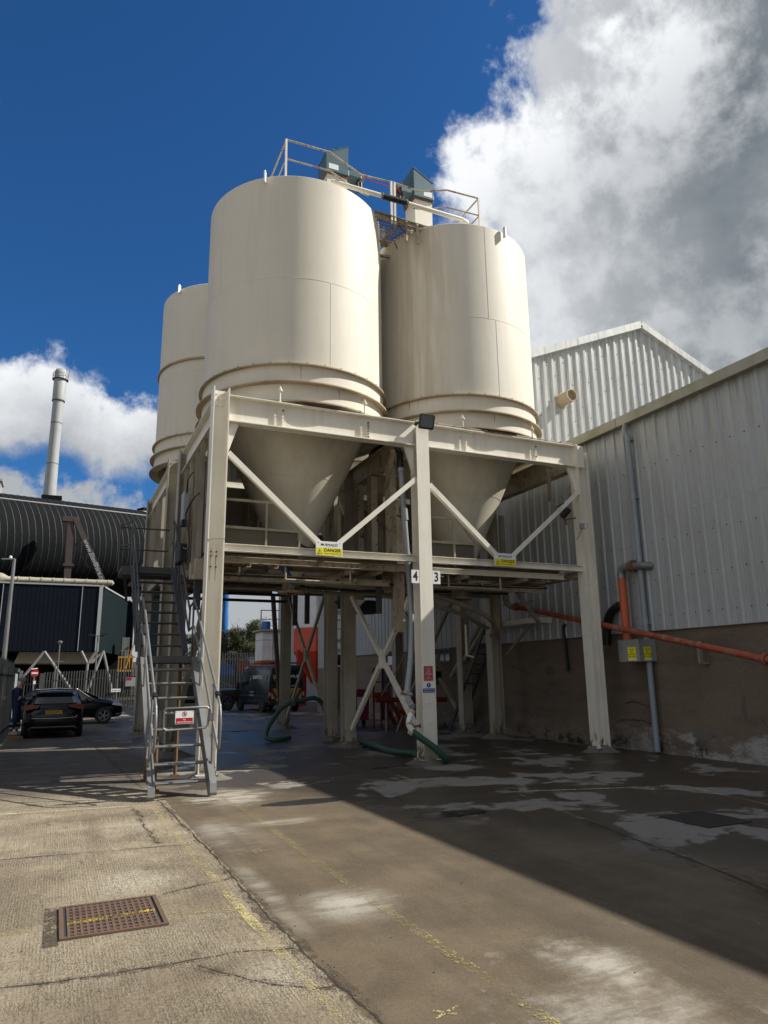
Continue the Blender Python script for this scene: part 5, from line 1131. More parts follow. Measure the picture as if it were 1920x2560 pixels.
# ================================================================ things beyond the columns
def rearstuff():
    # office block with banner at the far end of the wall
    t = thing('office_block', 'dim office block end with a white banner, seen between two columns', 'building', (11.8, 31, 0))
    m = MB(); m.box(11.62, 13.5, 31.10, 33.5, 0, 2.1); m.build('base_wall', 'render', t); m = MB(); m.box(11.62, 13.5, 31.11, 33.5, 2.102, 7.5); m.build('wall', 'clad', t)
    for z0, z1 in ((2.15, 2.75), (4.7, 5.6)):
        m = MB(); m.box(11.64, 12.3, 31.04, 31.10, z0, z1); f = m.build('window', 'signw', t); g = MB(); g.box(11.70, 11.86, 31.03, 31.04, z0+.06, z1-.07); g.box(11.90, 12.24, 31.03, 31.04, z0+.06, z1-.07); g.build('pane', 'glass', f)
    s = thing('banner_sign', 'white banner with blue symbols on the office block', 'sign', (11.9, 31.0, 3.9)); m = MB(); plate(m, (11.95, 31.07, 3.72), .62, 1.55, .02); m.build('panel', 'signw', s)
    m = MB(); text_in(m, 'Sand Sizing', .11, (11.90, 31.066, 4.25), bold=.002); text_in(m, 'operations', .11, (11.86, 31.066, 3.85), bold=.001); m.build('lettering', 'ink', s)
    m = MB(); m.disc((11.75, 31.068, 3.30), (0, -1, 0), .07, .004, 24); m.box(11.84, 12.0, 31.064, 31.068, 3.18, 3.42); m.build('symbol', 'signb', s); m = MB(); text_in(m, '!', .11, (11.75, 31.06, 3.30), bold=.006); m.build('symbol_mark', 'inkw', s)
    # hopper tank, white above red
    t = thing('mobile_silo', 'white and red angular silo standing behind the parked van', 'silo', (14.5, 42, 0)); c = (14.62, 42.3, 0); n = 8; a0 = R(22.5)
    def oct(prof, nm, mt):
        m = MB(); m.lathe(c, prof, 8, 'Z', a0, a0+2*math.pi); m.build(nm, mt, t)
    oct([(1.45, 4.62), (1.45, 9.6), (1.0, 9.9), (.01, 9.9)], 'upper_shell', 'whitef'); oct([(1.46, 3.2), (1.46, 4.615), (1.40, 4.615)], 'lower_shell', 'redtank'); oct([(1.46, 3.19), (.95, 2.3), (.35, 1.3)], 'cone', 'redtank')
    for a in range(4):
        an = R(20+90*a); x, y = c[0]+1.35*math.cos(an), c[1]+1.35*math.sin(an); m = MB(); m.box(x-.16, x+.16, y-.16, y+.16, 0, 3.3); m.build('leg', 'red', t)
    m = MB(); m.box(c[0]-.35, c[0]+1.0, c[1]-1.5, c[1]-1.38, .9, 3.2); m.build('side_panel', 'red', t)
    # white tank with walkway
    t = thing('service_tank', 'stained white tank on a red base with a railed deck, behind the van', 'tank', (12.2, 44.5, 0))
    m = MB(); m.box(11.62, 13.0, 44.2, 45.8, 2.72, 4.52); m.build('shell', 'whitef', t, bevel=.05); m = MB(); m.box(11.6, 13.02, 44.19, 45.8, 3.98, 4.02); m.box(12.3, 12.36, 44.17, 45.8, 2.72, 4.5); m.build('seam_band', 'dirtywhite', t)
    m = MB(); m.box(11.55, 13.05, 44.1, 45.9, 2.3, 2.70); m.build('base', 'orange', t); m = MB(); m.box(11.45, 13.2, 44.0, 46, 4.53, 4.66); m.build('deck', 'beige', t)
    for x in (11.5, 12.4, 13.15):
        m = MB(); m.box(x-.03, x+.03, 44.02, 44.08, 4.66, 5.85); m.build('rail_post', 'creamd', t)
    m = MB(); m.box(11.5, 13.15, 44.02, 44.07, 5.8, 5.86); m.box(11.5, 13.15, 44.02, 44.07, 5.25, 5.30); m.build('top_rail', 'creamd', t)
    for x, y in ((11.7, 44.3), (12.9, 44.3), (11.7, 45.7), (12.9, 45.7)):
        m = MB(); m.box(x-.08, x+.08, y-.08, y+.08, 0, 2.3); m.build('leg', 'orange', t)
    m = MB(); m.lathe((12.1, 45.0, 4.7), [(.26, 0), (.28, .25), (.26, .5), (.01, .52)], 14); tag(m.build('blue_drum', 'blue', smooth=True), 'blue drum standing on the deck of the white tank', 'drum')
    m = MB(); m.beam((8.05, 29.0, 5.1), (8.5, 29.0, .0), .16, .16, (0, 1, 0)); tag(m.build('raking_prop', 'brown'), 'dark brown raking steel prop behind the columns', 'prop')
    # blue wrapped stack far away
    m = MB(); P = [(18.45+random.uniform(-.05, .05), 88, z) for z in range(0, 22)]; m.tube(P, [.42+.06*math.sin(z*1.7) for z in range(22)], 14); tag(m.build('wrapped_stack', 'blue', smooth=True), 'tall stack wrapped in blue sheeting rising beside the trees', 'stack')
    # red/orange loading steps and pink bin in the recess
    t = thing('loading_steps', 'orange steel steps with handrails against the dark doorway', 'steps', (10.1, 22.6, 0)); y0 = 22.6; xa, xb, xc = 9.80, 10.40, 10.95
    m = MB(); m.box(xa, xb, y0, y0+.8, 1.0, 1.07); m.build('deck', 'oranged', t); m = MB(); m.box(xa-.02, xb+.02, y0-.03, y0-.001, .86, 1.16); m.build('fascia', 'oranged', t)
    for x, z in ((xa+.03, 1.95), (xb-.03, 1.95), ((xa+xb)/2, .86)):
        m = MB(); m.box(x-.025, x+.025, y0, y0+.05, 0, z); m.build('post', 'redd', t)
    m = MB(); m.tube([(xa+.03, y0+.03, 1.95), (xb-.03, y0+.03, 1.95), (xc, y0+.03, .95), (xc, y0+.03, 0)], .022, 8); m.build('handrail', 'oranged', t); m = MB(); m.tube([(xa+.03, y0+.03, 1.5), (xb-.03, y0+.03, 1.5)], .02, 8); m.build('handrail', 'redd', t)
    for dy in (.03, .7):
        m = MB(); m.beam((xb, y0+dy, 1.0), (xc, y0+dy, .03), .04, .15); m.build('stringer', 'oranged', t)
    for k in range(3):
        m = MB(); m.box(xb+.03+.16*k, xb+.18+.16*k, y0+.06, y0+.67, .78-.25*k, .81-.25*k); m.build('tread', 'oranged', t)
    t = thing('chemical_bin', 'pink bin with a white label beside the orange steps', 'bin', (9.72, 23.6, 0)); X = 9.83
    m = MB(); m.prism([(X-.24, .22), (X+.24, .22), (X+.27, 1.05), (X-.27, 1.05)], 23.6, 24.1, lambda u, v, w: (u, w, v)); m.build('body', 'magenta', t, bevel=.03)
    m = MB(); m.prism([(X-.30, 1.05), (X+.30, 1.05), (X+.26, 1.25), (X-.22, 1.27)], 23.57, 24.15, lambda u, v, w: (u, w, v)); m.build('lid', 'magenta', t, bevel=.02); m = MB(); m.box(X-.2, X-.0, 23.583, 23.592, .62, 1.0); m.build('label_plate', 'signw', t)
    for x in (X-.15, X+.15):
        m = MB(); m.lathe((x, 23.85, .11), [(.11, -.03), (.11, .03), (.02, .03)], 12, 'X'); m.build('wheel', 'rubber', t)
    # safety board and notice by the doorway
    s = thing('safety_board', 'white, red and yellow safety boards on the dark doorway', 'sign', (11.9, 25.4, 1.9))
    m = MB(); m.box(11.90, 11.92, 25.55, 25.95, 2.0, 2.45); m.build('panel', 'signw', s); m = MB(); m.box(11.895, 11.899, 25.55, 25.95, 2.0, 2.12); m.build('red_band', 'signr', s); m = MB(); m.box(11.90, 11.92, 25.2, 25.5, 1.5, 1.85); m.build('yellow_panel', 'signy', s)
    # red manifold between right rear columns
    t = thing('red_manifold', 'red pipe manifold with black valves in the shadow behind the right columns', 'manifold', (10.6, 20.8, 0))
    m = MB(); m.tube([(9.1, 20.8, .98), (11.6, 20.8, .93)], .075, 12); m.tube([(10.45, 20.8, .93), (9.98, 20.7, .60)], .07, 12); m.tube([(10.98, 20.8, .93), (10.85, 20.8, 1.38)], .06, 10); m.tube([(10.9, 20.8, .93), (11.2, 20.8, 1.38)], .06, 10); m.build('pipe', 'redd', t, smooth=True)
    m = MB(); m.tube([(10.05, 20.72, .65), (9.95, 20.7, .58)], .11, 12); m.build('flange', 'redd', t)
    for x in (10.82, 11.22):
        m = MB(); m.tube([(x, 20.8, 1.4), (x, 20.8, 1.52)], .10, 10); m.tube([(x, 20.8, 1.56), (x, 20.8, 1.7)], .08, 10); m.box(x-.12, x+.12, 20.6, 20.72, 1.62, 1.82); m.build('valve', 'black', t); m = MB(); m.tube([(x, 20.8, 1.72), (x+.03, 20.8, 2.35)], .06, 10); m.build('riser', 'creamd', t)
    for p, q in (((9.5, 20.9, 0), (9.5, 20.9, .9)), ((10.25, 20.9, .85), (9.85, 20.9, 0)), ((9.35, 20.9, 1.1), (10.6, 20.9, 2.9)), ((9.9, 20.9, 1.1), (10.62, 20.9, 2.3))):
        m = MB(); m.tube([p, q], .022, 6); m.build('support', 'creamd', t)
    # inclined pipes and ladder in the right-hand shadow
    t = thing('inclined_pipes', 'three cream pipes slanting down in the shadow behind the right rear column', 'pipe', (11.3, 19, 2))
    for dy, dx in ((0, 0), (.25, .1), (.5, .02)):
        m = MB(); m.tube([(11.5+dx, 17.9+dy, 3.2), (11.35+dx, 19.5+dy, 1.9-dy*.5)], .075, 12); m.build('pipe', 'creamd', t, smooth=True)
    t = thing('access_ladder', 'steep dark ladder leaning behind the right rear column', 'ladder', (11.6, 19, 0))
    for dx in (-.2, .2):
        m = MB(); m.beam((11.55+dx, 17.7, 3.35), (11.55+dx, 20.2, .02), .04, .10); m.build('rail', 'galvd', t)
    for k in range(11):
        f = .06+k*.085; m = MB(); m.box(11.36, 11.74, 17.66+2.5*f, 17.84+2.5*f, 3.33*(1-f), 3.36*(1-f)+.01); m.build('rung', 'galvd', t)
    # bracketed shelf on the wall
    t = thing('wall_platform', 'cream bracketed platform with thin rails on the warehouse wall', 'platform', (11.6, 16.4, 3)); m = MB(); m.box(11.45, 12.0, 15.6, 17.6, 3.02, 3.16); m.build('deck', 'cream', t)
    m = MB(); m.beam((11.5, 15.85, 3.0), (11.5, 17.35, 2.05), .05, .07, (1, 0, 0)); m.build('brace', 'creamd', t)
    for y in (15.7, 16.2, 16.8):
        m = MB(); m.tube([(11.48, y, 3.16), (11.48, y, 4.1)], .014, 6); m.build('rail_post', 'creamd', t)
    m = MB(); m.tube([(11.48, 15.6, 4.05), (11.48, 17.5, 4.05)], .014, 6); m.tube([(11.48, 15.6, 3.6), (11.48, 17.5, 3.6)], .012, 6); m.build('rail', 'creamd', t)
    # curved cream blow pipes under the right floor, brace tube
    t = thing('transfer_pipe', 'curved cream transfer pipes running beneath the right cone', 'pipe', (9, 14.5, 3.4))
    m = MB(); m.tube(smoothpath([(6.9, 15.2, 3.66), (7.7, 15.0, 3.62), (8.6, 14.9, 3.42), (9.6, 15.0, 3.08), (10.4, 15.9, 2.8), (10.9, 16.9, 2.75)], 6), .06, 12); m.build('pipe', 'creamd', t, smooth=True)
    m = MB(); m.tube(smoothpath([(6.9, 15.6, 3.6), (7.9, 15.5, 3.45), (9.0, 15.4, 3.2), (10.2, 16.2, 2.95), (10.8, 16.9, 2.95)], 6), .05, 12); m.build('pipe', 'creamd', t, smooth=True)
    m = MB(); m.tube([(10.1, 14.4, 3.62), (11.3, 15.2, 2.95)], .05, 10); m.build('strut', 'creamd', t)
    m = MB(); m.tube([(9.8, 16.4, 3.0), (9.8, 16.4, 2.2), (10.0, 16.4, 2.15)], .035, 8); m.build('vent_pipe', 'cream', t)
    m = MB(); m.lathe((10.95, 16.6, 0), [(.11, 2.9), (.11, 6.5)], 14); tag(m.build('tall_pipe', 'creamd', smooth=True), 'tall cream pipe beside the right cone by the warehouse wall', 'pipe')
MT['dirtywhite'] = weathered('streaked white tank paint', (.50, .50, .48), .35, .8, .6, .6, dirtcol=(.14, .12, .10))
rearstuff()

# ================================================================ fences
def pales(t, p, q, n, h, z0=0, zrise=0, mat='galvd', pw=.062):
    p, q = Vector((*p, 0)), Vector((*q, 0)); d = (q-p); L_ = d.length; d.normalize(); nn = Vector((d.y, -d.x, 0))
    if nn.dot(Vector((0, 0, 0))-p) < 0: nn = -nn
    for i in range(n):
        f = (i+.5)/n; c = p+d*L_*f; zb = z0+zrise*f; m = MB(); w = pw/2
        out = [(-w, zb+.06), (-w*.35, zb+.06), (-w*.35, zb+.06), (w, zb+.06), (w, zb+h-.13), (w*1.25, zb+h-.06), (.0, zb+h), (-w*1.25, zb+h-.06), (-w, zb+h-.13)]
        # W section pale with pointed head
        for a, b, e in ((-w, -w*.3, .012), (-w*.3, w*.3, 0), (w*.3, w, .012)):
            pts = [(a, e), (b, 0 if a < -w*.5 else e*0+(.012 if b > w*.5 else 0))]
            A = c+d*a+nn*(.03+(.012 if a < -w*.5 else 0)); B = c+d*b+nn*(.03+(.012 if b > w*.5 else 0))
            top = h-.08
            m.add([(A.x, A.y, zb+.06), (B.x, B.y, zb+.06), (B.x, B.y, zb+top), (A.x, A.y, zb+top)], [(0, 1, 2, 3)])
        A = c-d*w+nn*.03; B = c+d*w+nn*.03; C_ = c+nn*.03; T_ = d*w*1.3
        m.add([(A.x, A.y, zb+h-.08), (B.x, B.y, zb+h-.08), ((C_+T_).x, (C_+T_).y, zb+h-.05), (C_.x, C_.y, zb+h), ((C_-T_).x, (C_-T_).y, zb+h-.05)], [(0, 1, 2, 3, 4)])
        m.build('pale', mat, t)
    for z in (.35, h-.45):
        m = MB(); m.beam((p.x, p.y, z0+z), (q.x, q.y, z0+zrise+z), .035, .06); m.build('rail', mat, t)
    k = max(1, int(L_/2.75))
    for i in range(k+1):
        c = p+d*L_*i/k-nn*.07; m = MB(); m.box(c.x-.05, c.x+.05, c.y-.05, c.y+.05, 0, z0+zrise*i/k+h-.2); m.build('post', mat, t)
def fences():
    t = thing('side_fence', 'grey palisade fence running along the left edge of the yard', 'fence', (-1.05, 10, 0), 'palisade fences'); pales(t, (-1.24, 11.5), (-1.20, 25.4), 92, 2.28, .03)
    t = thing('far_fence', 'palisade fence behind the black cars on the left', 'fence', (1, 40, 0), 'palisade fences'); pales(t, (-.5, 40.0), (4.9, 39.6), 44, 2.12, 0, .22)
    m = MB(); 
    for a, b in (((2.2, .7), (4.6, 2.0)),): m.beam((a[0], 40.1, a[1]), (b[0], 39.9, b[1]), .03, .05)
    m.build('rail', 'galvd', t)
    t = thing('fence_gate', 'palisade gate beyond the man in overalls', 'gate', (-1.2, 40, 0)); pales(t, (-1.75, 40.1), (-.62, 40.05), 9, 1.95, .05, 0, 'galvd', .05)
    m = MB(); m.box(-.66, -.42, 39.95, 40.15, 0, 2.06); m.build('gate_post', 'galvd', t)
    t = thing('bank_fence', 'palisade fence on a bank behind the pickup truck', 'fence', (10, 49, 0), 'palisade fences'); pales(t, (6.4, 50.2), (14.6, 48.0), 52, 2.55, .85, 0, 'galv', .075)
    m = MB(); m.beam((6.2, 50.4, .42), (14.8, 48.1, .42), .5, .84); m.build('plinth_wall', 'conc', t)
    # grey boarded panel and pale post at the end of the side fence
    t = thing('boarded_panel', 'grey boarded hoarding with a pale corner post by the man in overalls', 'hoarding', (-1.05, 27.5, 0))
    m = MB(); cladding(m, 25.6, 29.2, .12, lambda u: 2.02, pitch=.22, rib=-.012, nrm=(1, 0, 0), const=-1.20, rw=.02, rs=.01, mids=False); m.box(-1.24, -1.205, 25.6, 29.2, .1, 2.0); m.build('panel', 'greyp', t)
    m = MB(); m.beam((-1.19, 25.6, 2.06), (-1.19, 29.2, 2.06), .10, .12); m.build('top_rail', 'galvd', t)
    m = MB(); m.box(-1.16, -1.05, 29.2, 29.32, 0, 2.06); m.build('corner_post', 'galv', t)
    # low trailer/kerb step under the man
    m = MB(); m.box(-1.15, -.72, 24.9, 26.6, 0, .07); tag(m.build('timber_step', 'wood'), 'low timber step under the feet of the man in overalls', 'step')
    # lamp post and small poles
    def pole(name, label, x, y, z1, r0, r1, z0=0):
        t = thing(name, label, 'pole', (x, y, 0)); m = MB(); m.tube([(x, y, z0), (x, y, z1)], [r0, r1], 12); m.build('pole', 'galv', t, smooth=True); return t
    t = pole('street_lamp', 'tall tapered street lamp rising behind the left fence', -1.86, 31.95, 6.5, .11, .06); m = MB(); m.beam((-1.86, 31.95, 6.5), (-2.32, 31.9, 6.46), .14, .05); m.build('lamp_head', 'galv', t, bevel=.01); m = MB(); m.lathe((-2.0, 31.94, 6.53), [(.06, 0), (.05, .07), (.01, .1)], 10); m.build('sensor', 'signw', t)
    t['category'] = 'street lamp'
    t = pole('camera_pole', 'slim pole with a domed camera beyond the black hatchback', .14, 50, 4.0, .045, .04); m = MB(); m.lathe((.14, 50, 4.0), [(.01, .16), (.14, .13), (.15, .05), (.08, -.06), (.01, -.08)], 12); m.build('camera', 'galv', t, smooth=True); m = MB(); m.beam((-.25, 50, 2.85), (.5, 50, 2.85), .05, .05); m.build('crossbar', 'galv', t)
    m = MB(); m.tube([(.0, 50, 0), (.0, 50, 2.7)], .035, 8); m.build('side_post', 'galv', t)
    t = pole('light_pole', 'thin pole with twin dark floodlights in front of the dark shed', 2.25, 48, 4.35, .05, .04)
    for s in (-1, 1):
        m = MB(); m.beam((2.25+.15*s, 47.9, 4.38), (2.25+.55*s, 47.9, 4.48+.04*s), .28, .07); m.build('lamp_head', 'black', t)
    m = MB(); m.beam((1.9, 48, 4.36), (2.6, 48, 4.36), .05, .05); m.build('crossbar', 'dark', t)
    t = pole('sign_pole', 'thin pole with a pale crossbar beside the yellow railing', 4.24, 51.8, 3.6, .04, .04); m = MB(); m.beam((3.95, 51.8, 3.6), (4.55, 51.8, 3.6), .06, .06); m.beam((4.05, 51.8, 3.35), (4.45, 51.8, 3.35), .06, .04); m.build('crossbar', 'galv', t)
    # no entry sign
    t = thing('no_entry_sign', 'round red no entry sign above the far gate', 'sign', (-.91, 41, 2.05)); m = MB(); m.disc((-.91, 39.93, 2.07), (0, -1, 0), .19, .01, 32); m.build('disc', 'signr', t); m = MB(); m.box(-1.05, -.77, 39.905, 39.917, 2.03, 2.11); m.build('bar', 'signw', t)
    m = MB(); m.tube([(-.91, 39.96, 0), (-.91, 39.96, 2.25)], .03, 8); m.build('post', 'galv', t); m = MB(); m.beam((-.80, 39.95, 2.30), (-1.08, 39.9, 2.27), .07, .04); m.build('lamp_arm', 'signw', t); m = MB(); plate(m, (-.88, 39.925, 1.62), .11, .16, .006); m.build('small_plate', 'signw', t)
    t = thing('arrow_sign', 'small white visitor sign with a black arrow on the far fence', 'sign', (2.9, 39.6, 1.18)); c = (2.90, 39.66, 1.17); m = MB(); plate(m, c, .46, .16, .006); m.build('panel', 'signw', t)
    m = MB(); text_in(m, 'Reception', .062, (2.84, 39.652, 1.17), bold=.001); m.prism([(3.02, 1.162), (3.06, 1.162), (3.06, 1.14), (3.10, 1.17), (3.06, 1.20), (3.06, 1.178), (3.02, 1.178)], 39.652, 39.654, lambda u, v, w: (u, w, v)); m.build('lettering', 'ink', t)
    t = thing('site_notice', 'blue grey notice with a red header on the far fence', 'sign', (3.6, 39.6, 1.6)); m = MB(); plate(m, (3.58, 39.62, 1.58), .48, .44, .006); m.build('panel', 'greyp', t); m = MB(); plate(m, (3.50, 39.612, 1.73), .26, .12, .003); m.build('red_header', 'signr', t)
fences()

# ================================================================ dark works on the left
def ring_arc(mb, A, D, U, V, r, w, a0, a1, n=26):
    o = len(mb.v)
    for i in range(n+1):
        a = a0+(a1-a0)*i/n
        for k, rr in ((-1, r), (1, r), (1, r+.03), (-1, r+.03)): mb.v.append(tuple(A+D*w*k/2+(U*math.cos(a)+V*math.sin(a))*rr))
    for i in range(n):
        for k in range(4): mb.f.append((o+4*i+k, o+4*i+(k+1) % 4, o+4*i+4+(k+1) % 4, o+4*i+4+k))
def works():
    t = thing('barrel_shed', 'huge black barrel vaulted conveyor housing with thin pale ribs', 'conveyor housing', (0, 84, 0))
    A, B = Vector((-24, 70.6, 13.9)), Vector((13.5, 90.6, 16.6)); D = (B-A).normalized(); L_ = (B-A).length; r = 5.1
    V = Vector((0, 0, 1)); V = (V-D*V.dot(D)).normalized(); U = V.cross(D).normalized()
    if U.y > 0: U = -U
    def cyl(s0, s1, rr, nm, mt, a0=-math.pi*.6, a1=math.pi*1.2, steps=1):
        m = MB(); n = 60; o = 0
        for k in range(steps+1):
            P = A+D*(s0+(s1-s0)*k/steps)
            for i in range(n+1):
                a = a0+(a1-a0)*i/n; m.v.append(tuple(P+(U*math.cos(a)+V*math.sin(a))*rr))
        for k in range(steps):
            for i in range(n): m.f.append((k*(n+1)+i, k*(n+1)+i+1, (k+1)*(n+1)+i+1, (k+1)*(n+1)+i))
        return m.build(nm, mt, t, smooth=True)
    cyl(0, L_-6.6, r, 'skin', 'barrel'); cyl(L_-6.6, L_, r-.05, 'end_skin', 'silver')
    m = MB()
    for i in range(int((L_-8)/.68)):
        P = A+D*(1+i*.68); ring_arc(m, P, D, U, V, r, .05, -.9, math.pi*.85)
    m.build('rib_band', 'ribc', t)
    m = MB(); a = R(50); off = (U*math.cos(a)+V*math.sin(a))*(r+.08); m.tube([A+off, B-D*2.2+off], .09, 6); m.build('shoulder_rail', 'strut', t)
    m = MB(); ring_arc(m, B-D*6.6, D, U, V, r, .3, -.2, math.pi*.85, 30); m.build('rib_band', 'signw', t)
    for i in range(7):
        a0 = -.95+i*.14; cylm = MB(); 
        for k in range(2):
            P = A+D*(L_-6.6-(3.2-i*.42)*(1-k))
            for j in range(3): a = a0+.14*j/2; cylm.v.append(tuple(P+(U*math.cos(a)+V*math.sin(a))*(r+.04)))
        cylm.f += [(0, 1, 4, 3), (1, 2, 5, 4)]; cylm.build('end_skin', 'silver', t)
    o_ = MB(); n_ = 40; prv = []
    for q, ext in ((1, 0), (.93, .9), (.75, 1.7), (.45, 2.2), (.02, 2.4)): prv.append([tuple(B+D*ext+(U*math.cos(6.2832*i/n_)+V*math.sin(6.2832*i/n_))*(r-.05)*q) for i in range(n_)])
    for ring in prv: o_.v += ring
    for k in range(4):
        for i in range(n_): o_.f.append((k*n_+i, k*n_+(i+1) % n_, (k+1)*n_+(i+1) % n_, (k+1)*n_+i))
    o_.build('end_cap', 'silver', t, smooth=True)
    m = MB(); c = B-D*4.6+V*(r+.2); m.beam(c-D*1.6, c+D*1.8, 1.3, .5); m.build('roof_hatch', 'barrel', t)
    for s in (8, 18, 28, 38):
        P = A+D*s; m = MB(); m.beam((P.x, P.y+1.5, 0), (P.x, P.y+1.5, P.z-r+1), .7, .7, (0, 1, 0)); m.build('leg', 'dark', t)
    # chimney
    t = thing('chimney', 'tall pale steel chimney with banded joints behind the black housing', 'chimney', (-2.4, 95, 0)); x, y = -2.4, 95.0
    m = MB(); m.lathe((x, y, 0), [(.80, 15), (.76, 24), (.66, 30), (.66, 36.6), (.76, 36.7), (.76, 40.6), (.6, 40.9), (.3, 41.1)], 32); m.build('shaft', 'chim', t, smooth=True)
    for z, q in ((28.2, .70), (33.6, .685), (36.6, .78)):
        m = MB(); m.lathe((x, y, z), [(.64, -.04), (q, -.04), (q, .04), (.64, .04)], 28); m.build('band', 'galvd', t)
    m = MB(); 
    for i in range(14): a = 2*math.pi*i/14; m.beam((x+.95*math.cos(a), y+.95*math.sin(a), 39.5), (x+.95*math.cos(a), y+.95*math.sin(a), 40.3 if i % 3 else 41.0), .03, .03, (0, 1, 0))
    m.lathe((x, y, 39.5), [(.75, 0), (.97, 0), (.97, .06), (.75, .06)], 24); m.lathe((x, y, 40.2), [(.94, 0), (.97, 0), (.97, .04), (.94, .04)], 24); m.build('crown_platform', 'galvd', t)
    m = MB(); m.box(x-.85, x+1.45, y-1.3, y+1, 22.2, 23.9); m.build('base_curb', 'barrel', t)
    m = MB(); m.box(-9.5, -8.2, 99, 102, 23.4, 26.6); m.box(-9.7, -8.0, 98.8, 102.2, 26.4, 26.7); tag(m.build('roof_box', 'chim'), 'pale plant box on the skyline at the far left', 'plant box')
    # brown boom
    t = thing('boom_lift', 'brown folded access boom with white web address, standing before the black housing', 'boom lift', (.4, 75, 0))
    m = MB(); m.beam((.48, 75, 2), (.26, 75, 17.3), .62, .62, (0, 1, 0)); m.build('lower_boom', 'brown', t); m = MB(); p, q = Vector((.6, 74.9, 17.3)), Vector((4.1, 74.6, 10.0)); m.beam(p, q, .5, .62, (0, 1, 0)); m.build('upper_boom', 'brown', t)
    m = MB(); m.beam((.5, 74.9, 15.2), (2.2, 74.8, 12.4), .12, .12, (0, 1, 0)); m.box(-.5, .7, 74.6, 75.3, 16.9, 17.4); m.build('link', 'brown', t)
    d = (q-p).normalized(); m = MB(); text_in(m, 'www.Elev8hire.com', .62, p+d*4.9+Vector((0, -.30, 0)), tuple(d), tuple(Vector((0, -1, 0)).cross(d)), bold=.01); 
    m.v = [(a, b-.05, c) for a, b, c in m.v]; m.build('lettering', 'trimg', t)
    for z in (8.5, 12.6): 
        m = MB(); m.beam((-.15, 75, z), (.85, 75, z), .8, .22); m.build('bracket', 'brown', t)
    # dark clad box on legs
    t = thing('clad_hopper_house', 'dark blue clad box raised on white struts', 'building', (0, 60, 0))
    m = MB(); m.box(-14, 2.85, 60.0, 74, 3.85, 8.85); m.build('wall', 'navy', t)
    m = MB(); r_ = 0
    x = -13.8
    while x < 2.7: m.box(x, x+.04, 59.99, 59.998, 3.87, 8.8); x += .3
    m.build('rib', 'navy', t)
    m = MB(); m.add([(2.86, 60, 3.85), (6.6, 74, 3.85), (6.6, 74, 8.85), (2.86, 60, 8.85), (2.0, 74, 3.85), (2.0, 74, 8.85)], [(0, 1, 2, 3), (0, 4, 1), (3, 2, 5)]); m.build('wall', 'nteal', t)
    m = MB(); m.box(2.66, 2.93, 59.93, 60.05, 3.8, 8.95); m.box(-14, 2.655, 59.93, 60.05, 8.86, 8.98); m.beam((2.9, 60.1, 8.92), (6.6, 74, 8.92), .12, .12); m.box(1.42, 1.47, 59.94, 59.969, 3.87, 8.8); m.box(-4.05, -4.0, 59.94, 59.969, 3.87, 8.8); m.beam((6.55, 73.8, 3.85), (6.55, 73.8, 8.9), .14, .14, (0, 1, 0)); m.build('corner_trim', 'trimg', t)
    def strut(*a):
        for p, q in a:
            m = MB(); m.tube([p, q], .10, 8); m.build('leg', 'strut', t)
    strut(((-.84, 59, 3.8), (-3.4, 59, 0)), ((-.84, 59, 3.8), (1.95, 59, 0)), ((3.3, 60.5, 3.9), (2.1, 60, 0)), ((3.3, 60.5, 3.9), (4.4, 61, 0)), ((2.2, 59.5, 0), (2.2, 59.5, 3.0)), ((2.2, 59.5, 2.9), (1.7, 59.5, 3.85)), ((2.2, 59.5, 2.9), (2.75, 59.5, 3.85)), ((4.9, 66, 0), (4.9, 66, 3.9)))
    m = MB(); m.prism([(-2.6, 3.84), (3.3, 3.84), (2.7, 3.0), (-2.9, 3.0)], 61.5, 66, lambda u, v, w: (u, w, v)); m.build('hopper', 'beige', t); m = MB(); m.box(-12, 6.4, 70, 70.5, 0, 3.84); m.build('back_wall', 'barrel', t)
    # duct along the roof edge
    t = thing('beige_duct', 'beige ribbed duct lying along the roof edge of the dark clad box', 'duct', (0, 60.4, 9.1)); z = 9.22
    m = MB(); m.tube([(-12, 60.4, z), (-5.2, 60.4, z), (-4.6, 60.4, z+.05), (-4.2, 60.4, z+.02), (-3.8, 60.4, z), (3.6, 60.4, z), (3.75, 60.4, z)], [.24, .24, .45, .42, .22, .22, .02], 16); m.build('duct', 'beige', t, smooth=True)
    for i in range(9):
        m = MB(); xx = -3.1+i*.8; m.tube([(xx-.04, 60.4, z), (xx+.04, 60.4, z)], .255, 16); m.build('joint_ring', 'beige', t)
    m = MB(); m.box(5.0, 5.6, 65, 66, 3.6, 5.2); m.box(4.9, 6.1, 64.9, 66, 3.5, 3.6); tag(m.build('switch_cabinet', 'galv'), 'grey cabinet hanging under the right end of the dark clad box', 'cabinet')
    t = thing('yellow_railing', 'yellow steel railing left of the staircase, far behind the fence', 'railing', (5.2, 64.8, 2.4))
    m = MB(); m.box(4.75, 6.0, 64.75, 64.85, 2.35, 2.5); m.box(4.75, 6.0, 64.78, 64.82, 3.5, 3.6); m.build('rail', 'yellow', t)
    for i in range(6):
        m = MB(); m.box(4.78+.22*i, 4.84+.22*i, 64.78, 64.82, 2.5, 3.5); m.build('baluster', 'yellow', t)
    m = MB(); m.beam((5.4, 64.8, 2.6), (6.0, 64.8, 4.9), .1, .1); m.build('handrail', 'yellow', t)
    t = thing('small_stack', 'thin vented stack house seen between the upper stair flight and the frame', 'building', (8.6, 70, 0)); m = MB(); m.box(7.2, 9.1, 70, 74, 0, 11.3); m.build('wall', 'nteal', t); m = MB(); m.box(7.0, 9.3, 69.8, 74.2, 11.3, 11.5); m.prism([(7.0, 11.5), (9.3, 11.5), (8.1, 12.6), (7.0, 12.8)], 69.8, 74.2, lambda u, v, w: (u, w, v)); m.build('roof', 'chim', t)
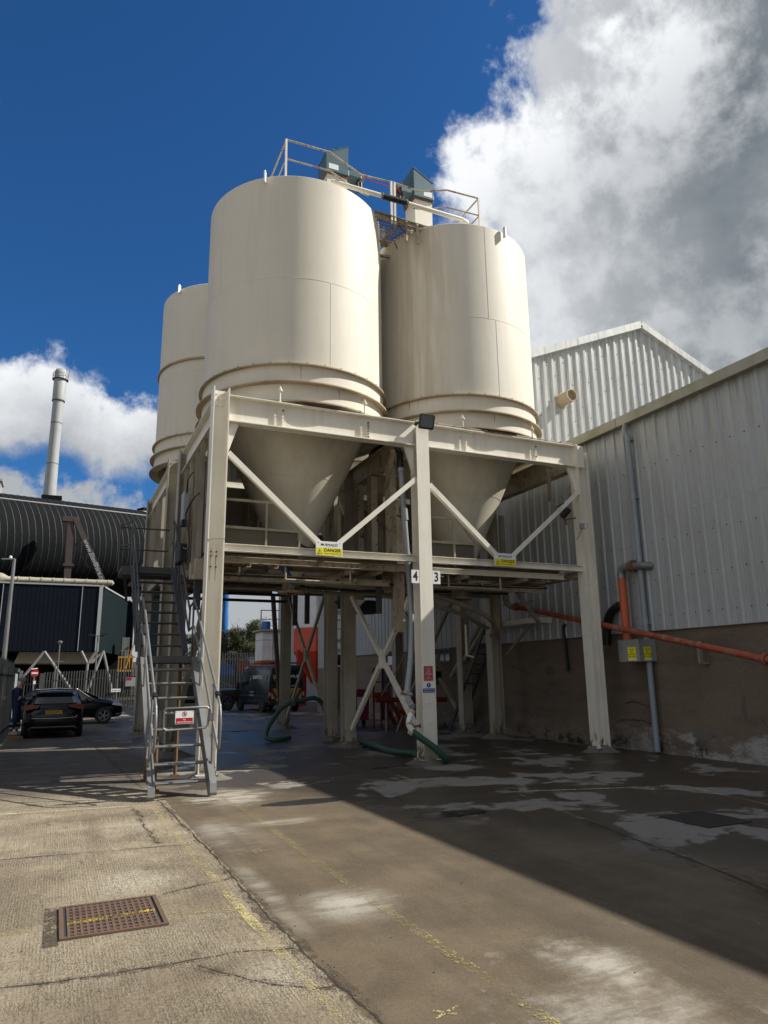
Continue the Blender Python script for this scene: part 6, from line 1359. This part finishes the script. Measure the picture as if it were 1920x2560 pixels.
    m = MB(); m.box(8.0, 8.7, 69.95, 69.999, 10.2, 10.9); m.build('louvre', 'galvd', t)
works()
def containers():
    rnd = random.Random(11)
    for i, (x, y, w, h, mt, z, lab) in enumerate(((11.9, 56, 1.3, .75, 'blue', 1.9, 'blue storage crate behind the bank fence, left of the red one'), (13.4, 56, .8, .7, 'red', 2.2, 'red storage crate behind the bank fence'), (14.5, 56.2, 1.0, .9, 'white', 2.3, 'white storage tub behind the bank fence, right of the red crate'),
                                               (10.5, 57, 1.8, .5, 'galv', 2.0, 'grey storage bin at the left behind the bank fence'), (13.0, 57.5, 4.8, .3, 'galvd', 1.55, 'long low rack of grey bins behind the bank fence'), (16.2, 56.8, 1.3, .8, 'blue', 1.9, 'blue storage crate behind the white tank'))):
        t = thing('storage_crate', lab, 'crate', (x, y, z), 'crates beyond the bank fence')
        m = MB(); m.prism([(-w/2+.05, 0), (w/2-.05, 0), (w/2, h), (-w/2, h)], y, y+1, lambda u, v, q: (x+u, q, z+v)); m.build('body', mt, t)
        m = MB(); m.box(x-w/2-.04, x+w/2+.04, y-.04, y+1.04, z+h, z+h+.07); m.build('lid', mt, t)
        m = MB(); m.box(x-w/2, x+w/2, y, y+1, .6, z-.001); m.build('pallet_stack', 'galvd', t)
containers()

# ================================================================ trees
def tree_proto(h, w, kind, seed):
    rnd = random.Random(seed); t = thing('conifer_tree' if kind == 'c' else 'bushy_tree', 'x', 'tree', (0, 0, 0), 'trees beyond the fence')
    m = MB(); m.tube([(0, 0, 0), (.1, 0, h*.4), (0, .1, h*.95)], [.22, .14, .03], 8)
    limbs = []
    for i in range(16):
        z = h*rnd.uniform(.2, .9); a = rnd.uniform(0, 6.28); L_ = w*(1-z/h*.8)*rnd.uniform(.5, 1) if kind == 'c' else w*rnd.uniform(.4, .9)*(1-abs(z/h-.5)*.7)
        e = Vector((math.cos(a)*L_, math.sin(a)*L_, z+(-.2 if kind == 'c' else .5*L_))); m.tube([(0, 0, z), tuple(e)], [.05, .015], 5); limbs.append((Vector((0, 0, z)), e))
    m.build('trunk', 'bark', t, local=True)
    f = MB(); N = 2600
    clumps = [(a+(b-a)*rnd.uniform(.35, 1.08), rnd.uniform(.35, .75)) for a, b in limbs for _ in range(4)]
    for i in range(N):
        c, r = rnd.choice(clumps); v = Vector((rnd.gauss(0, 1), rnd.gauss(0, 1), rnd.gauss(0, .8)))*r*.5; p = c+v
        if kind == 'c':
            lim = w*(1.02-p.z/h)+.15; q = math.hypot(p.x, p.y)
            if q > lim: p.x *= lim/q; p.y *= lim/q
        s = rnd.uniform(.07, .17); A = Vector((rnd.uniform(-1, 1), rnd.uniform(-1, 1), rnd.uniform(-1, 1))).normalized(); B = A.orthogonal().normalized()
        f.add([p, p+A*s*1.4, p+A*s*.6+B*s*.6], [(0, 1, 2)]); f.add([p, p-A*s, p-A*s*.4+B*s*.7], [(0, 1, 2)])
    f.build('crown', 'leafd' if kind == 'c' else 'leafm', t, local=True); return t
def trees():
    pr = [tree_proto(7, 2.0, 'c', 1), tree_proto(6, 2.6, 'b', 2), tree_proto(8, 2.3, 'c', 3), tree_proto(5.2, 2.8, 'b', 4)]
    spec = [(0, 19.9, 87, 2.1, 1.0, 'dark conifer with the highest tip, left of the white tank'), (2, 21.9, 89, 1.4, 1.0, 'dark conifer right of the tallest one, close to the white tank'), (1, 17.6, 84, 1.6, 1.0, 'olive leafy tree just right of the left column'), (3, 19.3, 80, 1.8, 1.0, 'broad olive tree low behind the crates'), (1, 21.3, 81, 1.7, 1.1, 'olive tree behind the railed white tank'),
            (3, 23.4, 86, 2.6, 1.0, 'brownish bushy tree right of the white tank'), (0, 16.6, 90, 1.1, .9, 'small dark conifer beside the blue wrapped stack'), (3, 15.6, 78, 1.5, 1.0, 'leafy tree seen between column and staircase'), (1, 12.8, 80, 1.6, .9, 'bushy tree seen through the stair rails'), (2, 24.9, 90, 1.8, .9, 'dark conifer behind the white and red silo'),
            (1, 18.4, 77, .4, .85, 'low olive tree at the foot of the bank, left'), (3, 21.0, 76, .3, .9, 'low olive tree at the foot of the bank, right'), (1, 14.2, 76, .4, .8, 'low bushy tree behind the pickup truck'),
            (3, 18.6, 84, 2.6, 1.1, 'wide olive tree filling the gap left of the tallest conifer'), (1, 20.6, 84, 2.4, 1.15, 'rounded olive tree below the tallest conifer'), (3, 22.3, 85, 2.3, 1.1, 'wide olive tree half behind the white tank'), (1, 16.2, 86, 2.3, 1.0, 'olive tree mass behind the left column'), (0, 21.0, 92, 3.4, 1.0, 'dark conifer on top of the bank behind the others'), (2, 18.2, 93, 2.6, .9, 'slim dark conifer on the skyline, left')]
    used = set()
    for k, x, y, z, s, lab in spec:
        o = pr[k] if k not in used else copy_tree(pr[k]); used.add(k); o.location = (x, y, z*.55); o.scale = (s, s, s); o.rotation_euler = (0, 0, x*3.1); o['label'] = lab
trees()

# ================================================================ vehicles
def wheel(t, x, y, r, w, side, rimmat='alloy', spokes=5):
    m = MB(); m.lathe((x, y, r), [(r*.64, -w/2), (r*.93, -w/2), (r, -w*.36), (r, w*.36), (r*.93, w/2), (r*.64, w/2)], 28, 'X'); wv = m.build('wheel', 'rubber', t, smooth=True, local=True)
    m = MB(); xo = x+side*w*.42; m.lathe((xo, y, r), [(r*.66, 0), (r*.60, 0), (r*.60, -side*.05), (r*.66, -side*.05)], 28, 'X')
    for i in range(spokes):
        a = 2*math.pi*i/spokes
        for da in (-.16, .16): m.beam((xo, y+.05*math.cos(a), r+.05*math.sin(a)), (xo, y+r*.62*math.cos(a+da), r+r*.62*math.sin(a+da)), .02, r*.09, (1, 0, 0))
    m.disc((xo, y, r), (side, 0, 0), r*.14, .015, 12); m.build('rim', rimmat, wv, local=True)
    m = MB(); m.disc((x, y, r), (side, 0, 0), r*.62, .01, 20); m.build('brake', 'dark', wv, local=True)
def loft(secs, name, mat, t, sub=2, crease=None):
    # secs: (y, [(x,z),...]) half sections from bottom centre to top centre, mirrored
    m = MB(); n = len(secs[0][1])
    full = []
    for y, pts in secs:
        L_ = [(-x, z) for x, z in reversed(pts[1:])] + list(pts); full.append([(x, y, z) for x, z in L_[:-1] if True])
    k = len(full[0])
    for s in full: m.v += s
    for i in range(len(full)-1):
        for j in range(k): m.f.append((i*k+j, i*k+(j+1) % k, (i+1)*k+(j+1) % k, (i+1)*k+j))
    m.f.append(tuple(range(k))); m.f.append(tuple(reversed([(len(full)-1)*k+j for j in range(k)])))
    return m.build(name, mat, t, smooth=True, local=True, sub=sub, weld=True)
def sec(hw, zb, zs, zw, zt, rw, belt=.0):
    # hw half width, zb underside, zs sill, zw waist, zt roof, rw roof half width
    return [(0, zb), (hw*.86, zb), (hw*.97, zs), (hw, (zs+zw)/2), (hw*.97, zw), (rw, zt-.05), (rw*.72, zt), (0, zt+.015)]
def lamp(t, pts, depth, mat, nm):
    m = MB(); m.prism(pts, 0, depth, lambda u, v, w: (u, w, v)); return m
def hatchback():
    t = thing('parked_hatchback', 'black hatchback parked nose away by the left fence, seen from behind', 'car', (.07, 24.5, .0)); t.rotation_euler.z = R(1)
    s = [(.0, sec(.70, .30, .36, .58, .64, .62)), (.05, sec(.80, .24, .34, .62, .80, .68)), (.16, sec(.835, .20, .34, .80, .98, .66)), (.34, sec(.845, .18, .34, .93, 1.16, .62)), (.62, sec(.85, .18, .34, .95, 1.37, .585)), (1.0, sec(.85, .18, .34, .94, 1.41, .57)), (2.0, sec(.85, .18, .34, .92, 1.42, .58)), (2.7, sec(.85, .18, .34, .90, 1.28, .60)), (3.15, sec(.85, .18, .34, .88, 1.0, .66)), (3.9, sec(.82, .20, .34, .78, .84, .62)), (4.2, sec(.70, .28, .36, .58, .62, .5))]
    loft(s, 'body', 'carblack', t)
    m = MB(); m.add([(-.55, .24, 1.0), (.55, .24, 1.0), (.46, .52, 1.30), (-.46, .52, 1.30), (-.62, .26, 1.04), (.62, .26, 1.04)], [(0, 1, 2, 3), (0, 3, 4), (1, 5, 2)]); m.v = [(x, y-.06, z+.015) for x, y, z in m.v]; m.build('rear_window', 'glass', t, local=True)
    m = MB(); m.beam((-.50, .42, 1.345), (.50, .42, 1.345), .16, .025); m.build('spoiler', 'carblack', t, local=True)
    m = MB()
    for sx in (-1, 1): m.beam((sx*.56, .7, 1.42), (sx*.56, 2.2, 1.44), .03, .03)
    m.build('roof_rail', 'black', t, local=True)
    for sx in (-1, 1):
        m = MB(); m.prism([(sx*.44, .90), (sx*.83, .82), (sx*.84, .96), (sx*.70, 1.0), (sx*.40, .97)], .035, .30, lambda u, v, w: (u, w+.0, v)); m.build('tail_light', 'lens', t, local=True)
        m = MB(); m.add([(sx*.86, .75, .98), (sx*.86, 2.55, .95), (sx*.70, 2.2, 1.32), (sx*.70, .95, 1.33)], [(0, 1, 2, 3)]); m.v = [(x-sx*.02, y, z) for x, y, z in m.v]; m.build('side_window', 'glass', t, local=True)
        m = MB(); m.cbox((sx*.95, 2.35, .98), (.18, .10, .13)); m.beam((sx*.84, 2.4, .95), (sx*.9, 2.37, .96), .04, .04); m.build('mirror', 'carblack', t, local=True, bevel=.02)
    m = MB(); m.prism([(-.68, .30), (.68, .30), (.60, .36), (-.60, .36)], -.02, .1, lambda u, v, w: (u, w, v)); m.build('bumper_insert', 'rubber', t, local=True)
    m = MB(); m.tube([(-.66, -.015, .26), (-.60, -.025, .335), (.60, -.025, .335), (.66, -.015, .26)], .010, 6); m.build('chrome_strip', 'galv', t, local=True)
    m = MB(); m.tube([(-.60, -.02, .60), (0, -.035, .58), (.60, -.02, .60), (.66, .0, .66)], .008, 6); m.build('bumper_crease', 'alloy', t, local=True)
    m = MB(); plate(m, (0, -.0, .76), .46, .105, .01); m.v = [(x, y-.01, z) for x, y, z in m.v]; p = m.build('number_plate', 'gold', t, local=True); m = MB(); text_in(m, 'SV70 VZW', .098, (0, -.016, .76), bold=.0015, sx=.92); m.build('lettering', 'ink', p, local=True)
    m = MB(); text_in(m, 'F  O  C  U  S', .05, (0, .075, .86), bold=.0006); m.build('badge', 'galv', t, local=True)
    for y in (.72, 3.35):
        for sx in (-1, 1): wheel(t, sx*.76, y, .31, .2, sx)
hatchback()
def suv():
    t = thing('parked_suv', 'black SUV parked side on with its nose to the right, behind the hatchback', 'car', (2.62, 32.3, .0)); t.rotation_euler.z = R(-90)
    # local: nose at y=0 heading -? built nose at +y end
    s = [(0, sec(.80, .35, .5, .8, .85, .7)), (.15, sec(.92, .28, .45, .9, 1.0, .8)), (.6, sec(.97, .25, .42, 1.0, 1.5, .68)), (.9, sec(.97, .25, .42, 1.02, 1.66, .66)), (2.0, sec(.97, .25, .42, 1.02, 1.72, .68)), (3.0, sec(.97, .25, .42, 1.02, 1.64, .66)), (3.75, sec(.97, .25, .42, 1.02, 1.16, .74)), (4.3, sec(.97, .25, .42, 1.0, 1.10, .78)), (4.75, sec(.93, .27, .42, .86, 1.0, .7)), (4.92, sec(.8, .35, .5, .72, .8, .55))]
    b = loft(s, 'body', 'carblack', t)
    for sx in ():
        pass
    for sx in (-1, 1):
        m = MB(); m.add([(sx*.955, 1.0, 1.08), (sx*.955, 3.45, 1.08), (sx*.80, 2.75, 1.58), (sx*.80, 1.1, 1.58)], [(0, 1, 2, 3)]); m.v = [(x+sx*.012, y, z) for x, y, z in m.v]; m.build('side_window', 'glass', t, local=True)
        m = MB(); m.tube([(sx*.80, .9, 1.63), (sx*.77, 2.0, 1.685), (sx*.79, 2.8, 1.62), (sx*.92, 3.5, 1.14)], .018, 6); m.build('window_trim', 'alloy', t, local=True)
        m = MB(); m.prism([(4.35, .86), (4.86, .78), (4.84, .90), (4.45, .99)], .68, .93, lambda u, v, w: (sx*w, u, v)); m.build('headlight', 'clear', t, local=True, bevel=.01)
        m = MB(); m.beam((sx*.88, 4.55, .42), (sx*.80, 4.86, .46), .10, .06); m.beam((sx*.84, 4.7, .58), (sx*.78, 4.9, .60), .05, .03); m.build('bumper_trim', 'alloy', t, local=True)
        m = MB(); m.cbox((sx*1.07, 3.2, 1.12), (.2, .14, .15)); m.build('mirror', 'carblack', t, local=True, bevel=.03)
        m = MB(); m.beam((sx*.965, 1.2, .30), (sx*.965, 3.4, .30), .05, .03); m.build('sill_trim', 'alloy', t, local=True)
    m = MB(); m.add([(-.66, 3.1, 1.60), (.66, 3.1, 1.60), (.76, 3.72, 1.19), (-.76, 3.72, 1.19)], [(0, 1, 2, 3)]); m.v = [(x, y+.03, z+.01) for x, y, z in m.v]; m.build('windscreen', 'glass', t, local=True)
    for y in (.95, 4.02):
        for sx in (-1, 1): wheel(t, sx*.90, y, .375, .26, sx)
    t.location = (-1.42, 32.4, 0); t.scale = (.83, .83, .83)
suv()
def pickup():
    t = thing('parked_pickup', 'bronze grey pickup truck half hidden behind the left column, beside the van', 'pickup truck', (0, 0, 0))
    s = [(0, sec(.85, .5, .6, 1.0, 1.1, .85)), (.1, sec(.9, .45, .58, 1.05, 1.14, .88)), (1.5, sec(.92, .42, .58, 1.05, 1.14, .9)), (1.62, sec(.92, .42, .58, 1.05, 1.16, .88))]
    loft(s, 'load_bed', 'bronze', t, sub=1)
    s = [(1.63, sec(.92, .42, .58, 1.08, 1.5, .66)), (1.95, sec(.92, .42, .58, 1.08, 1.78, .66)), (3.0, sec(.92, .42, .58, 1.08, 1.80, .66)), (3.5, sec(.92, .42, .58, 1.06, 1.6, .66)), (4.05, sec(.92, .42, .58, 1.04, 1.16, .76)), (4.9, sec(.90, .42, .58, .98, 1.05, .74)), (5.2, sec(.82, .45, .58, .8, .92, .66))]
    loft(s, 'cab', 'bronze', t, sub=1)
    for sx in (-1, 1):
        m = MB(); m.add([(sx*.90, 1.9, 1.14), (sx*.90, 3.75, 1.12), (sx*.73, 3.3, 1.60), (sx*.73, 2.0, 1.68)], [(0, 1, 2, 3)]); m.v = [(x+sx*.02, y, z) for x, y, z in m.v]; m.build('side_window', 'glass', t, local=True)
        m = MB(); m.tube([(sx*.80, 1.9, 1.72), (sx*.82, 1.3, 1.45), (sx*.86, .8, 1.2)], .035, 8); m.build('styling_bar', 'alloy', t, local=True)
        m = MB(); m.prism([(.0, .75), (.12, .75), (.12, 1.08), (.0, 1.08)], .80, .925, lambda u, v, w: (sx*w, u-.01, v)); m.build('tail_light', 'lens', t, local=True)
        m = MB(); m.prism([(4.8, .74), (5.18, .72), (5.12, .9), (4.8, .94)], .70, .93, lambda u, v, w: (sx*w, u, v)); m.build('headlight', 'clear', t, local=True)
    for y in (1.05, 4.35):
        for sx in (-1, 1):
            wheel(t, sx*.86, y, .385, .25, sx, 'alloy', 6)
            m = MB(); m.lathe((sx*.905, y, .385), [(.50, 0), (.42, 0), (.42, -sx*.03), (.50, -sx*.03)], 22, 'X', R(0), R(180)); m.build('wheel_arch', 'rubber', t, local=True)
    m = MB(); m.box(-.8, .8, -.10, .02, .5, .66); m.build('bumper', 'galv', t, local=True)
    t.location = (9.35, 40.6, 0); t.rotation_euler.z = R(105)
pickup()
def vanb():
    t = thing('tradesman_van', 'slate grey works van with yellow and red chevrons on its rear doors', 'van', (10.63, 35.4, 0)); t.rotation_euler.z = R(6)
    P = lambda hw, zb, zt, rw: [(0, zb), (hw*.9, zb), (hw, zb+.12), (hw, 1.1), (hw*.975, 1.5), (rw, zt-.10), (rw*.9, zt), (0, zt+.03)]
    s = [(0, P(.93, .42, 2.22, .80)), (.04, P(.95, .38, 2.28, .83)), (3.2, P(.96, .34, 2.32, .85)), (3.9, P(.96, .34, 2.25, .82)), (4.45, P(.95, .34, 1.6, .78)), (4.95, P(.93, .34, 1.18, .72)), (5.25, P(.85, .38, .95, .6))]
    loft(s, 'body', 'van', t, sub=0)
    # rear doors, windows, chevrons
    m = MB()
    for x0, x1 in ((-.80, -.02), (.02, .80)): m.box(x0, x1, -.022, -.001, .62, 2.16)
    m.build('rear_door', 'van', t, local=True, bevel=.01)
    m = MB()
    for x0, x1 in ((-.74, -.08), (.08, .74)): m.box(x0, x1, -.030, -.0235, 1.34, 2.05)
    m.build('rear_window', 'glass', t, local=True)
    base = MB(); base.box(-.82, .82, -.034, -.0305, .66, 1.16); ch = base.build('chevron_board', 'chevr', t, local=True)
    m = MB()
    for sx in (-1, 1):
        for k in range(5):
            x0 = .06+k*.34-.30; pts = []
            poly = [(x0, .66), (x0+.17, .66), (x0+.17-.30+.0, 1.16), (x0-.30, 1.16)]
            poly = [(x0+.30, .66), (x0+.47, .66), (x0+.17, 1.16), (x0, 1.16)]
            # clip horizontally to the board half
            def clip(P_, lim, keep):
                out = []
                for i in range(len(P_)):
                    a, b = P_[i], P_[(i+1) % len(P_)]; ia, ib = keep(a[0]), keep(b[0])
                    if ia: out.append(a)
                    if ia != ib: f = (lim-a[0])/(b[0]-a[0]); out.append((lim, a[1]+f*(b[1]-a[1])))
                return out
            poly = clip(clip(poly, .03, lambda v: v >= .03), .81, lambda v: v <= .81) if True else poly
            if len(poly) > 2: m.prism([(sx*(.84-u), v) for u, v in poly], -.0375, -.0345, lambda u, v, w: (u, w, v))
    m.build('chevron', 'chevy', ch, local=True)
    m = MB(); text_in(m, 'L & E  FOWLIE', .20, (0, -.034, 1.74), bold=.003); text_in(m, 'Tel/Fax: 01224 876 678', .085, (0, -.034, 1.28), bold=.001); m.build('lettering', 'inkw', t, local=True)
    m = MB()
    for x in (-.68, .68):
        m.prism([(-.05, .15), (.03, .15), (-.0, .03), (.06, .03), (.02, -.18), (-.0, -.03), (-.06, -.03)], -.036, -.034, lambda u, v, w: (x+u, w, 1.68+v))
    m.build('lightning_bolt', 'chevy', t, local=True)
    for sx in (-1, 1):
        m = MB(); m.box(min(sx*.84, sx*.945), max(sx*.84, sx*.945), -.03, .06, .66, 1.18); m.build('tail_light', 'lens', t, local=True, bevel=.01)
        m = MB(); m.box(min(sx*.86, sx*.95), max(sx*.86, sx*.95), -.034, -.0305, .80, .98); m.build('reversing_light', 'clear', t, local=True)
        xs = sx*.972
        m = MB(); m.add([(xs, 2.9, 1.30), (xs, 4.2, 1.26), (sx*.86, 3.75, 1.95), (sx*.86, 3.0, 1.98)], [(0, 1, 2, 3)]); m.build('side_window', 'glass', t, local=True)
        m = MB(); text_in(m, 'L & E FOWLIE', .24, (sx*.925, 1.55, 1.72), (0, -sx, 0) if sx < 0 else (0, 1, 0), bold=.004) if sx < 0 else text_in(m, 'L & E FOWLIE', .24, (sx*.925, 1.55, 1.72), (0, 1, 0), bold=.004)
        m.v = [(x+sx*.03, y, z) for x, y, z in m.v]
        text_in(m, 'ELECTRICAL', .10, (sx*.985, 2.3, .98), (0, sx*1., 0) if sx > 0 else (0, -1, 0)); text_in(m, '01224 876678', .09, (sx*.985, 2.3, .82), (0, sx*1., 0) if sx > 0 else (0, -1, 0)); m.build('side_lettering', 'inkw', t, local=True)
        m = MB()
        for y in (.45, 2.65): m.prism([(-.05, .18), (.03, .18), (-.0, .03), (.06, .03), (.02, -.20), (-.0, -.03), (-.06, -.03)], 0, .004, lambda u, v, w: (sx*(.945+w), y+u, 1.62+v))
        m.build('lightning_bolt', 'chevy', t, local=True)
        m = MB(); m.beam((sx*.965, .5, .80), (sx*.965, 4.3, .80), .03, .10); m.build('side_moulding', 'rubber', t, local=True)
        m = MB(); m.cbox((sx*1.10, 4.15, 1.28), (.16, .12, .34)); m.build('mirror', 'black', t, local=True, bevel=.02)
    for y in (.95, 4.3):
        for sx in (-1, 1): wheel(t, sx*.86, y, .345, .22, sx, 'galvd', 8)
    m = MB(); m.box(-.93, .93, -.12, .0, .40, .58); m.build('bumper', 'rubber', t, local=True, bevel=.02)
    m = MB(); plate(m, (-.36, -.125, .62), .46, .11, .006); m.build('number_plate', 'gold', t, local=True)
    m = MB()
    for y in (.5, 1.5, 2.6): m.beam((-.75, y, 2.42), (.75, y, 2.42), .05, .05)
    for x in (-.72, .72): m.beam((x, .3, 2.40), (x, 2.9, 2.42), .04, .05)
    m.build('roof_rack', 'black', t, local=True)
vanb()

# ================================================================ man in overalls
def person():
    t = thing('person', 'person in navy overalls with reflective bands, standing side on and looking down at their hands', 'person', (-1.0, 25.5, .07))
    def skin(nm, mat, V, E, rad, parent, sub=2, root=0):
        me = bpy.data.meshes.new(nm); me.from_pydata([tuple(v) for v in V], E, []); me.materials.append(MT[mat]); o = bpy.data.objects.new(nm, me); COL.objects.link(o); o.parent = parent
        m = o.modifiers.new('s', 'SKIN'); m.use_smooth_shade = True
        bpy.context.view_layer.update()
        d = me.skin_vertices
        if not d: me.attributes
        for i, r in enumerate(rad): d[0].data[i].radius = (r, r) if not isinstance(r, tuple) else r
        d[0].data[root].use_root = True
        ss = o.modifiers.new('u', 'SUBSURF'); ss.levels = sub; ss.render_levels = sub
        return o
    # body facing +x, spine slightly bowed, head tilted down towards the hands
    V = [(0, 0, .95), (.0, 0, 1.12), (-.02, 0, 1.30), (.02, 0, 1.43), (.07, 0, 1.50), (.12, 0, 1.575), (.135, 0, 1.66)]
    E = [(i, i+1) for i in range(6)]; rad = [.13, .125, .14, .10, .055, .085, .08]
    def limb(start, pts, rs):
        p = start
        for q, r in zip(pts, rs): V.append(q); rad.append(r); E.append((p, len(V)-1)); p = len(V)-1
        return p
    for s in (-1, 1):
        a = limb(0, [(.0, s*.09, .88), (.03+.03*s, s*.10, .50), (-.02+.08*s, s*.10, .11), (.12+.08*s, s*.11, .04)], [.095, .062, .042, .04])
        w = limb(3, [(.01, s*.18, 1.40), (.0, s*.235, 1.14), (.22, s*.15, 1.07), (.29, s*.11, 1.09)], [.06, .045, .034, .032])
        # palm and fingers
        for k, (dy, L_) in enumerate(((-.03, .065), (-.01, .075), (.01, .07), (.03, .055))):
            limb(w, [(.33, s*.10+dy, 1.10), (.33+L_*.6, s*.09+dy, 1.105-.01*k), (.33+L_, s*.08+dy, 1.085)], [.011, .0095, .008])
        limb(w, [(.31, s*.07, 1.125), (.35, s*.055, 1.14)], [.012, .010])
    b = skin('body', 'skin', V, E, rad, t)
    # overalls, slightly fuller
    V2 = [(0, 0, .95), (-.01, 0, 1.12), (-.03, 0, 1.30), (.0, 0, 1.44)]; E2 = [(0, 1), (1, 2), (2, 3)]; r2 = [.165, .16, .175, .125]; V, E, rad = V2, E2, r2
    for s in (-1, 1):
        limb(0, [(.0, s*.095, .86), (.03+.03*s, s*.10, .50), (-.02+.08*s, s*.10, .14)], [.125, .098, .085]); limb(3, [(.0, s*.18, 1.41), (-.01, s*.245, 1.14), (.20, s*.165, 1.07), (.24, s*.14, 1.075)], [.082, .068, .056, .052])
    skin('overalls', 'overall', V, E, rad, t)
    m = MB(); h = Vector((.13, 0, 1.70)); m.lathe(h+Vector((-.03, 0, -.03)), [(.105, -.05), (.112, 0), (.098, .05), (.06, .085), (.005, .098)], 16); m.build('hair', 'hair', t, smooth=True, local=True)
    m = MB(); m.lathe(h+Vector((.085, 0, -.075)), [(.005, -.03), (.018, -.015), (.008, .02)], 8); m.cbox(h+Vector((.03, .1, -.06)), (.03, .02, .05)); m.cbox(h+Vector((.03, -.1, -.06)), (.03, .02, .05)); m.build('nose_and_ears', 'skin', t, smooth=True, local=True)
    m = MB(); m.tube([h+Vector((.0, -.1, -.03)), h+Vector((.085, -.06, -.045)), h+Vector((.095, .06, -.045)), h+Vector((.0, .1, -.03))], .008, 6); m.build('spectacles', 'black', t, local=True)
    for s in (-1, 1):
        m = MB(); y = s*.10; xx = -.02+.08*s+.01; m.lathe((xx, y, .22), [(.088, -.03), (.092, 0), (.088, .03)], 16); m.lathe((xx+.0, y, .36), [(.094, -.025), (.096, .025)], 16)
        m.tube([(-.01+.04, s*.225, 1.12), (.0+.08, s*.215, 1.105)], [.069, .066], 14); m.build('reflective_band', 'reflect', t, local=True)
        m = MB(); c = Vector((.02+.08*s, s*.105, .045)); m.tube([c+Vector((-.10, 0, .01)), c+Vector((.02, 0, .02)), c+Vector((.15, 0, -.005))], [.055, .058, .042], 12); m.build('boot', 'glove', t, smooth=True, local=True)
    m = MB(); m.tube([(-.18, -.03, 1.36), (-.03, -.155, 1.44), (.10, -.13, 1.40)], .022, 8); m.build('reflective_band', 'reflect', t, local=True)
    m = MB(); m.cbox((.40, 0, 1.12), (.10, .12, .015)); m.build('notepad', 'signw', t, local=True)
person()
